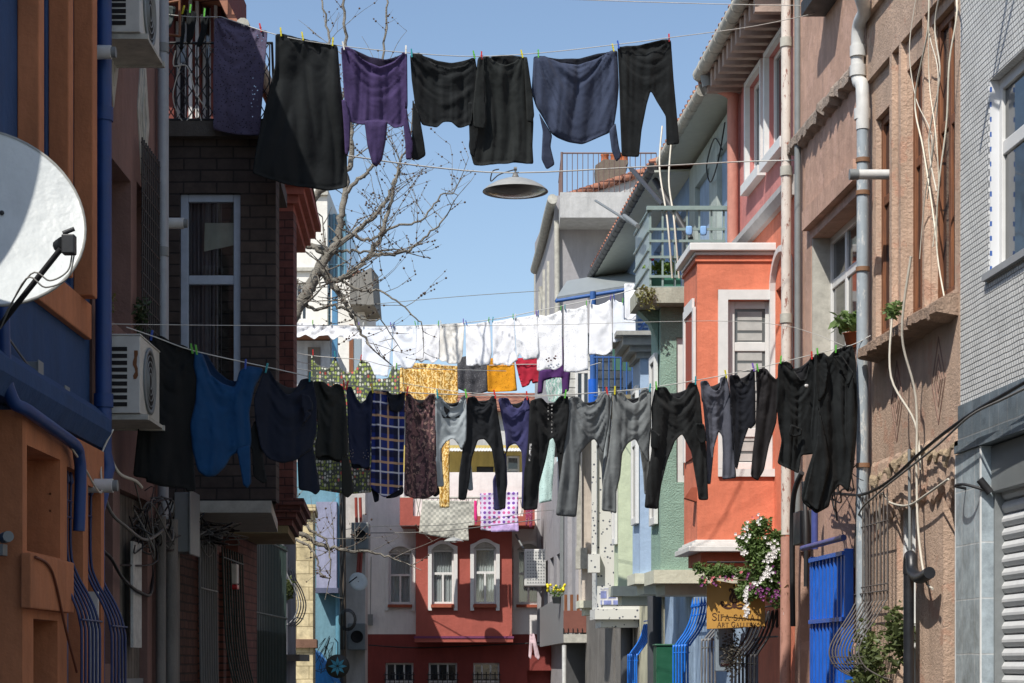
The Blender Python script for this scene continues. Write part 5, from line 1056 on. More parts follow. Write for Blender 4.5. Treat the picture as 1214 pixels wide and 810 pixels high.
# balcony on the bay
Yg = 53.6; bx0, bx1 = XX(474, Yg), XX(634, Yg)
a = MB(); a.foot([(bx0, Yg), (bx1, Yg), (bx1, Ye-.008), (bx0, Ye-.008)], ZZ(623, Yg), ZZ(612, Yg)); a.box(bx0, bx0+.35, 0, .12, ZZ(612, Yg), ZZ(590, Yg), MF(Yg+.12)); a.box(bx1-.3, bx1, 0, .12, ZZ(612, Yg), ZZ(592, Yg), MF(Yg+.12)); a.build('balcony', ERED, HZ)
a = MB(); zr = ZZ(590, Yg)
for i in range(40): x = bx0+.3+(bx1-bx0-.6)*i/39; a.tube([(x, Yg+.05, ZZ(612, Yg)), (x+.1*(-1)**i, Yg+.05, zr)], .012, 4)
a.tube([(bx0, Yg+.05, zr), (bx1, Yg+.05, zr)], .03, 5); a.build('balcony_railing', DIRTYW, HZ)
a = MB(); d1 = (XX(565, 57), XX(585, 57), ZZ(612, 57), ZZ(553, 57)); d2 = (XX(600, 57), XX(616, 57), ZZ(568, 57), ZZ(540, 57)); YEL = stucco('ochre_yellow', rgb(190,168,96), .1)
wall(a, MF(57), XX(470, 57), XX(640, 57), ZZ(625, 57), ZZ(528, 57), [d1, d2], .25); a.foot([(XX(470, 57), 57.26), (XX(640, 57), 57.26), (XX(640, 57), 60), (XX(470, 57), 60)], ZZ(625, 57), ZZ(528, 57)); a.build('terrace_wall', YEL, HZ)
a = MB(); a.box(d1[0], d1[1], -.2, -.15, d1[2], d1[3], MF(57)); a.build('terrace_door', paint('dark_door', rgb(40,38,38), .5), HZ)
window(HZ, MF(57), *d2, -.2, WHITE, .06, trans=(.4,))
a = MB(); x0, x1_ = XX(520, 56), XX(625, 56); n = 120; vs = []
for i in range(n+1): x = x0+(x1_-x0)*i/n; dz = .012*math.sin(i*PI*.5); vs += [(x, 55.6, ZZ(536, 56)+dz), (x, 58, ZZ(520, 56)+dz)]
a.add(vs, [(2*i, 2*i+2, 2*i+3, 2*i+1) for i in range(n)], True); a.build('corrugated_roof', paint('corrugated', rgb(200,200,196), .5), HZ, recalc=False, solid=.02)
HV = thing('rear_tiled_house', 'low house with a red tile roof band behind the end house', 'house', (-1, 64, 0))
a = MB(); a.foot([(XX(470, 62), 62), (XX(660, 62), 62), (XX(660, 62), 67), (XX(470, 62), 67)], 0, ZZ(484, 62)); a.build('wall', stucco('grey_white_plaster', rgb(190,190,188)), HV)
a = MB(); a.add([(XX(468, 61.6), 61.6, ZZ(485, 61.6)), (XX(655, 61.6), 61.6, ZZ(485, 61.6)), (XX(650, 64), 64, ZZ(466, 64)), (XX(470, 64), 64, ZZ(466, 64)), (XX(655, 67), 67, ZZ(480, 67)), (XX(468, 67), 67, ZZ(480, 67))], [(0, 1, 2, 3), (3, 2, 4, 5)]); a.build('roof', TILE, HV, recalc=False, solid=.1)
cable('street_cable', [P(432, 632, 53), P(520, 630, 52), P(640, 616, 50)], .012, WIREG, 'grey street cable above the arched windows')
cable('street_cable', [P(437, 765, 54.8), P(500, 768, 54.8), P(600, 764, 54.8), P(640, 762, 54.8)], .02, WIREK, 'dark cable along the top of the deep red ground floor')
a = MB(); c = P(439, 735, 54.9); a.box(c.x-.07, c.x+.07, c.y-.08, c.y+.05, c.z-.15, c.z+.15); a.tube([c, P(440, 660, 54.9)], .012, 5); solo(a, 'fuse_box', GREYM, 'little grey fuse box on the white corner of the end house', 'fuse box')
c = P(634, 673, 53.6); t = thing('air_conditioner', 'perforated white outdoor unit at the right window of the end house', 'air conditioner', c, 'far air conditioners')
a = MB(); a.box(c.x-.28, c.x+.3, 53.4, 53.8, c.z-.5, c.z+.48); a.build('casing', PVC, t, bevel=.03)
a = MB(); [a.box(c.x-.2+i*.07, c.x-.17+i*.07, 53.39, 53.41, c.z-.42+j*.08, c.z-.39+j*.08) for i in range(7) for j in range(11)]; a.build('perforation', GREYM, t)
a = MB(); a.tube([c+Vector((-.3, 0, .5)), c+Vector((-.5, .5, .9))], .03, 6); a.tube([c+Vector((.2, .3, -.4)), c+Vector((.2, 1.4, -.6))], .03, 5); a.build('bracket', GREYM, t)
# ================================================================== RIGHT SIDE, far to near
GR = stucco('grey_render', rgb(158,156,158), .05, 50, .2, .25)
HK = thing('grey_slot_house', 'grey house with upright window slots, running back to the end house', 'house', (3.5, 49, 0))
a = MB(); ops = [(uR(p+4.5), uR(p), ZZ(745, 50), ZZ(590+(p-640)*.0, 50)) for p in (645, 652, 660)]
ops = [(min(o[0], o[1]), max(o[0], o[1]), o[2], 4.3) for o in ops]
wall(a, MR, 43.8, 55.2, 2.1, 6.6, ops, .35, D=5); a.box(43.8, 55.2, -5, -.3, 0, 2.1, MR); a.build('wall', GR, HK)
for o in ops: window(HK, MR, *o, -.3, BROWNW, .05)
a = MB(); [a.box(u, u+.12, 0, .1, 2.1, 6.6, MR) for u in (44.6, 46.4, 54.8)]; a.build('pilaster', GR, HK)
a = MB(); a.box(48.2, 48.32, .02, .1, 2.1, 6.6, MR); a.build('downpipe', GREYM, HK)
Yk = 44.0; a = MB(); X0, X1 = XX(657, Yk), XX(762, Yk); kw = (XX(738, Yk), XX(756, Yk), ZZ(316, Yk), ZZ(282, Yk))
wall(a, MF(Yk), X0, X1, 6.6, ZZ(232, Yk), [kw], .3)
a.foot([(X0, Yk+.31), (X1+3, Yk+.31), (X1+3, 49), (XX(634, 49), 49)], 6.601, ZZ(232, Yk)); a.build('upper_wall', GR, HK)
window(HK, MF(Yk), *kw, -.22, BROWNW, .07, curtain=CURT)
a = MB(); KX = XX(664, Yk-1.2); a.foot([(KX, Yk-1.2), (X1+.4, Yk-1.2), (X1+.4, Yk-.002), (KX, Yk-.002)], ZZ(258, Yk-1.2), ZZ(234, Yk-1.2)); a.box(KX, X1+.4, 1.1, 1.2, ZZ(234, Yk-1.2)+.001, ZZ(228, Yk-1.2), MF(Yk)); a.build('terrace_slab', stucco('pale_slab', rgb(186,186,184), .05), HK)
# pitched roof with tile edge
a = MB(); 
za, zbk = ZZ(229, Yk), ZZ(196, Yk+1); a.prism([(XX(676, Yk), za), (XX(775, Yk), za), (XX(775, Yk), ZZ(196, Yk))], -3, -.4, MF(Yk)); a.build('gable_wall', stucco('pale_slab', rgb(186,186,184), .05), HK)
a = MB(); n = 12
for i in range(n):
    t0 = i/n; t1 = (i+1.15)/n; xA, xB = XX(672, Yk)+(XX(772, Yk)-XX(672, Yk))*t0, XX(672, Yk)+(XX(772, Yk)-XX(672, Yk))*t1
    zA, zB = ZZ(229, Yk)+(ZZ(197, Yk)-ZZ(229, Yk))*t0, ZZ(229, Yk)+(ZZ(197, Yk)-ZZ(229, Yk))*t1
    a.tube([(xA, Yk+.35, zA), (xB, Yk+.35, zB)], .1, 8, r1=.08)
    a.add([(xA, Yk+.3, zA), (xB, Yk+.3, zB), (xB, Yk+3.2, zB), (xA, Yk+3.2, zA)], [(0, 1, 2, 3)])
a.build('roof_tiles', TILE, HK)
a = MB(); a.prism([(XX(708, 45.2), ZZ(222, 45.2)), (XX(742, 45.2), ZZ(222, 45.2)), (XX(742, 45.2), ZZ(196, 45.2)), (XX(745, 45.2), ZZ(193, 45.2)), (XX(744, 45.2), ZZ(190, 45.2)), (XX(716, 45.2), ZZ(189, 45.2)), (XX(706, 45.2), ZZ(196, 45.2))], -2.0, -1.2, MF(Yk)); ch = a.build('chimney', stucco('chimney_stone', rgb(110,100,88)), HK)
for p in (717, 728, 734, 740):
    a = MB(); x = XX(p, 45.5); a.lathe([(.09, 0), (.08, .12), (.1, .14), (.07, .2)], (x, Yk+1.5, ZZ(192, 45.5)), 10); a.build('chimney_pot', stucco('clay', rgb(190,110,70)), ch)
t = thing('roof_railing', 'thin rusty railing round the flat roof beside the chimney', 'railing', (X0, Yk-1.1, ZZ(222, Yk)))
zr0, zr1 = ZZ(230, Yk-1.1), ZZ(182, Yk-1.1); RST = paint('rusty_rail', rgb(112,90,84), .6)
a = MB(); xs0, xs1 = XX(666, Yk-1.1), XX(778, Yk-1.1); nn = 19
for i in range(nn): x = xs0+(xs1-xs0)*i/(nn-1); a.tube([(x, Yk-1.12, zr0), (x, Yk-1.12, zr1)], .008, 4)
for i in range(6): a.tube([(xs0, Yk-1.1+i*.5, zr0), (xs0, Yk-1.1+i*.5, zr1)], .012, 4)
a.build('balusters', RST, t)
a = MB(); a.tube([(xs0, Yk+1.5, zr1), (xs0, Yk-1.12, zr1), (xs1, Yk-1.12, zr1)], .018, 6); a.tube([(xs0, Yk-1.12, zr0), (xs0, Yk-1.12, zr1+.02)], .03, 6); a.build('top_rail', RST, t)
a = MB(); a.tube(smooth_pts([P(655, 236, 43.6), P(650, 255, 44.6), P(642, 290, 46.4), P(634, 320, 48.6)], 6), .11, 10); a.build('gutter', DIRTYW, HK)
a = MB(); a.tube([P(660, 262, 43.9), P(661, 400, 43.9), P(661, 470, 43.9)], .06, 8); a.build('downpipe', DIRTYW, HK)
a = MB(); a.tube([P(636, 322, 48.9), P(636, 400, 48.9)], .06, 8); a.build('downpipe', DIRTYW, HK)
a = MB()
for p0, p1, y in (((640, 400), (653, 320), 47.5), ((641, 340), (654, 400), 47.3), ((646, 320), (646, 405), 47), ((651, 310), (651, 405), 46), ((641, 345), (641, 405), 48)): a.tube([P(*p0, y-.6), P(*p1, y-.6)], .06, 5)
a.build('timber_brace', DIRTYW, HK)
# street level bits on the grey house: metal balcony, brown fascia, shop
t = thing('metal_balcony', 'grey sheet metal balcony with a yellow planter on the grey slot house', 'balcony', (1.2, 43, 2))
a = MB(); y0, y1 = 43.6, 48.5
Xs = XX(668, 43.6); a.add([(XX(640, 49.5), 49.5, ZZ(765, 45)), (Xs, 43.6, ZZ(762, 43.6)), (Xs, 43.6, ZZ(705, 43.6)), (XX(640, 49.5), 49.5, ZZ(712, 45)-.05)], [(0, 1, 2, 3)]); a.build('side_panel', paint('balcony_grey', rgb(128,130,130), .5), t, recalc=False, solid=.05)
a = MB(); a.foot([(Xs, 43.5), (XX(738, 43.5), 43.5), (XX(738, 43.5), 44.2), (Xs, 44.2)], ZZ(750, 43.5), ZZ(724, 43.5)); a.build('fascia', paint('brown_fascia', rgb(118,72,60), .6), t)
a = MB(); a.foot([(Xs, 43.4), (XX(738, 43.5), 43.4), (XX(738, 43.5), 45), (Xs, 45)], ZZ(762, 43.5), ZZ(752, 43.5)); a.build('lintel', DIRTYW, t)
a = MB(); [a.tube([(Xs+.1*i, 43.48, ZZ(752, 43.5)), (Xs+.1*i, 43.48, ZZ(745, 43.5))], .01, 4) for i in range(12)]; a.build('drip_bar', IRON, t)
a = MB(); [a.box(XX(p, 43.6), XX(p+3.5, 43.6), 0, .1, ZZ(724, 43.6), ZZ(705, 43.6), MF(43.7)) for p in (669, 676, 684)]; a.build('balustrade', BROWNW, t)
a = MB(); [a.box(XX(p, 43.6), XX(p+3, 43.6), 0, .1, ZZ(820, 43.6), ZZ(764, 43.6), MF(43.6)) for p in (668, 700, 733)]; a.box(XX(671, 44.4), XX(733, 44.4), 0, .05, 0, ZZ(763, 44.4), MF(44.4)); a.build('shop_front', paint('shop_grey', rgb(70,70,70), .5), t)
a = MB(); a.tube([P(669, 765, 43.3), P(669, 830, 43.3)], .05, 8); solo(a, 'drainpipe', PVC, 'white downpipe below the grey metal balcony', 'drainpipe')
def leaves(mb, c, sx, sy, sz, n, size, rnd, drop=0):
    for i in range(n):
        v = Vector((rnd.gauss(0, 1), rnd.gauss(0, 1), rnd.gauss(0, 1)));  v = v.normalized()*rnd.random()**.45
        p = Vector(c)+Vector((v.x*sx, v.y*sy, v.z*sz-drop*rnd.random()))
        d = Vector((rnd.uniform(-1, 1), rnd.uniform(-1, 1), rnd.uniform(-.8, .5))).normalized(); s = size*rnd.uniform(.6, 1.3)
        q = d.cross(Vector((rnd.uniform(-1, 1), rnd.uniform(-1, 1), rnd.uniform(-1, 1)))).normalized(); nn = d.cross(q)
        mb.add([p, p+d*s*.5+q*s*.28+nn*s*.08, p+d*s, p+d*s*.5-q*s*.28+nn*s*.08], [(0, 1, 2, 3)])
def leafmat(name, c, c2):
    if name in MATS: return MATS[name]
    m, nt, b = newmat(name); n = tex_noise(nt, objc(nt, True), 9, 3); nt.links.new(ramp(nt, n, [(.3, c), (.7, c2)]), b.inputs['Base Color']); b.inputs['Roughness'].default_value = .55
    tr = N(nt, 'ShaderNodeBsdfTranslucent'); tr.inputs[0].default_value = (*[x*1.3 for x in c2], 1); mx = N(nt, 'ShaderNodeMixShader'); mx.inputs[0].default_value = .25
    nt.links.new(b.outputs[0], mx.inputs[1]); nt.links.new(tr.outputs[0], mx.inputs[2]); nt.links.new(mx.outputs[0], nt.nodes['Material Output'].inputs[0]); MATS[name] = m; return m
LEAF = leafmat('leaf_green', (.07, .12, .03), (.17, .26, .08)); LEAFD = leafmat('leaf_dark', (.02, .04, .015), (.05, .08, .03))
rl = random.Random(21)
def pot_plant(c, s, label, fl=None, pot=True, n=120, cat='potted plant', pm=None, lf=None, size=.05):
    t = thing('potted_plant', label, cat, c)
    if pot: a = MB(); a.lathe([(.001, -.14), (.08, -.14), (.11, 0), (.12, .0), (.1, -.01), (.001, -.01)], c, 14); a.build('pot', pm or stucco('clay', rgb(190,110,70)), t, recalc=False)
    a = MB(); leaves(a, Vector(c)+Vector((0, 0, s*.5)), s, s*.7, s*.6, n, size, rl); a.build('foliage', lf or LEAF, t, recalc=False)
    if fl: a = MB(); [a.ball(Vector(c)+Vector((rl.uniform(-s, s), rl.uniform(-s, s)*.6, s*.6+rl.uniform(0, s*.6))), size*.45, a=5, b=3) for _ in range(max(8, n//6))]; a.build('flowers', paint('flower_'+fl[0], fl[1], .6), t)
pot_plant(P(660, 708, 44.2), .22, 'grey planter overflowing with yellow flowers on the metal balcony', ('yellow', rgb(225,205,40)), pm=GREYM, size=.08)
# bays, one house each
def bay_house(name, label, wc, front, Y0, pl, pr, pside, Yside, py_top, py_bot, uend, base, zroof, base_mat, ledge=None, cornice=None, lm=None, ops=(), wall_top=None):
    """house whose projecting bay has its front at Y0 between pixels pl..pr; the ground-floor wall stays in the street line"""
    t = thing(name, label, 'house', (RX-.07*Y0+1, Y0+1, 0))
    xl_, xr_ = XX(pl, Y0), RX-.07*Y0+.3
    zt_, zb_ = ZZ(py_top, Y0), ZZ(py_bot, Y0); Yside = Y0*(pl-439.)/(pside-439.); xsb = XX(pside, Yside); ubase = uend; uend = Yside
    t['xs'] = (xl_, Y0, xsb, Yside)
    a = MB(); wall(a, MF(Y0), xl_, xr_, zb_, zt_, ops, .22); a.foot([(xl_, Y0+.221), (xr_, Y0+.221), (xr_, uend), (xsb, uend)], zb_, zt_)
    a.build('bay_wall', wc, t)
    a = MB(); a.box(Y0+.05, ubase, -4, -.02, 0, wall_top or zt_, MR); a.build('wall', base_mat, t)
    if ledge: 
        a = MB(); e, h = ledge; a.foot([(xl_-e, Y0-e), (xr_, Y0-e), (xr_, uend), (xsb-e, uend)], zb_-h, zb_-.001); a.foot([(xl_+.06, Y0+.06), (xr_, Y0+.06), (xr_, uend), (xsb+.06, uend)], zb_-h-.14, zb_-h); a.build('ledge', lm, t)
    if cornice:
        a = MB(); cm, steps = cornice; z = zt_
        for e, h in steps: a.foot([(xl_-e, Y0-e), (xr_, Y0-e), (xr_, uend+e*.3), (xsb-e, uend+e*.3)], z, z+h-.001); z += h
        a.build('cornice', cm, t)
    return t
def SD(t):                                          # mapping along a bay's left flank, u = 0..1
    x0, y0, x1, y1 = t['xs']; del t['xs']; return lambda u, w, z: (x0+(x1-x0)*u-w, y0+(y1-y0)*u, z)
GW = stucco('green_wall', rgb(146,176,160), .08, 45, .8, .2, bd=.03); BW = stucco('pale_blue_wall', rgb(162,184,208), .05, 50, .2, .15); CG = stucco('cream_green_wall', rgb(196,206,176), .05, 50, .2, .15)
CREAM = stucco('cream_trim', rgb(206,206,186), .06, 50, .2, .2)
# beige bay
t = bay_house('beige_bay_house', 'beige house with a narrow projecting bay, between the grey slot house and the speckled bay', stucco('beige_wall', rgb(204,192,178), .06), None, 38.5, 690, 706, 686, 41, 470, 712, 43.7, None, 6, CONC, (.05, .14), None, CREAM)
a = MB(); c = P(690, 662, 38.4); a.box(c.x-.12, c.x+.1, c.y-.05, c.y+.2, c.z-.2, c.z+.2); a.box(c.x-.1, c.x-.02, c.y, c.y+.05, c.z+.2, c.z+2.2); a.build('white_corbel', DIRTYW, t)
# speckled bay
m, nt, b = newmat('speckled_mosaic'); v = wallvec(nt); vo = N(nt, 'ShaderNodeTexVoronoi'); vo.inputs['Scale'].default_value = 13; nt.links.new(v, vo.inputs['Vector'])
nt.links.new(mixc(nt, ramp(nt, vo.outputs['Distance'], [(.2, 1.), (.26, 0.)]), (.62, .62, .58), (.05, .06, .09)), b.inputs['Base Color']); b.inputs['Roughness'].default_value = .5; SPK = m
t = bay_house('speckled_bay_house', 'white bay covered with dark speckled mosaic over a small blue tile panel', SPK, None, 35, 708, 733, 702, 37, 470, 722, 38.4, None, 6, CONC, (.04, .18), None, SPK)
a = MB(); a.box(XX(712, 35), XX(733, 35), .0, .02, ZZ(717, 35), ZZ(698, 35), MF(35)); a.build('tile_panel', bricks('blue_tiles', rgb(150,160,205), rgb(120,130,190), rgb(210,210,215), .16, .16, .02), t)
a = MB(); c = P(707, 668, 34.9); a.box(c.x-.14, c.x+.06, c.y-.06, c.y+.2, c.z-.16, c.z+.16); a.box(c.x-.08, c.x, c.y, c.y+.1, c.z+.16, c.z+2.6); a.build('mosaic_corbel', SPK, t)
# cream green bay
ops = ()
t = bay_house('cream_bay_house', 'pale cream green bay house with a brown tiled cornice, third bay past the orange one', CG, None, 32, 733, 757, 728, 34, 492, 695, 34.9, None, 6, stucco('base_cream', rgb(190,186,160)), (.09, .16), (stucco('tan_cornice', rgb(150,140,112)), ((.05, .1), (.2, .08), (.32, .1))), CREAM)
window(t, SD(t), .15, .8, ZZ(645, 32), ZZ(510, 32), .0, WHITE, .1, trans=(.6,))
# pale blue bay
t = bay_house('blue_bay_house', 'pale blue bay house with a grey stepped cornice and cream ledge', BW, None, 29, 759, 784, 750, 31, 425, 680, 31.9, None, 6, stucco('base_blue', rgb(150,172,196)), (.08, .15), (stucco('grey_cornice', rgb(166,166,160)), ((.06, .08), (.16, .08), (.26, .12), (.36, .06))), CREAM)
window(t, SD(t), .15, .8, ZZ(620, 29), ZZ(455, 29), .0, WHITE, .1, trans=(.6,))
# green bay with balcony
Yg = 25.6
gops = [(XX(802, Yg), XX(822, Yg), ZZ(572, Yg), ZZ(400, Yg))]
t = bay_house('green_bay_house', 'textured green bay house under the railed balcony', GW, None, Yg, 783, 812, 772, 28, 378, 676, 28.9, None, 6, stucco('base_blue', rgb(150,172,196)), (.09, .17), None, CREAM, ops=gops, wall_top=8.6)
window(t, MF(Yg), *gops[0], -.08, WHITE, .09, trans=(.5,)); window(t, SD(t), .25, .85, ZZ(620, Yg), ZZ(415, Yg), .0, WHITE, .1, trans=(.6,))
a = MB(); slx, sby = XX(756, 25.3), 28.4
a.foot([(slx, 25.3), (2.85, 25.3), (2.85, 26.5), (XX(747, 26.1), 26.1)], ZZ(364, Yg), ZZ(346, Yg)); a.build('balcony_slab', stucco('mossy_slab', rgb(176,176,160), .2, 40, .5, .5), t)
a = MB(); pr = [(XX(783, Yg)-.01, ZZ(412, Yg)), (XX(779, Yg), ZZ(395, Yg)), (XX(772, Yg), ZZ(378, Yg)), (XX(760, Yg), ZZ(366, Yg)), (XX(758, Yg), ZZ(364.5, Yg)), (2.8, ZZ(364.5, Yg)), (2.8, ZZ(378, Yg)), (XX(783, Yg)-.01, ZZ(378, Yg))]
a.prism(pr, -.55, -.23, MF(Yg)); a.prism([(XX(783, Yg), ZZ(378, Yg)-.0), (2.8, ZZ(378, Yg)), (2.8, ZZ(364.5, Yg)), (XX(783, Yg), ZZ(364.5, Yg))], -.22, 0, MF(Yg)); a.build('curved_corbel', GW, t)
# upper floors set in the street line
a = MB(); UPW = stucco('grey_green_upper', rgb(168,178,172), .06)
uo = [(25.9, 26.7, 6.6, 8.3), (27.3, 28.5, 6.2, 8.3)]
wall(a, MR, 25.45, 29.0, 6.1, 8.65, uo, .25, w=.05); a.build('upper_wall', UPW, t)
for o in uo: window(t, MR, *o, -.12, paint('grey_frame', rgb(150,156,160), .4), .06, mull=(.5,))
RAIL = thing('balcony_railing', 'grey green steel railing with a cross grid round the first floor balcony', 'railing', (1.8, 25.5, ZZ(346, Yg)))
RG = paint('rail_grey_green', rgb(128,146,142), .45); zb_, zt_ = ZZ(346, 25.5), ZZ(250, 25.5)
cx, fx = XX(771, 25.5), XX(858, 25.5); bk = (XX(755, 26.95), 26.95)
for i, x in enumerate([cx+(fx-cx)*k/6 for k in range(7)]):
    a = MB(); a.box(x-.012, x+.012, 25.49, 25.515, zb_, zt_); a.build('post', RG, RAIL)
a = MB()
for y in (248, 272, 286, 305, 328, 341): a.box(cx-.02, fx+.02, 25.47, 25.488, ZZ(y+1.8, 25.5), ZZ(y-1.2, 25.5))
a.box(cx-.05, fx+.05, 25.44, 25.54, zt_, zt_+.05); a.build('rails', RG, RAIL)
a = MB(); a.add([(cx, 25.52, zb_), (bk[0], bk[1], zb_), (bk[0], bk[1], zt_), (cx, 25.52, zt_)], [(0, 1, 2, 3)]); a.build('side_panel', paint('side_panel', rgb(140,156,158), .4), RAIL, recalc=False, solid=.02)
a = MB()
for zf in (.0, .3, .52, .75, 1.0): a.tube([(cx-.02, 25.5, zb_+(zt_-zb_)*zf), (bk[0]-.03, bk[1], zb_+(zt_-zb_)*zf)], .02, 5)
a.build('side_rails', RG, RAIL)
a = MB(); a.tube([P(740, 256, 27.0), P(756, 268, 25.6)], .03, 6); a.tube([P(706, 238, 30.2), P(757, 270, 26.0)], .018, 6); solo(a, 'line_bracket', GREYM, 'slanting grey bracket pole left of the balcony railing', 'bracket')
t = thing('planter', 'green window box of leafy plants behind the balcony rails', 'planter', P(786, 340, 25.9)); a = MB(); c = P(786, 338, 25.9)
a.box(c.x-.22, c.x+.22, 25.8, 26.0, c.z-.1, c.z+.1); a.build('box', paint('green_box', rgb(50,110,90), .5), t, bevel=.01)
a = MB(); leaves(a, c+Vector((0, 0, .2)), .24, .1, .13, 160, .1, rl); a.build('foliage', leafmat('leaf_bright', (.10, .18, .03), (.2, .3, .06)), t, recalc=False)
a = MB(); a.ball(P(773, 307, 25.8), .03); solo(a, 'flower', paint('flower_magenta', rgb(180,40,100), .5), 'single magenta bloom behind the railing corner', 'flower')
for i, p in enumerate((817, 834)):
    a = MB(); c = P(p, 270, 25.45); 
    layer(a, [(c.x-.04, c.z+.02), (c.x+.04, c.z+.02), (c.x+.045, c.z-.06), (c.x+.03, c.z-.1), (c.x-.03, c.z-.1), (c.x-.045, c.z-.06)], 25.44, h=.012, A=.004, puff=.01)
    solo(a, 'blue_cloth_bag', cloth_mat('light_blue_cloth', rgb(130,170,215)), ['light blue peg bag clipped to the rail, left one', 'light blue peg bag clipped to the rail, right one'][i], 'bag', recalc=False)
a = MB(); c = P(767, 352, 25.25); leaves(a, c, .16, .05, .17, 160, .05, rl); solo(a, 'wall_weed', leafmat('leaf_dry', (.12, .13, .03), (.22, .2, .06)), 'dry yellow green weeds sprouting on the balcony slab corner', 'plant', recalc=False)
# roof edges right
def eave(t, u0, u1, z, off, soff, gm=DIRTYW, gr=.075, tiles=True, name=''):
    a = MB(); a.prof([(-1.5, z+.02), (off, z-.04), (off, z-.01), (-1.5, z+.06)], u0, u1, MR); a.build('soffit', soff, t)
    a = MB(); n = int((u1-u0)/.35); a.tube([(u0, off+.03, z+.02), (u1, off+.03, z+.02)], gr, 10, MR); 
    for i in range(n+1): u = u0+(u1-u0)*i/max(1, n); a.tube([(u, off+.03, z+.02), (u+.03, off+.03, z+.02)], gr*1.08, 10, MR)
    a.build('gutter', gm, t)
    a = MB(); a.prof([(off+.0, z+.05), (off, z+.11), (-4, z+1.6), (-4, z+.1), (-1.5, z+.08)], u0, u1, MR)
    for i in range(int((u1-u0)/.22)): u = u0+.11+.22*i; a.tube([(u, off+.05, z+.1), (u, -4, z+1.62)], .07, 6, MR)
    a.build('roof', TILE, t)
SOF = bricks('soffit_boards', rgb(176,180,170), rgb(184,188,178), rgb(110,110,105), 9, .09, .006); 
tg = [o for o in bpy.data.objects if o.name.startswith('green_bay_house')][0]
eave(tg, 25.4, 29.0, 8.78, .42, paint('soffit_white', rgb(178,182,172), .6, .1))
HN = thing('blue_upper_house', 'pale blue upper storey under a dark gutter and boarded soffit, past the railed balcony', 'house', (3.5, 33, 0))
a = MB(); nops = [(29.6, 30.7, 6.6, 8.3), (32, 33, 6.6, 8.3)]; wall(a, MR, 29.0, 37, 6.6, 8.7, nops, .25, D=4); a.build('wall', stucco('clear_blue', rgb(130,160,200), .06), HN)
for o in nops: window(HN, MR, *o, -.15, WHITE, .06, mull=(.5,))
eave(HN, 29.0, 37, 8.68, .55, paint('soffit_white', rgb(178,182,172), .6, .1), paint('dark_gutter', rgb(58,58,60), .5), .07)
a = MB(); a.tube([MR(29.3, .5, 8.6), MR(28.6, .1, 7.6)], .05, 6); a.tube([P(748, 200, 30.0), P(786, 243, 27.0)], .035, 6); a.build('brace', paint('dark_gutter', rgb(58,58,60), .5), HN)
for i, (p0, p1) in enumerate((((785, 150), (797, 330)), ((796, 165), (805, 330)))):
    cable('hanging_cable', [P(p0[0], p0[1], 27), P(p0[0]-3, p0[1]+50, 26.2), P(p1[0]-6, 260, 25.45), P(*p1, 25.44)], .012, WIREW, ['white cable hanging before the balcony, left of the pair', 'white cable hanging before the balcony, right of the pair'][i], n=6)
cable('hanging_cable', [MR(25.8, .1, 8.5), MR(26.2, .12, 8.1), MR(26.9, .1, 8.0), MR(27.2, .1, 8.3), MR(26.6, .1, 8.5), MR(26.0, .1, 8.2)], .01, WIREK, 'black cable coil on the soffit of the grey green upper storey')
# blue pergola and terrace behind
PG = thing('pergola', 'blue steel pergola with grey roof sheets above the white laundry', 'pergola', P(703, 470, 34)); BS = paint('blue_steel', rgb(50,90,150), .4)
a = MB(); a.tube([P(703, 346, 33.0), P(703, 480, 33.0)], .05, 8); a.build('post', BS, PG)
a = MB(); a.tube([P(703, 450, 33.0), P(703, 500, 33.0)], .08, 12); a.build('post_sleeve', BLUEP, PG)
A0, A1, B0, B1 = P(660, 352, 33.5), P(757, 336, 33.0), P(672, 333, 37), P(760, 318, 37)
a = MB(); a.add([A0, A1, B1, B0], [(0, 1, 2, 3)]); a.build('roof_sheet', paint('roof_sheet', rgb(140,146,146), .5, .12), PG, recalc=False, solid=.05)
a = MB(); dz = Vector((0, 0, -.07))
a.tube([A0+dz, A1+dz], .032, 6); a.tube([B0+dz, B1+dz], .03, 6)
for k in range(5): t0 = k/4; a.tube([A0.lerp(A1, t0)+dz, B0.lerp(B1, t0)+dz], .035, 6)
a.build('beams', BS, PG)
t = thing('blue_railing', 'blue terrace railing under the pillowcases beside the sleeve of the blue post', 'railing', P(740, 460, 31.5))
a = MB(); [a.tube([P(p, 422, 32), P(p, 520, 32)], .013, 5) for p in range(708, 752, 7)]; [a.tube([P(704, y, 32), P(752, y, 32)], .016, 5) for y in (424, 470)]; a.build('bars', BS, t)
t = thing('terrace_house', 'pale terrace house with horizontal boards behind the blue railing', 'house', (2.5, 36, 0))
a = MB(); a.foot([(XX(672, 37.5), 37.5), (4.5, 37.5), (4.5, 43.5), (XX(672, 37.5)+.1, 43.5)], ZZ(505, 37.5), ZZ(395, 37.5)); a.build('wall', bricks('white_boards', rgb(196,196,190), rgb(206,206,200), rgb(120,120,118), 30, .16, .012), t)
window(t, MF(37.5), XX(682, 37.5), XX(700, 37.5), ZZ(500, 37.5), ZZ(440, 37.5), .0, WHITE, .05, mull=(.5,))
a = MB(); a.box(XX(726, 33), XX(735, 33), 0, .1, ZZ(440, 33), ZZ(396, 33), MF(33)); a.box(XX(738, 33), XX(748, 33), 0, .05, ZZ(440, 33), ZZ(404, 33), MF(33)); a.build('green_shutter', paint('green_shutter', rgb(60,100,84), .5), t)
a = MB(); [a.box(XX(756, 29.5), XX(768, 29.5), 0, .03, ZZ(y+1.5, 29.5), ZZ(y-1, 29.5), MF(29.5)) for y in range(380, 402, 5)]; [a.tube([P(754, 400, 29.4), P(768, 376, 29.4)], .02, 4)]; solo(a, 'blue_lattice', BS, 'small blue lattice panel under the mossy balcony slab', 'lattice')
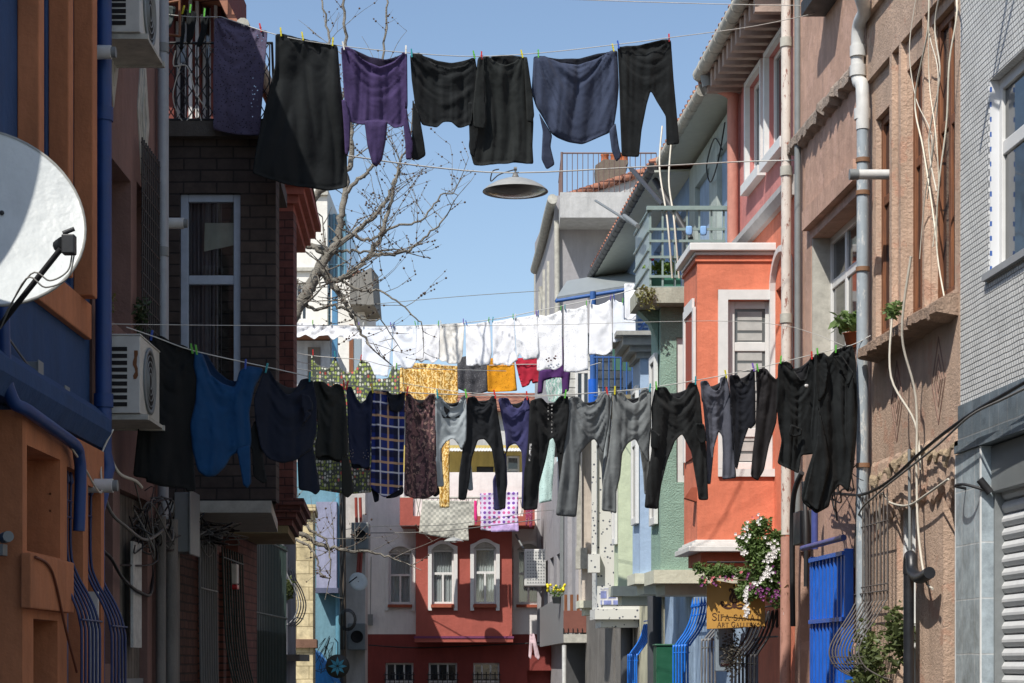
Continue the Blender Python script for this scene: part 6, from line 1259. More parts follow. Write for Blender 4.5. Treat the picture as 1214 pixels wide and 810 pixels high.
# ---- orange bay house
ORB = stucco('bright_orange_plaster', rgb(216,124,94), .12, 50, .35, .28); PK = stucco('pink_red_plaster', rgb(200,130,124), .12, 55, .35, .25)
HO = thing('orange_bay_house', 'pink and orange house with an orange bay and white framed windows', 'house', (4, 23.5, 0))
ups = [(uR(906), uR(889), 7.45, 8.62), (uR(933), uR(912), 7.45, 8.62)]
ar = (uR(938), uR(920), 4.6, 5.85)
a = MB(); wall(a, MR, 22.05, 25.42, 6.76, 8.95, ups, .25); a.box(22.05, 25.42, -4, -.252, 6.76, 8.95, MR); a.build('upper_wall', PK, HO)
a = MB(); wall(a, MR, 22.05, 25.42, 2.9, 6.7, [ar], .25); a.box(22.05, 25.42, -4, -.252, 0, 6.7, MR); a.build('wall', ORB, HO)
for o in ups:
    window(HO, MR, *o, -.1, WHITE, .05, mull=(.5,)); a = MB(); W = .07
    a.box(o[0]-W, o[0], .0, .06, o[2]-.02, o[3], MR); a.box(o[1], o[1]+W, 0, .06, o[2]-.02, o[3], MR); a.box(o[0]-W-.02, o[1]+W+.02, 0, .1, o[2]-.14, o[2]-.02, MR); a.box(o[0]-W, o[1]+W, 0, .06, o[3], o[3]+.06, MR); a.build('window_surround', WHITE, HO)
window(HO, MR, *ar, -.18, WHITE, .05, trans=(.6,))
a = MB(); uc, ur = (ar[0]+ar[1])/2, (ar[1]-ar[0])/2+.04
for k in range(12):
    q0, q1 = PI*k/12, PI*(k+1)/12; a.prism([(uc+ur*math.cos(q), ar[3]+.35*math.sin(q)*r) for q, r in ((q0, 1), (q1, 1))]+[(uc+(ur+.07)*math.cos(q), ar[3]+.42*math.sin(q)) for q in (q1, q0)], 0, .06, MR)
for s in (-1, 1): a.box(uc+s*(ur+.035)-.035, uc+s*(ur+.035)+.035, 0, .06, ar[2], ar[3], MR)
a.build('arched_surround', WHITE, HO)
a = MB(); a.prof([(0, 6.7), (.06, 6.7), (.12, 6.78), (.12, 6.85), (.06, 6.92), (0, 6.92)], 22.0, 25.4, MR); a.build('cornice', paint('grey_white_cornice', rgb(170,168,166), .6), HO)
eave(HO, 22.0, 25.42, 8.98, .45, stucco('brown_brackets', rgb(170,150,138)), DIRTYW, .085)
a = MB(); [a.box(22.1+.28*i, 22.2+.28*i, 0, .42, 8.72, 8.93, MR) for i in range(12)]; a.build('eave_bracket', stucco('brown_brackets', rgb(170,150,138)), HO)
Yo = 23.15; xl_, xr_ = XX(826.5, Yo), XX(919, Yo)+.25; xs_ = XX(811, 24.15)
bo = (XX(863, Yo), XX(917, Yo), ZZ(556, Yo), ZZ(356, Yo)); zB, zT = ZZ(640, Yo), ZZ(303, Yo)
a = MB(); wall(a, MF(Yo), xl_, xr_, zB, zT, [bo], .2); a.foot([(xl_, Yo+.201), (xr_, Yo+.201), (xr_, 24.3), (xs_, 24.15), (xl_-.0, Yo+.202)], zB, zT); a.build('bay_wall', ORB, HO)
w = window(HO, MF(Yo), *bo, -.12, WHITE, .085, trans=(.73, .22), pane=glass('grey_glass', (.12, .13, .13), .15)); 
a = MB(); n = 15
for i in range(n): z = bo[2]+.1+(bo[3]-bo[2]-.2)*i/n; a.box(bo[0]+.12, bo[1]-.12, -.10, -.092, z, z+(bo[3]-bo[2]-.2)/n*(.86 if i % 3 else .72), MF(Yo))
a.build('blind', paint('grey_blind', rgb(176,176,172), .6), w)
a = MB(); e = .115; a.box(bo[0]-e, bo[0]-.002, 0, .035, bo[2]-.0, bo[3]+e, MF(Yo)); a.box(bo[0]-e, bo[1]+.02, 0, .034, bo[3]+.002, bo[3]+e, MF(Yo)); a.box(bo[0]-e, bo[1]+.02, 0, .034, bo[2]-.09, bo[2]-.002, MF(Yo)); a.build('window_surround', WHITE, HO)
a = MB()
SM = lambda u, w, z: (xl_+(xs_-xl_)*(u/1.0)-w, Yo+u, z)
a.box(.1, .2, 0, .03, ZZ(540, Yo), ZZ(362, Yo), SM); a.box(.82, .9, 0, .03, ZZ(540, Yo), ZZ(355, Yo), SM); a.box(.2, .82, 0, .03, ZZ(365, Yo), ZZ(350, Yo), SM); a.build('side_window_surround', WHITE, HO)
a = MB(); a.box(.2, .82, 0.004, .01, ZZ(540, Yo), ZZ(365, Yo), SM); a.build('side_window', paint('deep_orange', rgb(150,62,38), .7), HO)
def ring(mb, e, z0, z1): mb.foot([(xl_-e, Yo-e), (xr_, Yo-e), (xr_, 24.3), (xs_-e, 24.2+e)], z0, z1)
a = MB(); ring(a, .03, zT, zT+.04); ring(a, .09, zT+.041, zT+.13); a.build('cornice', WHITE, HO, bevel=.01)
a = MB(); ring(a, .022, zT-.07, zT-.03); a.build('cornice_fillet', ORB, HO)
a = MB(); ring(a, .02, zB-.035, zB-.001); ring(a, .06, zB-.075, zB-.036); ring(a, .1, zB-.14, zB-.076); a.build('foot_moulding', WHITE, HO, bevel=.008)
a = MB(); ring(a, -.05, zB-.28, zB-.141); a.build('bay_foot', ORB, HO)
a = MB(); zq = ZZ(590, Yo); a.prism([(xl_-.14, zq), (xl_-.06, zq+.12), (xl_+.02, zq+.12), (xl_+.02, zq-.05)], -.2, -.03, MF(Yo)); a.build('corner_block', stucco('terracotta_sill', rgb(160,84,60)), HO)
t = thing('drainpipe', 'salmon painted drainpipe dropping from the gutter joint to the orange bay', 'drainpipe', MR(25.3, .1, 5))
a = MB(); a.tube(smooth_pts([MR(25.2, .42, 8.95), MR(25.25, .35, 8.82), MR(25.3, .1, 8.7), MR(25.3, .09, 8.4), MR(25.3, .09, 6), MR(25.3, .09, 4.4)], 5), .07, 10); a.build('pipe', stucco('salmon_pipe', rgb(196,136,120), .1), t)
a = MB(); a.tube([MR(25.2, .44, 8.98), MR(25.22, .4, 8.8)], .085, 10); a.build('joint', GREYM, t)
t = thing('drainpipe', 'peeling white and rust drainpipe between the orange and the salmon house', 'drainpipe', MR(22.0, .1, 0))
a = MB(); a.tube([MR(22.0, .1, 9.5), MR(22.0, .1, 3.0)], .055, 12); a.build('pipe', paint('peeling_white', rgb(205,196,186), .5, .1, chips=rgb(140,92,78)), t)
a = MB(); a.tube([MR(22.0, .1, 2.98), MR(22.0, .12, .1)], .06, 12); a.build('lower_pipe', paint('peeling_salmon', rgb(180,134,118), .5, .1, chips=rgb(150,110,96)), t)
a = MB(); [a.tube([MR(22.0, .1, z), MR(22.0, .1, z+.1)], .068, 12) for z in (8.3, 6.9, 5.3)]; a.build('collar', DIRTYW, t)
a = MB(); a.tube([MR(21.6, .06, 9.5), MR(21.6, .06, 3.0)], .035, 10); solo(a, 'drainpipe', GREYM, 'slim grey pipe just right of the peeling white drainpipe', 'drainpipe')
# ---- street level things on the right, far to near
def rb(u0, u1, n, zt, zbel, label, mat, wb=.38, tips=.02, r=.014):
    pf = [(wb, .1), (wb+.01, zbel-.15), (wb-.02, zbel), (wb*.6, zbel+.18), (.14, zbel+.34), (.1, zbel+.5), (.1, zt)]
    return bulge(u0, u1, n, pf, label, mat, tips, [(wb, zbel-.1), (.1, zt-.1), (.1, zbel+.55)], r=r, M=MR)
BG = paint('bright_blue_iron', rgb(28,110,205), .35, .1)
rb(32.3, 33.4, 6, ZZ(752, 33), 1.75, 'far bright blue bulging grille beside the dark green cabinet', BG, .36, .03, .015)
rb(27.1, 28.4, 6, ZZ(720, 27.7), 1.85, 'large bright blue bulging grille left of the yellow gallery sign', BG, .36, .03, .015)
rb(22.5, 23.9, 7, ZZ(745, 23), 1.7, 'black bulging grille below the hanging flowers and yellow sign', IRON, .34, .02, .014)
rb(24.6, 25.6, 5, ZZ(735, 25), 1.9, 'black and silver curved grille at the lower left corner of the yellow sign', paint('silver_iron', rgb(110,112,114), .4), .42, .0001, .014)
a = MB(); c0, c1 = XX(778, 29.5), XX(802, 29.5); a.box(c0, c1, 29.5, 30.1, 0.1, ZZ(766, 29.5)); a.box(c0-.02, c1+.02, 29.48, 30.12, ZZ(766, 29.5)+.001, ZZ(763.5, 29.5)); o = solo(a, 'utility_cabinet', paint('dark_green_cabinet', rgb(28,84,60), .4), 'dark green metal cabinet standing between the two blue grilles', 'cabinet', bevel=.015)
a = MB(); a.box(c0+.02, c1-.02, 29.47, 29.499, .15, ZZ(771, 29.5)); a.build('door', paint('dark_green_cabinet', rgb(28,84,60), .4), o)
for p0, lb in (((770, 700), 'dark grey post below the cream ledge left of the blue grille'), ((737, 725), 'dark twisted post below the speckled bay')):
    a = MB(); Y = 30.5 if p0[0] == 770 else 35.5; a.tube([P(p0[0]+6, p0[1], Y), P(p0[0]+6, 830, Y)], .11, 10); solo(a, 'post', paint('post_grey', rgb(66,68,72), .6), lb, 'post')
a = MB(); c = P(859, 770, 22.9); a.box(c.x-.1, c.x+.1, 22.9, 23.05, ZZ(796, 22.9), ZZ(742, 22.9)); o = solo(a, 'electric_box', paint('blue_grey_box', rgb(128,140,150), .5), 'pale blue grey electric box with a small sticker under the yellow sign', 'electric box', bevel=.01)
a = MB(); a.box(c.x-.04, c.x+.06, 22.893, 22.899, ZZ(789, 22.9), ZZ(783, 22.9)); a.build('sticker', paint('sticker', rgb(210,215,225), .4), o)
a = MB(); a.box(c.x-.04, c.x+.06, 22.89, 22.8925, ZZ(789, 22.9), ZZ(787, 22.9)); a.build('sticker_band', paint('sticker_band', rgb(170,50,60), .4), o)
# the gallery sign: yellow board with painted lettering and a scroll ornament
Ys = 22.6; SG = thing('gallery_sign', 'yellow hanging board reading SIFA SANAT ART GALLERY with a dark scroll ornament', 'sign', P(872, 745, Ys))
X0, X1, Z0, Z1 = XX(838, Ys), XX(907, Ys), ZZ(746, Ys), ZZ(688, Ys)
a = MB(); a.prism([(X0, Z0), (X1-.0, Z0+.03), (X1, Z1-.1), (X0+.1, Z1), (X0, Z1-.05)], -.03, 0, MF(Ys)); a.build('board', paint('sign_yellow', rgb(192,146,72), .45, .06), SG, bevel=.004)
INK = paint('sign_brown', rgb(70,38,28), .6)
# serif letters drawn as thick and thin strokes on a unit box; (polyline, weight)
SER = .07
GL = {
 'S': (.62, [([(.56,.80),(.50,.95),(.32,1.0),(.12,.92),(.07,.75),(.18,.58),(.42,.45),(.55,.28),(.50,.08),(.30,0),(.12,.04),(.05,.22)], .11)]),
 'I': (.30, [([(.15,0),(.15,1)], .14), ([(.03,0),(.27,0)], .05), ([(.03,1),(.27,1)], .05)]),
 'F': (.58, [([(.14,0),(.14,1)], .14), ([(.03,1),(.54,1)], .06), ([(.14,.50),(.42,.50)], .06), ([(.03,0),(.27,0)], .05)]),
 'A': (.80, [([(.10,0),(.38,1)], .06), ([(.38,1),(.68,0)], .14), ([(.20,.34),(.56,.34)], .05), ([(.0,0),(.20,0)], .05), ([(.56,0),(.80,0)], .05)]),
 'N': (.80, [([(.14,0),(.14,1)], .06), ([(.14,1),(.66,0)], .14), ([(.66,0),(.66,1)], .06), ([(.02,0),(.26,0)], .05), ([(.54,1),(.78,1)], .05), ([(.02,1),(.16,1)], .05)]),
 'T': (.70, [([(.35,0),(.35,1)], .14), ([(.03,1),(.67,1)], .06), ([(.03,1),(.03,.82)], .05), ([(.67,1),(.67,.82)], .05), ([(.23,0),(.47,0)], .05)]),
 'R': (.72, [([(.14,0),(.14,1)], .14), ([(.03,1),(.34,1),(.52,.90),(.54,.72),(.44,.55),(.14,.50)], .08), ([(.32,.52),(.66,0)], .12), ([(.03,0),(.27,0)], .05)]),
 'G': (.80, [([(.70,.80),(.62,.94),(.42,1.0),(.18,.88),(.06,.5),(.18,.12),(.42,0),(.66,.10)], .11), ([(.66,.04),(.66,.42)], .12), ([(.52,.42),(.78,.42)], .05)]),
 'L': (.60, [([(.14,0),(.14,1)], .14), ([(.03,0),(.56,0)], .06), ([(.56,0),(.56,.2)], .05), ([(.03,1),(.27,1)], .05)]),
 'E': (.60, [([(.14,0),(.14,1)], .14), ([(.03,1),(.52,1)], .06), ([(.52,1),(.52,.84)], .05), ([(.14,.53),(.42,.53)], .06), ([(.03,0),(.56,0)], .06), ([(.56,0),(.56,.18)], .05)]),
 'Y': (.72, [([(.08,1),(.36,.5)], .12), ([(.64,1),(.36,.5)], .06), ([(.36,.5),(.36,0)], .13), ([(-.02,1),(.20,1)], .05), ([(.52,1),(.74,1)], .05), ([(.24,0),(.48,0)], .05)]),
 ' ': (.35, [])}
def write(mb, s, x0, x1, z, h, M, caps=(), w=.004):
    """letters laid between x0 and x1 on the board"""
    def hh(i): return h*1.25 if i in caps else h
    tot = sum(GL[c][0]*hh(i)+.12*h for i, c in enumerate(s)); k = (x1-x0)/tot; x = x0
    for i, c in enumerate(s):
        H = hh(i); adv, st = GL[c]
        for pl_, wt in st:
            pts = [Vector((x+p[0]*H*k, z+p[1]*H)) for p in pl_]
            for a_, b_ in zip(pts[:-1], pts[1:]):
                d = (b_-a_); L = d.length
                if L < 1e-6: continue
                d /= L; n_ = Vector((-d.y, d.x))*wt*H*.5; e = d*wt*H*.12
                q = [a_-e-n_, b_+e-n_, b_+e+n_, a_-e+n_]; mb.prism([(v.x, v.y) for v in q], 0, w, M)
        x += (adv*H+.12*h)*k
a = MB(); write(a, 'SIFA SANAT', XX(844, Ys), XX(902, Ys), ZZ(735.5, Ys), .063, MF(Ys), (0,)); 
xi = XX(852.3, Ys); a.prism([(xi-.008, ZZ(726.2, Ys)), (xi+.008, ZZ(726.2, Ys)), (xi+.008, ZZ(724.8, Ys)), (xi-.008, ZZ(724.8, Ys))], 0, .004, MF(Ys)); a.build('lettering', INK, SG)
a = MB(); write(a, 'ART GALLERY', XX(850, Ys), XX(897, Ys), ZZ(743.3, Ys), .045, MF(Ys), (0, 4)); a.build('small_lettering', INK, SG)
a = MB(); ocx, ocz = XX(870.5, Ys), ZZ(720, Ys); s = .0078
def flat(pts, w0, w1=None):
    pts = smooth_pts([Vector((x, z, 0)) for x, z in pts], 5); n = len(pts)
    for i in range(n-1):
        t0 = i/(n-1); ww = w0*math.sin(PI*(.12+.8*t0)) if w1 is None else w0+(w1-w0)*t0
        d = (pts[i+1]-pts[i]); 
        if d.length < 1e-6: continue
        d.normalize(); nn = Vector((-d.y, d.x, 0))*ww; q = [pts[i]-nn, pts[i+1]-nn, pts[i+1]+nn, pts[i]+nn]; a.prism([(v.x, v.y) for v in q], 0, .004, MF(Ys))
for sg in (-1, 1):
    Q = lambda L: [(ocx+sg*x*s, ocz+z*s) for x, z in L]
    flat(Q([(1,2),(5,-1),(11,-1),(16,2),(19,6),(17,8),(15,6)]), .013); flat(Q([(2,6),(6,10),(5,16),(2,21),(4,26),(7,25),(6,22)]), .015); flat(Q([(4,2),(8,4),(12,3),(13,0)]), .009); flat(Q([(1,2),(3,9),(2,14),(0.4,19)]), .009)
for (x, z, r) in ((0,3,.028), (0,15,.018), (0,24,.013), (0,30,.012)): 
    a.prism([(ocx+r*math.cos(q*PI/5), ocz+z*s+r*1.25*math.sin(q*PI/5)) for q in range(10)], 0, .005, MF(Ys))
a.build('scroll_ornament', INK, SG)
a = MB(); a.tube([(X0+.1, Ys-.015, Z1), (X0+.1, Ys-.015, Z1+.2)], .008, 5); a.tube([(X1-.1, Ys-.015, Z1-.1), (X1-.1, Ys-.015, Z1+.25)], .008, 5); a.tube([(X0, Ys-.015, Z1+.2), MR(Ys, 0, Z1+.2)], .012, 6); a.build('hanger', IRON, SG)
# flowering vine
VN = thing('flowering_vine', 'flowering vine with white and violet blossom spilling over the yellow sign', 'vine', P(915, 690, 22.3))
rv = random.Random(8); a = MB(); b = MB()
cl = [(905,622,.10), (893,628,.12), (890,645,.16), (902,650,.2), (915,655,.2), (905,668,.22), (922,668,.2), (930,650,.12), (915,682,.2), (900,690,.16), (930,690,.2), (925,705,.16), (895,700,.1), (938,676,.1), (880,640,.06), (885,706,.08), (934,712,.1), (880,700,.07), (920,635,.07)]
for x, y, r in cl: leaves(a, P(x, y, 22.25), r, r*.8, r*1.0, int(2600*r), .052, rv)
dk = [(828,672,.06), (840,677,.08), (853,675,.09), (866,676,.08), (880,680,.09), (834,688,.05), (846,683,.06), (862,682,.04), (884,692,.06)]
for x, y, r in dk: leaves(a, P(x, y, 22.45), r, r, r*.9, int(2000*r), .05, rv)
a.build('foliage', LEAF, VN, recalc=False)
a = MB()
for p in ([(945,690),(935,660),(918,640),(900,632)], [(948,660),(938,652),(925,640),(915,628),(905,618)], [(945,700),(920,690),(880,688),(840,684)], [(940,720),(936,700),(930,670),(915,650)], [(898,690),(886,660),(884,640),(876,634)]): a.tube(smooth_pts([P(x, y, 22.3) for x, y in p], 5), .012, 5, r1=.004)
a.build('stem', wood('vine_wood', rgb(96,80,60), rgb(120,100,76)), VN)
def petals(mb, x, y, spread, n, size, Y=22.1):
    for _ in range(n):
        p = P(x+rv.gauss(0, spread), y+rv.gauss(0, spread), Y-rv.random()*.15)
        for k in range(4):
            an = k*PI/2+rv.random(); d = Vector((math.cos(an), -.4, math.sin(an)))*size; q = Vector((-math.sin(an), 0, math.cos(an)))*size*.45
            mb.add([p, p+d*.6+q, p+d, p+d*.6-q], [(0, 1, 2, 3)])
a = MB(); 
for x, y, s_, n in ((902,614,3,9), (886,624,3,8), (876,634,2.5,6), (915,648,5,22), (920,655,5,26), (912,664,4,20), (910,676,4,24), (905,686,3,14), (884,655,3,9), (895,690,3,8), (887,640,3,6), (930,640,3,5)): petals(a, x, y, s_, n*2//3, .02)
for k in range(26): petals(a, 885+rv.gauss(0, 1.2), 697+k*1.35, .8, 2, .02)
for k in range(16): petals(a, 932+rv.gauss(0, 1.2), 722+k*1.3, .8, 2, .02)
a.build('white_blossom', paint('petal_white', rgb(225,222,220), .6), VN, recalc=False)
a = MB(); 
for x, y, s_, n in ((893,697,5,14), (906,700,5,16), (918,705,5,18), (886,684,3,6), (925,700,4,10), (840,690,4,6), (864,684,4,6), (831,693,2,4), (920,674,3,5), (900,706,3,8)): petals(a, x, y, s_, n//2, .018)
a.build('violet_blossom', paint('petal_violet', rgb(120,48,112), .6), VN, recalc=False)
a = MB()
for x, y in ((850,684), (845,688), (868,686), (890,690), (882,678), (836,690), (896,612)): petals(a, x, y, 2, 2, .016)
a.build('pink_blossom', paint('petal_pink', rgb(205,110,120), .6), VN, recalc=False)
a = MB(); leaves(a, P(932, 695, 22.0), .03, .03, .3, 240, .06, rv); a.build('hanging_strand', leafmat('leaf_dry', (.12, .13, .03), (.22, .2, .06)), VN, recalc=False)
a = MB(); leaves(a, P(868, 775, 22.75), .14, .05, .3, 500, .04, rv); solo(a, 'dead_creeper', leafmat('leaf_dead', (.05, .045, .035), (.10, .09, .07)), 'dry grey creeper hanging beside the electric box under the sign', 'plant', recalc=False)
# ---- salmon house
SAL = stucco('salmon_plaster', rgb(192,156,136), .16, 55, .5, .36, peel=rgb(196,160,142)); BRN = stucco('tan_plaster', rgb(200,172,150), .16, 40, .7, .34, peel=rgb(188,150,128), bd=.03)
HS = thing('salmon_house', 'weathered salmon pink house with a crumbling plaster ledge and one deep white window', 'house', (4, 20.3, 0))
so = (19.15, 21.2, 4.66, 6.05)
a = MB(); wall(a, MR, 18.72, 22.02, 0, 11, [so, (19.2, 21.0, .1, 2.7), (21.25, 21.75, .1, 2.8)], .42, D=4); a.build('wall', SAL, HS)
w = window(HS, MR, *so, -.24, WHITE, .075, mull=(.32, .66), trans=(.64,)); 
a = MB(); a.box(so[1]-.03, so[1]-.002, -.3, -.005, so[2], so[3], MR); a.build('white_reveal', DIRTYW, HS)
a = MB(); a.box(so[0]-.1, so[1]+.1, .0, .08, so[3]+.1, so[3]+.3, MR); a.build('lintel', SAL, HS)
rg = random.Random(3)
def ragged(u0, u1, zf, w, amp, M=MR, n=60, th=.12):
    a = MB(); rows = []; 
    for i in range(n+1):
        u = u0+(u1-u0)*i/n; z = zf(u); dz = amp*(noise.noise(Vector((u*6, z, 1)))+.6*noise.noise(Vector((u*19, z, 4)))); dw = .035*noise.noise(Vector((u*9, 3, z)))
        rows.append([M(u, -.01, z+th*1.6), M(u, w*.5+dw*.3, z+th*1.4+dz*.3), M(u, w+dw, z+th*.8+dz*.4), M(u, w+dw*1.5, z+dz), M(u, w*.3, z+dz-.02), M(u, -.01, z+dz*.5-.03)])
    vs = [p for r in rows for p in r]; k = 6
    a.add(vs, [(i*k+j, (i+1)*k+j, (i+1)*k+j+1, i*k+j+1) for i in range(n) for j in range(k-1)]+[tuple(range(k)), tuple(n*k+j for j in reversed(range(k)))]); return a
ragged(18.75, 21.95, lambda u: 7.12, .1, .09).build('crumbling_ledge', stucco('broken_plaster', rgb(176,160,146), .3, 30, 1., .5, bd=.05), HS)
a = MB(); a.box(18.72, 21.95, .0, .035, 7.3, 11, MR); a.build('upper_render', SAL, HS)
a = MB(); a.box(19.6, 20.4, .0, .28, 8.12, 8.2, MR); a.box(19.6, 20.4, .22, .28, 8.2, 8.26, MR); a.build('canopy_edge', IRON, HS)
t = thing('drainpipe', 'white and blue grey drainpipe with elbows between the salmon and the tan house', 'drainpipe', MR(18.7, .1, 0))
a = MB(); a.tube(smooth_pts([MR(18.15, .25, 7.75), MR(18.17, .22, 7.6), MR(18.35, .14, 7.52), MR(18.6, .12, 7.5), MR(18.68, .12, 7.38), MR(18.68, .12, 7.0), MR(18.6, .1, 6.9), MR(18.58, .1, 6.5)], 4), .062, 14); a.build('white_section', PVC, t)
a = MB(); [a.tube([MR(u, w, z), MR(u, w, z+.1)], .075, 14) for u, w, z in ((18.68, .12, 7.2), (18.68, .12, 7.02), (18.6, .1, 6.6), (18.15, .25, 7.68))]; a.build('collar', PVC, t)
a = MB(); a.tube([MR(18.58, .1, 6.5), MR(18.6, .1, 2.3), MR(18.6, .1, .1)], .055, 12); a.build('grey_section', paint('worn_pipe', rgb(150,160,166), .5, .1, chips=rgb(190,192,190)), t)
a = MB(); [a.tube([MR(18.58, .1, z), MR(18.58, .1, z+.04)], .065, 12) for z in (6.2, 5.9, 5.2, 3.4)]; a.build('clamp', paint('rusty', rgb(130,96,70), .7), t)
cable('wall_cable', [MR(18.85, .05, 8.2), MR(18.85, .06, 7.0), MR(18.8, .05, 5.6), MR(18.75, .06, 4.6), MR(18.82, .06, 3.4)], .01, WIREK, 'dark wire running down beside the elbowed drainpipe')
pot_plant(MR(19.3, .0, 4.75), .2, 'spiky green plant on the salmon house window sill above the trench coat', None, n=110, pm=None, size=.12)
# blue gate
t = thing('blue_gate', 'bright blue sheet metal gate under the hanging coats', 'gate', MR(20.1, .1, 0)); gz = ZZ(660, 20)
a = MB(); n = 36; vs = []
for i in range(n+1): u = 19.0+1.4*i/n; q = .10+(.07 if (i//2) % 2 else 0); vs += [MR(u, q, .12), MR(u, q, gz)]
a.add(vs, [(2*i, 2*i+2, 2*i+3, 2*i+1) for i in range(n)]); a.build('corrugated_panel', BLUEP, t, recalc=False, solid=.01)
a = MB(); [a.box(18.98, 20.43, .172, .2, z, z+.04, MR) for z in (.15, 1.35, 2.0, gz-.04)]; [a.box(u, u+.05, .1, .18, .1, gz+.02, MR) for u in (18.94, 20.41)]; a.build('frame', BLUEP, t)
a = MB(); a.tube([MR(18.9, .2, gz+.12), MR(20.7, .2, gz+.12)], .03, 8); a.tube([MR(20.5, .12, gz+.1), MR(20.5, .12, 3.2)], .035, 8); solo(a, 'pipe_rail', paint('violet_blue_pipe', rgb(70,80,140), .4), 'violet blue pipe rail over the top of the blue gate', 'pipe')
a = MB(); a.tube(smooth_pts([MR(21.2, .1, 3.6), MR(21.4, .14, 3.4), MR(21.6, .12, 3.0), MR(21.65, .1, 2.0)], 5), .03, 8); a.tube(smooth_pts([MR(21.2, .08, 3.5), MR(21.0, .1, 3.0), MR(21.0, .1, 2.4)], 5), .025, 8)
solo(a, 'pipe_cluster', IRON, 'curving black pipes left of the blue gate below the coats', 'pipes')
a = MB(); a.box(21.1, 21.45, .02, .14, 2.85, 3.2, MR); solo(a, 'meter_box', paint('dark_meter', rgb(60,62,64), .5), 'dark grey meter box beneath the black tunic', 'meter box', bevel=.01)
# ---- tan house
HT = thing('tan_house', 'tan plastered house with tall brown windows over a thick crumbling stone ledge', 'house', (4.5, 17.3, 0))
to = [(17.84, 18.5, 4.56, 6.57), (16.92, 17.42, 4.56, 6.7), (16.0, 16.66, 4.56, 6.85)]
lo = [(17.15, 17.75, .1, 3.02), (16.0, 16.32, .1, 3.15)]
a = MB(); wall(a, MR, 15.87, 18.7, 0, 11, to+lo, .3, D=4); a.build('wall', BRN, HT)
for o in to: 
    w = window(HT, MR, *o, -.1, BROWNW, .07, mull=(.5,), trans=(.62,))
window(HT, MR, *lo[0], -.1, WHITE, .06, mull=(.5,), trans=(.62,), curtain=CURT)
t2 = MB(); t2.box(lo[1][0], lo[1][1], -.28, -.24, .1, 3.15, MR); t2 = t2.build('door', paint('brown_door', rgb(70,58,52), .6), HT)
a = MB(); [a.tube([MR(lo[1][0]+.03+i*.05, -.18, .2), MR(lo[1][0]+.03+i*.05, -.18, 3.1)], .009, 5) for i in range(6)]; [a.box(lo[1][0], lo[1][1], -.2, -.16, z, z+.04, MR) for z in (1.75, 1.85, .3, 3.0)]
for i in range(5):
    for j in range(9): a.lathe([(.018, -.003), (.022, 0), (.018, .003)], MR(lo[1][0]+.055+i*.05, -.17, .45+j*.14), 8)
a.build('scrolled_grille', IRON, t2)
lg = ragged(15.9, 18.45, lambda u: 4.36, .2, .03, th=.1); lg.build('stone_ledge', stucco('ledge_stone', rgb(176,150,130), .2, 30, 1., .4, bd=.05), HT)
a = MB(); a.box(15.88, 18.68, 0, .05, 6.95, 7.5, MR); a.box(15.88, 18.68, .0, .1, 7.5, 7.6, MR); [a.box(u0, u1, .0, .05, 4.5, 6.95, MR) for u0, u1 in ((17.44, 17.5), (17.74, 17.82), (16.7, 16.76))]; a.build('moulding', BRN, HT)
ragged(15.9, 18.6, lambda u: 3.3+.05*math.sin(u*3), .05, .1, th=.05).build('torn_plaster', stucco('pale_torn', rgb(192,170,140), .2, 30, 1., .4, bd=.04), HT)
ragged(15.9, 18.6, lambda u: 2.98, .04, .14, th=.3).build('bulging_plaster', BRN, HT)
for u in (16.45, 17.75): 
    a = MB(); P4 = lambda s: [(u-.2*s, 3.9), (u, 3.9-.36*s), (u+.2*s, 3.9), (u, 3.9+.36*s)]
    for k in (1., .6, .3):
        A, B = P4(k), P4(k-.08)
        for j in range(4): a.prism([A[j], A[(j+1)%4], B[(j+1)%4], B[j]], 0, .006, MR)
    a.build('diamond_relief', stucco('taupe_relief', rgb(140,112,100)), HT)
flr = MB(); flr.tube([MR(18.0, -.15, 5.95), MR(18.0, .28, 5.95)], .045, 12); o = solo(flr, 'flue_pipe', PVC, 'short white flue poking out of the leftmost tan house window', 'flue pipe'); 
a = MB(); a.tube([MR(18.0, .28, 5.95), MR(18.0, .36, 5.95)], .05, 12); a.build('terminal', GREYM, o)
rw = random.Random(17)
for i in range(6):
    u0 = 16.0+.14*i; pts = [MR(u0+rw.uniform(-.1, .1), .1+.02*i, 8.1-.42*k+rw.uniform(-.05, .05)) if k == 0 else MR(u0+rw.uniform(-.2, .2)+(.16*math.sin(k*1.3+i*2)), .06+.05*rw.random(), 8.1-.45*k) for k in range(6+rw.randint(0, 3))]
    cable('hanging_cable', pts, rw.uniform(.004, .008), WIREW if i % 2 else paint('wire_cream', rgb(214,208,190), .6), f'pale cable straggling down over the right tan house windows', 'cable', 'pale cables straggling over the tan house', n=6)
cable('hanging_cable', [MR(17.0, .24, 4.5), MR(16.95, .26, 4.0), MR(16.8, .1, 3.6), MR(16.7, .08, 3.2)], .01, WIREW, 'pale cable trailing over the stone ledge, left of its twin')
cable('hanging_cable', [MR(16.4, .24, 4.9), MR(16.6, .26, 4.3), MR(16.7, .12, 3.8), MR(16.75, .1, 3.2), MR(16.7, .1, 2.7), MR(16.5, .1, 2.3), MR(16.2, .12, 2.2)], .011, WIREW, 'long pale cable from the stone ledge down to the black pipe elbow')
a = MB(); leaves(a, MR(17.05, .22, 4.58), .06, .16, .07, 160, .05, rw); solo(a, 'ledge_weed', LEAF, 'small weeds growing on the stone ledge of the tan house', 'plant', recalc=False)
t = thing('drainpipe', 'black soil pipe with an elbow against the tan wall beside the shop', 'drainpipe', MR(16.8, .12, 0)); BP = paint('black_pipe', rgb(34,36,40), .4)
a = MB(); a.tube([MR(16.92, .12, .1), MR(16.92, .12, 2.4)], .045, 12); a.build('pipe', BP, t)
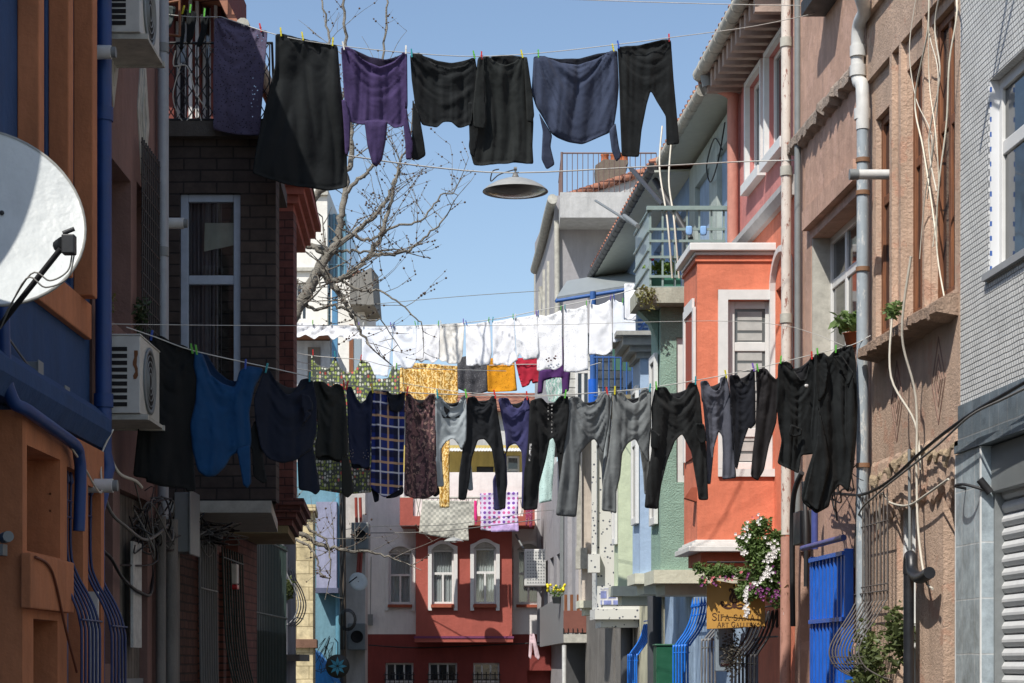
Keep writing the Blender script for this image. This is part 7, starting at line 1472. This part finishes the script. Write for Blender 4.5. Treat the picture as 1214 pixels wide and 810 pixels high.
a = MB(); a.tube(smooth_pts([MR(16.92, .12, 2.35), MR(16.9, .12, 2.48), MR(16.8, .13, 2.48), MR(16.72, .14, 2.36), MR(16.5, .14, 2.3), MR(16.25, .13, 2.33)], 5), .05, 12); a.build('elbow', BP, t)
a = MB(); a.tube([MR(16.95, .1, 2.4), MR(16.98, .1, 3.4)], .014, 6); a.build('thin_conduit', GREYM, t)
rbt = bulge(17.62, 18.75, 10, [(.08, 1.46), (.2, 1.5), (.32, 1.58), (.37, 1.7), (.33, 1.83), (.22, 2.0), (.14, 2.14), (.12, 2.25), (.12, 3.05)], 'large rust grey pear shaped grille with twisted bars right of the blue gate', paint('rust_grey_iron', rgb(96,90,86), .6), .0101, [(.12, 2.85), (.12, 2.3), (.13, 2.24), (.345, 1.66), (.34, 1.6)], r=.0075, M=MR)
a = MB(); 
for k in range(5): c = MR(17.7+.13*k, .2, 1.5+.12*(k % 3)); leaves(a, c, .12, .12, .28, 150, .075, rw)
leaves(a, MR(17.3, .12, 1.85), .1, .16, .3, 240, .09, rw)
solo(a, 'grille_plants', leafmat('leaf_olive', (.05, .07, .025), (.13, .16, .05)), 'wispy green plants growing inside the pear shaped grille', 'plants', recalc=False)
tangle('cable_tangle', MR(19.3, .18, 3.35), .12, 1.0, .22, 9, 'loops of black wire behind the hem of the trench coat', (WIREK,))
cable('bundled_cable', [MR(11.5, .12, 3.62), MR(13, .12, 3.58), MR(14.2, .12, 3.52), MR(15.0, .14, 3.47), MR(15.8, .14, 3.4), MR(16.6, .12, 3.32), MR(17.6, .12, 3.18), MR(18.4, .14, 3.14), MR(19.1, .14, 3.2), MR(20.0, .15, 3.3)], .014, WIREK, 'thick bundled black cable along the shop fascia and tan wall')
cable('bundled_cable', [MR(11.5, .15, 3.55), MR(13, .15, 3.5), MR(14.2, .15, 3.47), MR(15.0, .17, 3.44), MR(15.9, .16, 3.32), MR(16.9, .14, 3.22), MR(17.9, .14, 3.1), MR(18.6, .14, 2.95), MR(18.9, .1, 2.5)], .009, WIREG, 'thinner grey cable twisting under the thick black bundle')
cable('bundled_cable', [MR(15.9, .08, 3.05), MR(16.4, .1, 2.98), MR(17.0, .1, 2.93), MR(17.6, .1, 3.0), MR(17.9, .1, 3.1), MR(18.1, .08, 2.8)], .01, WIREW, 'pale cable waving across the tan wall above the lower window')
# ---- shop with the grey textured front
HQ = thing('shop_house', 'grey ribbed tile fronted shop house with white windows at the right edge', 'house', (5.5, 11, 0))
m, nt, b = newmat('ribbed_mosaic'); v = wallvec(nt); n = N(nt, 'ShaderNodeTexBrick'); nt.links.new(v, n.inputs['Vector'])
for k, c_ in (('Color1', rgb(222,222,218)), ('Color2', rgb(232,232,228)), ('Mortar', rgb(168,170,170))): n.inputs[k].default_value = (*c_, 1)
n.inputs['Scale'].default_value = 1; n.inputs['Brick Width'].default_value = .05; n.inputs['Row Height'].default_value = .042; n.inputs['Mortar Size'].default_value = .008; n.inputs['Mortar Smooth'].default_value = .8; n.inputs['Bias'].default_value = -.2
nz = tex_noise(nt, objc(nt, True), 3, 6, .7); nt.links.new(mixc(nt, 1., n.outputs[0], ramp(nt, nz, [(.3, .78), (.7, 1.08)]), 'MULTIPLY'), b.inputs['Base Color']); b.inputs['Roughness'].default_value = .6
bump(nt, b, ramp(nt, n.outputs['Fac'], [(0., 1.), (1., 0.)]), .9, .02); MOS = m
wo = [(13.0, 15.12, 4.5, 5.95), (9.2, 11.2, 4.5, 5.95)]
a = MB(); wall(a, MR, 6, 15.85, 3.62, 11, wo, .3, D=4.5); a.build('wall', MOS, HQ)
for o in wo: window(HQ, MR, *o, -.12, WHITE, .085, mull=(.5, .0, 1.) if False else (.5,), trans=(.64,), pane=glass())
m, nt, b = newmat('blue_dot_tile'); v = wallvec(nt); vo = N(nt, 'ShaderNodeTexVoronoi'); vo.inputs['Randomness'].default_value = 0; vo.inputs['Scale'].default_value = 1; vo.distance = 'CHEBYCHEV'
nt.links.new(mapping(nt, v, (9, 9, 9)), vo.inputs['Vector']); nt.links.new(mixc(nt, ramp(nt, vo.outputs['Distance'], [(.16, 1.), (.18, 0.)]), (.66, .67, .68), (.06, .13, .38)), b.inputs['Base Color']); b.inputs['Roughness'].default_value = .25
for o in wo:
    a = MB(); a.box(o[1]-.022, o[1]-.002, -.12, -.004, o[2], o[3]-.002, MR); a.build('dotted_reveal', m, HQ)
    a = MB(); a.box(o[0]-.02, o[1]+.05, -.2, .04, o[2]-.04, o[2]+.012, MR); a.build('stone_sill', paint('grey_stone', rgb(150,152,154), .5), HQ)
FT = bricks('grey_fascia_tiles', rgb(110,122,130), rgb(122,134,142), rgb(150,154,156), .2, .42, .006, .3, .3, 0)
a = MB(); a.box(6, 15.85, -.3, .02, 3.3, 3.615, MR); a.box(6, 15.85, -.3, .05, 3.24, 3.299, MR); a.build('tiled_fascia', FT, HQ)
PT = bricks('grey_pilaster_tiles', rgb(160,172,178), rgb(168,180,186), rgb(190,194,194), .3, .42, .007, .3, .25, 0)
a = MB(); a.box(15.2, 15.87, -.3, .03, 0, 3.235, MR); a.box(6, 6.6, -.3, .03, 0, 3.235, MR); a.box(10.6, 11.2, -.3, .03, 0, 3.235, MR); a.build('tiled_pilaster', PT, HQ)
a = MB(); a.box(15.87, 15.89, -.28, .032, 0, 3.235, MR); [a.box(15.2, 15.22, .03, .04, 0, 3.235, MR)]; a.build('edge_strip', WHITE, HQ)
a = MB(); a.box(6.6, 15.2, -4.5, -.3, 0, 3.62, MR); a.build('shop_core', DARKIN, HQ)
def shutter(u0, u1):
    a = MB(); a.box(u0, u1, -.25, -.04, 2.88, 3.235, MR); a.build('shutter_box', GREYM, HQ, bevel=.01)
    a = MB(); z = .12; n = 0
    while z < 2.87: 
        a.prof([(-.16, z), (-.13, z+.01), (-.112, z+.04), (-.112, z+.06), (-.13, z+.092), (-.16, z+.1)], u0+.03, u1-.03, MR); z += .1; n += 1
    a.build('roller_shutter', paint('shutter_grey', rgb(205,206,205), .45, .08), HQ)
    a = MB(); a.box(u0, u0+.03, -.2, -.06, 0, 2.88, MR); a.box(u1-.03, u1, -.2, -.06, 0, 2.88, MR); a.build('guide_rail', GREYM, HQ)
shutter(11.2, 15.2); shutter(6.6, 10.6)
a = MB(); a.tube(smooth_pts([MR(15.6, .03, 2.95), MR(15.5, .14, 2.96), MR(15.25, .14, 2.95), MR(15.15, .02, 2.9)], 5), .012, 6); a.tube([MR(15.15, -.02, 2.88), MR(15.15, .06, 2.98)], .03, 8); solo(a, 'wall_hook', IRON, 'bent metal hook at the head of the grey tiled pilaster', 'hook')
# thing that throws the slanting shadow over the ribbed wall: projecting signless bracket above the frame
a = MB(); a.tube([MR(14.0, 0, 7.4), MR(14.0, .9, 7.4)], .02, 6); a.tube([MR(14.0, .0, 6.9), MR(14.0, .8, 7.4)], .015, 6); solo(a, 'wall_bracket', GREYM, 'projecting grey bracket high on the ribbed wall, above the frame', 'bracket')
# ------------------------------------------------------------------ bare tree
TR = thing('bare_tree', 'leafless knotty tree with pale bark rising behind the red brick house', 'tree', P(306, 800, 27.5))
BARK = stucco('bark', rgb(142,137,126), .25, 40, 1., .4, bd=.03)
rt = random.Random(29); twig = MB(); bud = MB()
def budat(p): bud.ball(p, rt.uniform(.009, .017), a=4, b=3)
def spray(p, d, L, r, lev):
    n = 5; pts = [Vector(p)]; v = d.copy()
    for i in range(n):
        v = (v+Vector((rt.uniform(-1, 1), rt.uniform(-1, 1), rt.uniform(-.6, 1.1)))*.16).normalized(); pts.append(pts[-1]+v*L/n)
    twig.tube(pts, r, 4, r1=r*.45)
    for i in range(1, n+1):
        if rt.random() < .35: budat(pts[i])
        if lev > 0 and rt.random() < .55:
            s = Vector((rt.choice((-1, 1))*rt.uniform(.5, 1), rt.uniform(-.7, .7), rt.uniform(-.1, .8))).normalized()
            spray(pts[i], (v*.5+s*.8).normalized(), L*rt.uniform(.35, .6), r*.6, lev-1)
def limb(pts, r0, r1, tw=1.0, name='limb', lv=1, Ys=27.4, base=None):
    q = smooth_pts([P(x, y, Ys+(yy if len(p) > 2 else 0)) for p in pts for x, y, yy in [(*p, 0)[:3]]], 7)
    for i in range(1, len(q)-1): q[i] = q[i]+Vector((rt.gauss(0, .012), rt.gauss(0, .02), rt.gauss(0, .012)))
    a = MB(); a.tube(q, r0, 9, r1=r1); a.build(name, BARK, TR)
    L = len(q)
    for i in range(2, L):
        if rt.random() < .24*tw:
            d = (q[i]-q[i-1]).normalized(); s = Vector((rt.choice((-1, 1))*rt.uniform(.4, 1), rt.uniform(-.5, .5), rt.uniform(0, .9))).normalized()
            spray(q[i], (d*.6+s*.8).normalized(), rt.uniform(.3, .8), max(.005, (r0+(r1-r0)*i/L)*.26), lv)
    spray(q[-1], (q[-1]-q[-2]).normalized(), .5, r1, 1)
limb([(300,830),(305,700),(314,600),(326,480),(338,410),(347,375),(365,345),(378,320)], .12, .075, .4, 'trunk')
limb([(378,320),(390,303),(400,288),(405,255),(411,215),(416,180),(415,140),(411,90),(409,50),(407,0),(406,-40)], .06, .012, 1.1)
limb([(326,480),(318,400),(316,340),(330,305),(347,287),(366,245),(384,222),(396,190),(404,160)], .075, .035, .9)
limb([(378,320),(392,333),(404,331),(418,324),(440,303),(470,300),(492,292),(508,280),(530,255)], .045, .01, 1.3)
limb([(440,303),(452,278),(462,245),(468,218),(476,190),(486,165)], .035, .01, 1.3)
limb([(399,291),(418,278),(438,262),(456,240),(470,212),(476,196)], .04, .01, 1.3)
limb([(407,240),(420,215),(436,205),(448,180),(452,140),(455,70),(458,10),(458,-30)], .03, .01, 1.3)
limb([(384,318),(396,338),(406,353),(418,375),(427,392),(440,412)], .05, .012, .9)
limb([(365,345),(358,352),(372,368),(392,362),(412,368),(430,378),(452,380)], .03, .01, 1.2)
limb([(350,290),(368,292),(385,300),(410,298),(440,298),(470,296)], .035, .01, .8)
limb([(404,160),(400,120),(392,70),(388,30),(380,-10)], .03, .01, 1.0)
limb([(318,600),(332,612),(350,628),(378,645),(405,652),(440,655),(470,664)], .05, .01, 1.2, Ys=27.3)
limb([(316,590),(345,600),(365,625),(385,640),(392,668)], .03, .01, 1.2, Ys=27.2)
limb([(310,640),(330,625),(352,640),(372,655),(380,680)], .03, .01, 1.0, Ys=27.0)
limb([(404,331),(425,345),(450,345),(476,362),(500,385)], .02, .008, 1.0)
limb([(366,245),(350,225),(345,190),(352,150),(350,110)], .04, .012, 1.0)
limb([(419,276),(440,285),(470,268),(500,262),(520,235),(538,228)], .022, .008, 1.2)
twig.build('twigs', BARK, TR, recalc=False); bud.build('buds', paint('bud_brown', rgb(84,66,54), .7), TR, recalc=False)
# yellow flowering weed by the blue drainpipe and sill plants
a = MB(); leaves(a, P(124, 382, 13.55), .035, .06, .1, 90, .035, rl); leaves(a, P(133, 358, 13.6), .02, .03, .06, 25, .03, rl); o = solo(a, 'weed', leafmat('leaf_dry', (.12, .13, .03), (.22, .2, .06)), 'spindly weed with yellow flowers on top of the rusty air conditioner', 'plant', recalc=False)
a = MB(); [a.ball(P(124+rl.uniform(-5, 5), 380+rl.uniform(-10, 8), 13.5), .008, a=5, b=3) for _ in range(22)]; a.build('flowers', paint('flower_yellow', rgb(225,205,40), .6), o)
a = MB(); leaves(a, P(168, 374, 15.0), .05, .12, .15, 120, .05, rl); solo(a, 'sill_plant', LEAFD, 'dim green plant on the sill of the brown house behind the lattice guard', 'plant', recalc=False)
a = MB(); leaves(a, P(341, 698, 27.1), .06, .2, .14, 120, .09, rl); solo(a, 'grille_plant', leafmat('leaf_olive', (.05, .07, .025), (.13, .16, .05)), 'small plant inside the pale grey pear shaped grille', 'plant', recalc=False)
# ------------------------------------------------------------------ light, air, camera
SDIR = Vector((.42, .70, -1.0)).normalized()
elev = math.asin(-SDIR.z); 
w = bpy.data.worlds.new('World'); scene.world = w; w.use_nodes = True; nt = w.node_tree
bg = nt.nodes['Background']; sky = nt.nodes.new('ShaderNodeTexSky'); sky.sky_type = 'NISHITA'; sky.sun_disc = False
sky.sun_elevation = elev; sky.sun_rotation = math.atan2(-SDIR.x, -SDIR.y); sky.air_density = 1.0; sky.dust_density = .9; sky.ozone_density = 1.2; sky.altitude = 50
nt.links.new(sky.outputs[0], bg.inputs[0]); bg.inputs[1].default_value = .14
L = bpy.data.lights.new('sun', 'SUN'); L.energy = 4.8; L.angle = math.radians(.53); L.color = (1, .95, .88)
lo_ = bpy.data.objects.new('sun', L); COL.objects.link(lo_); lo_.location = (-5, -10, 30); lo_.rotation_euler = SDIR.to_track_quat('-Z', 'Y').to_euler()
cam = bpy.data.cameras.new('camera'); co = bpy.data.objects.new('camera', cam); COL.objects.link(co)
co.location = (0, 0, CZ); co.rotation_euler = (PI/2, 0, 0); cam.sensor_width = 36; cam.lens = F/1214*36; cam.shift_y = (HY-405)/1214; cam.clip_end = 5000; cam.clip_start = .1
scene.camera = co
scene.view_settings.view_transform = 'Standard'; scene.view_settings.look = 'None'; scene.view_settings.exposure = .12; scene.view_settings.gamma = 1
scene.render.resolution_x = 1024; scene.render.resolution_y = 683
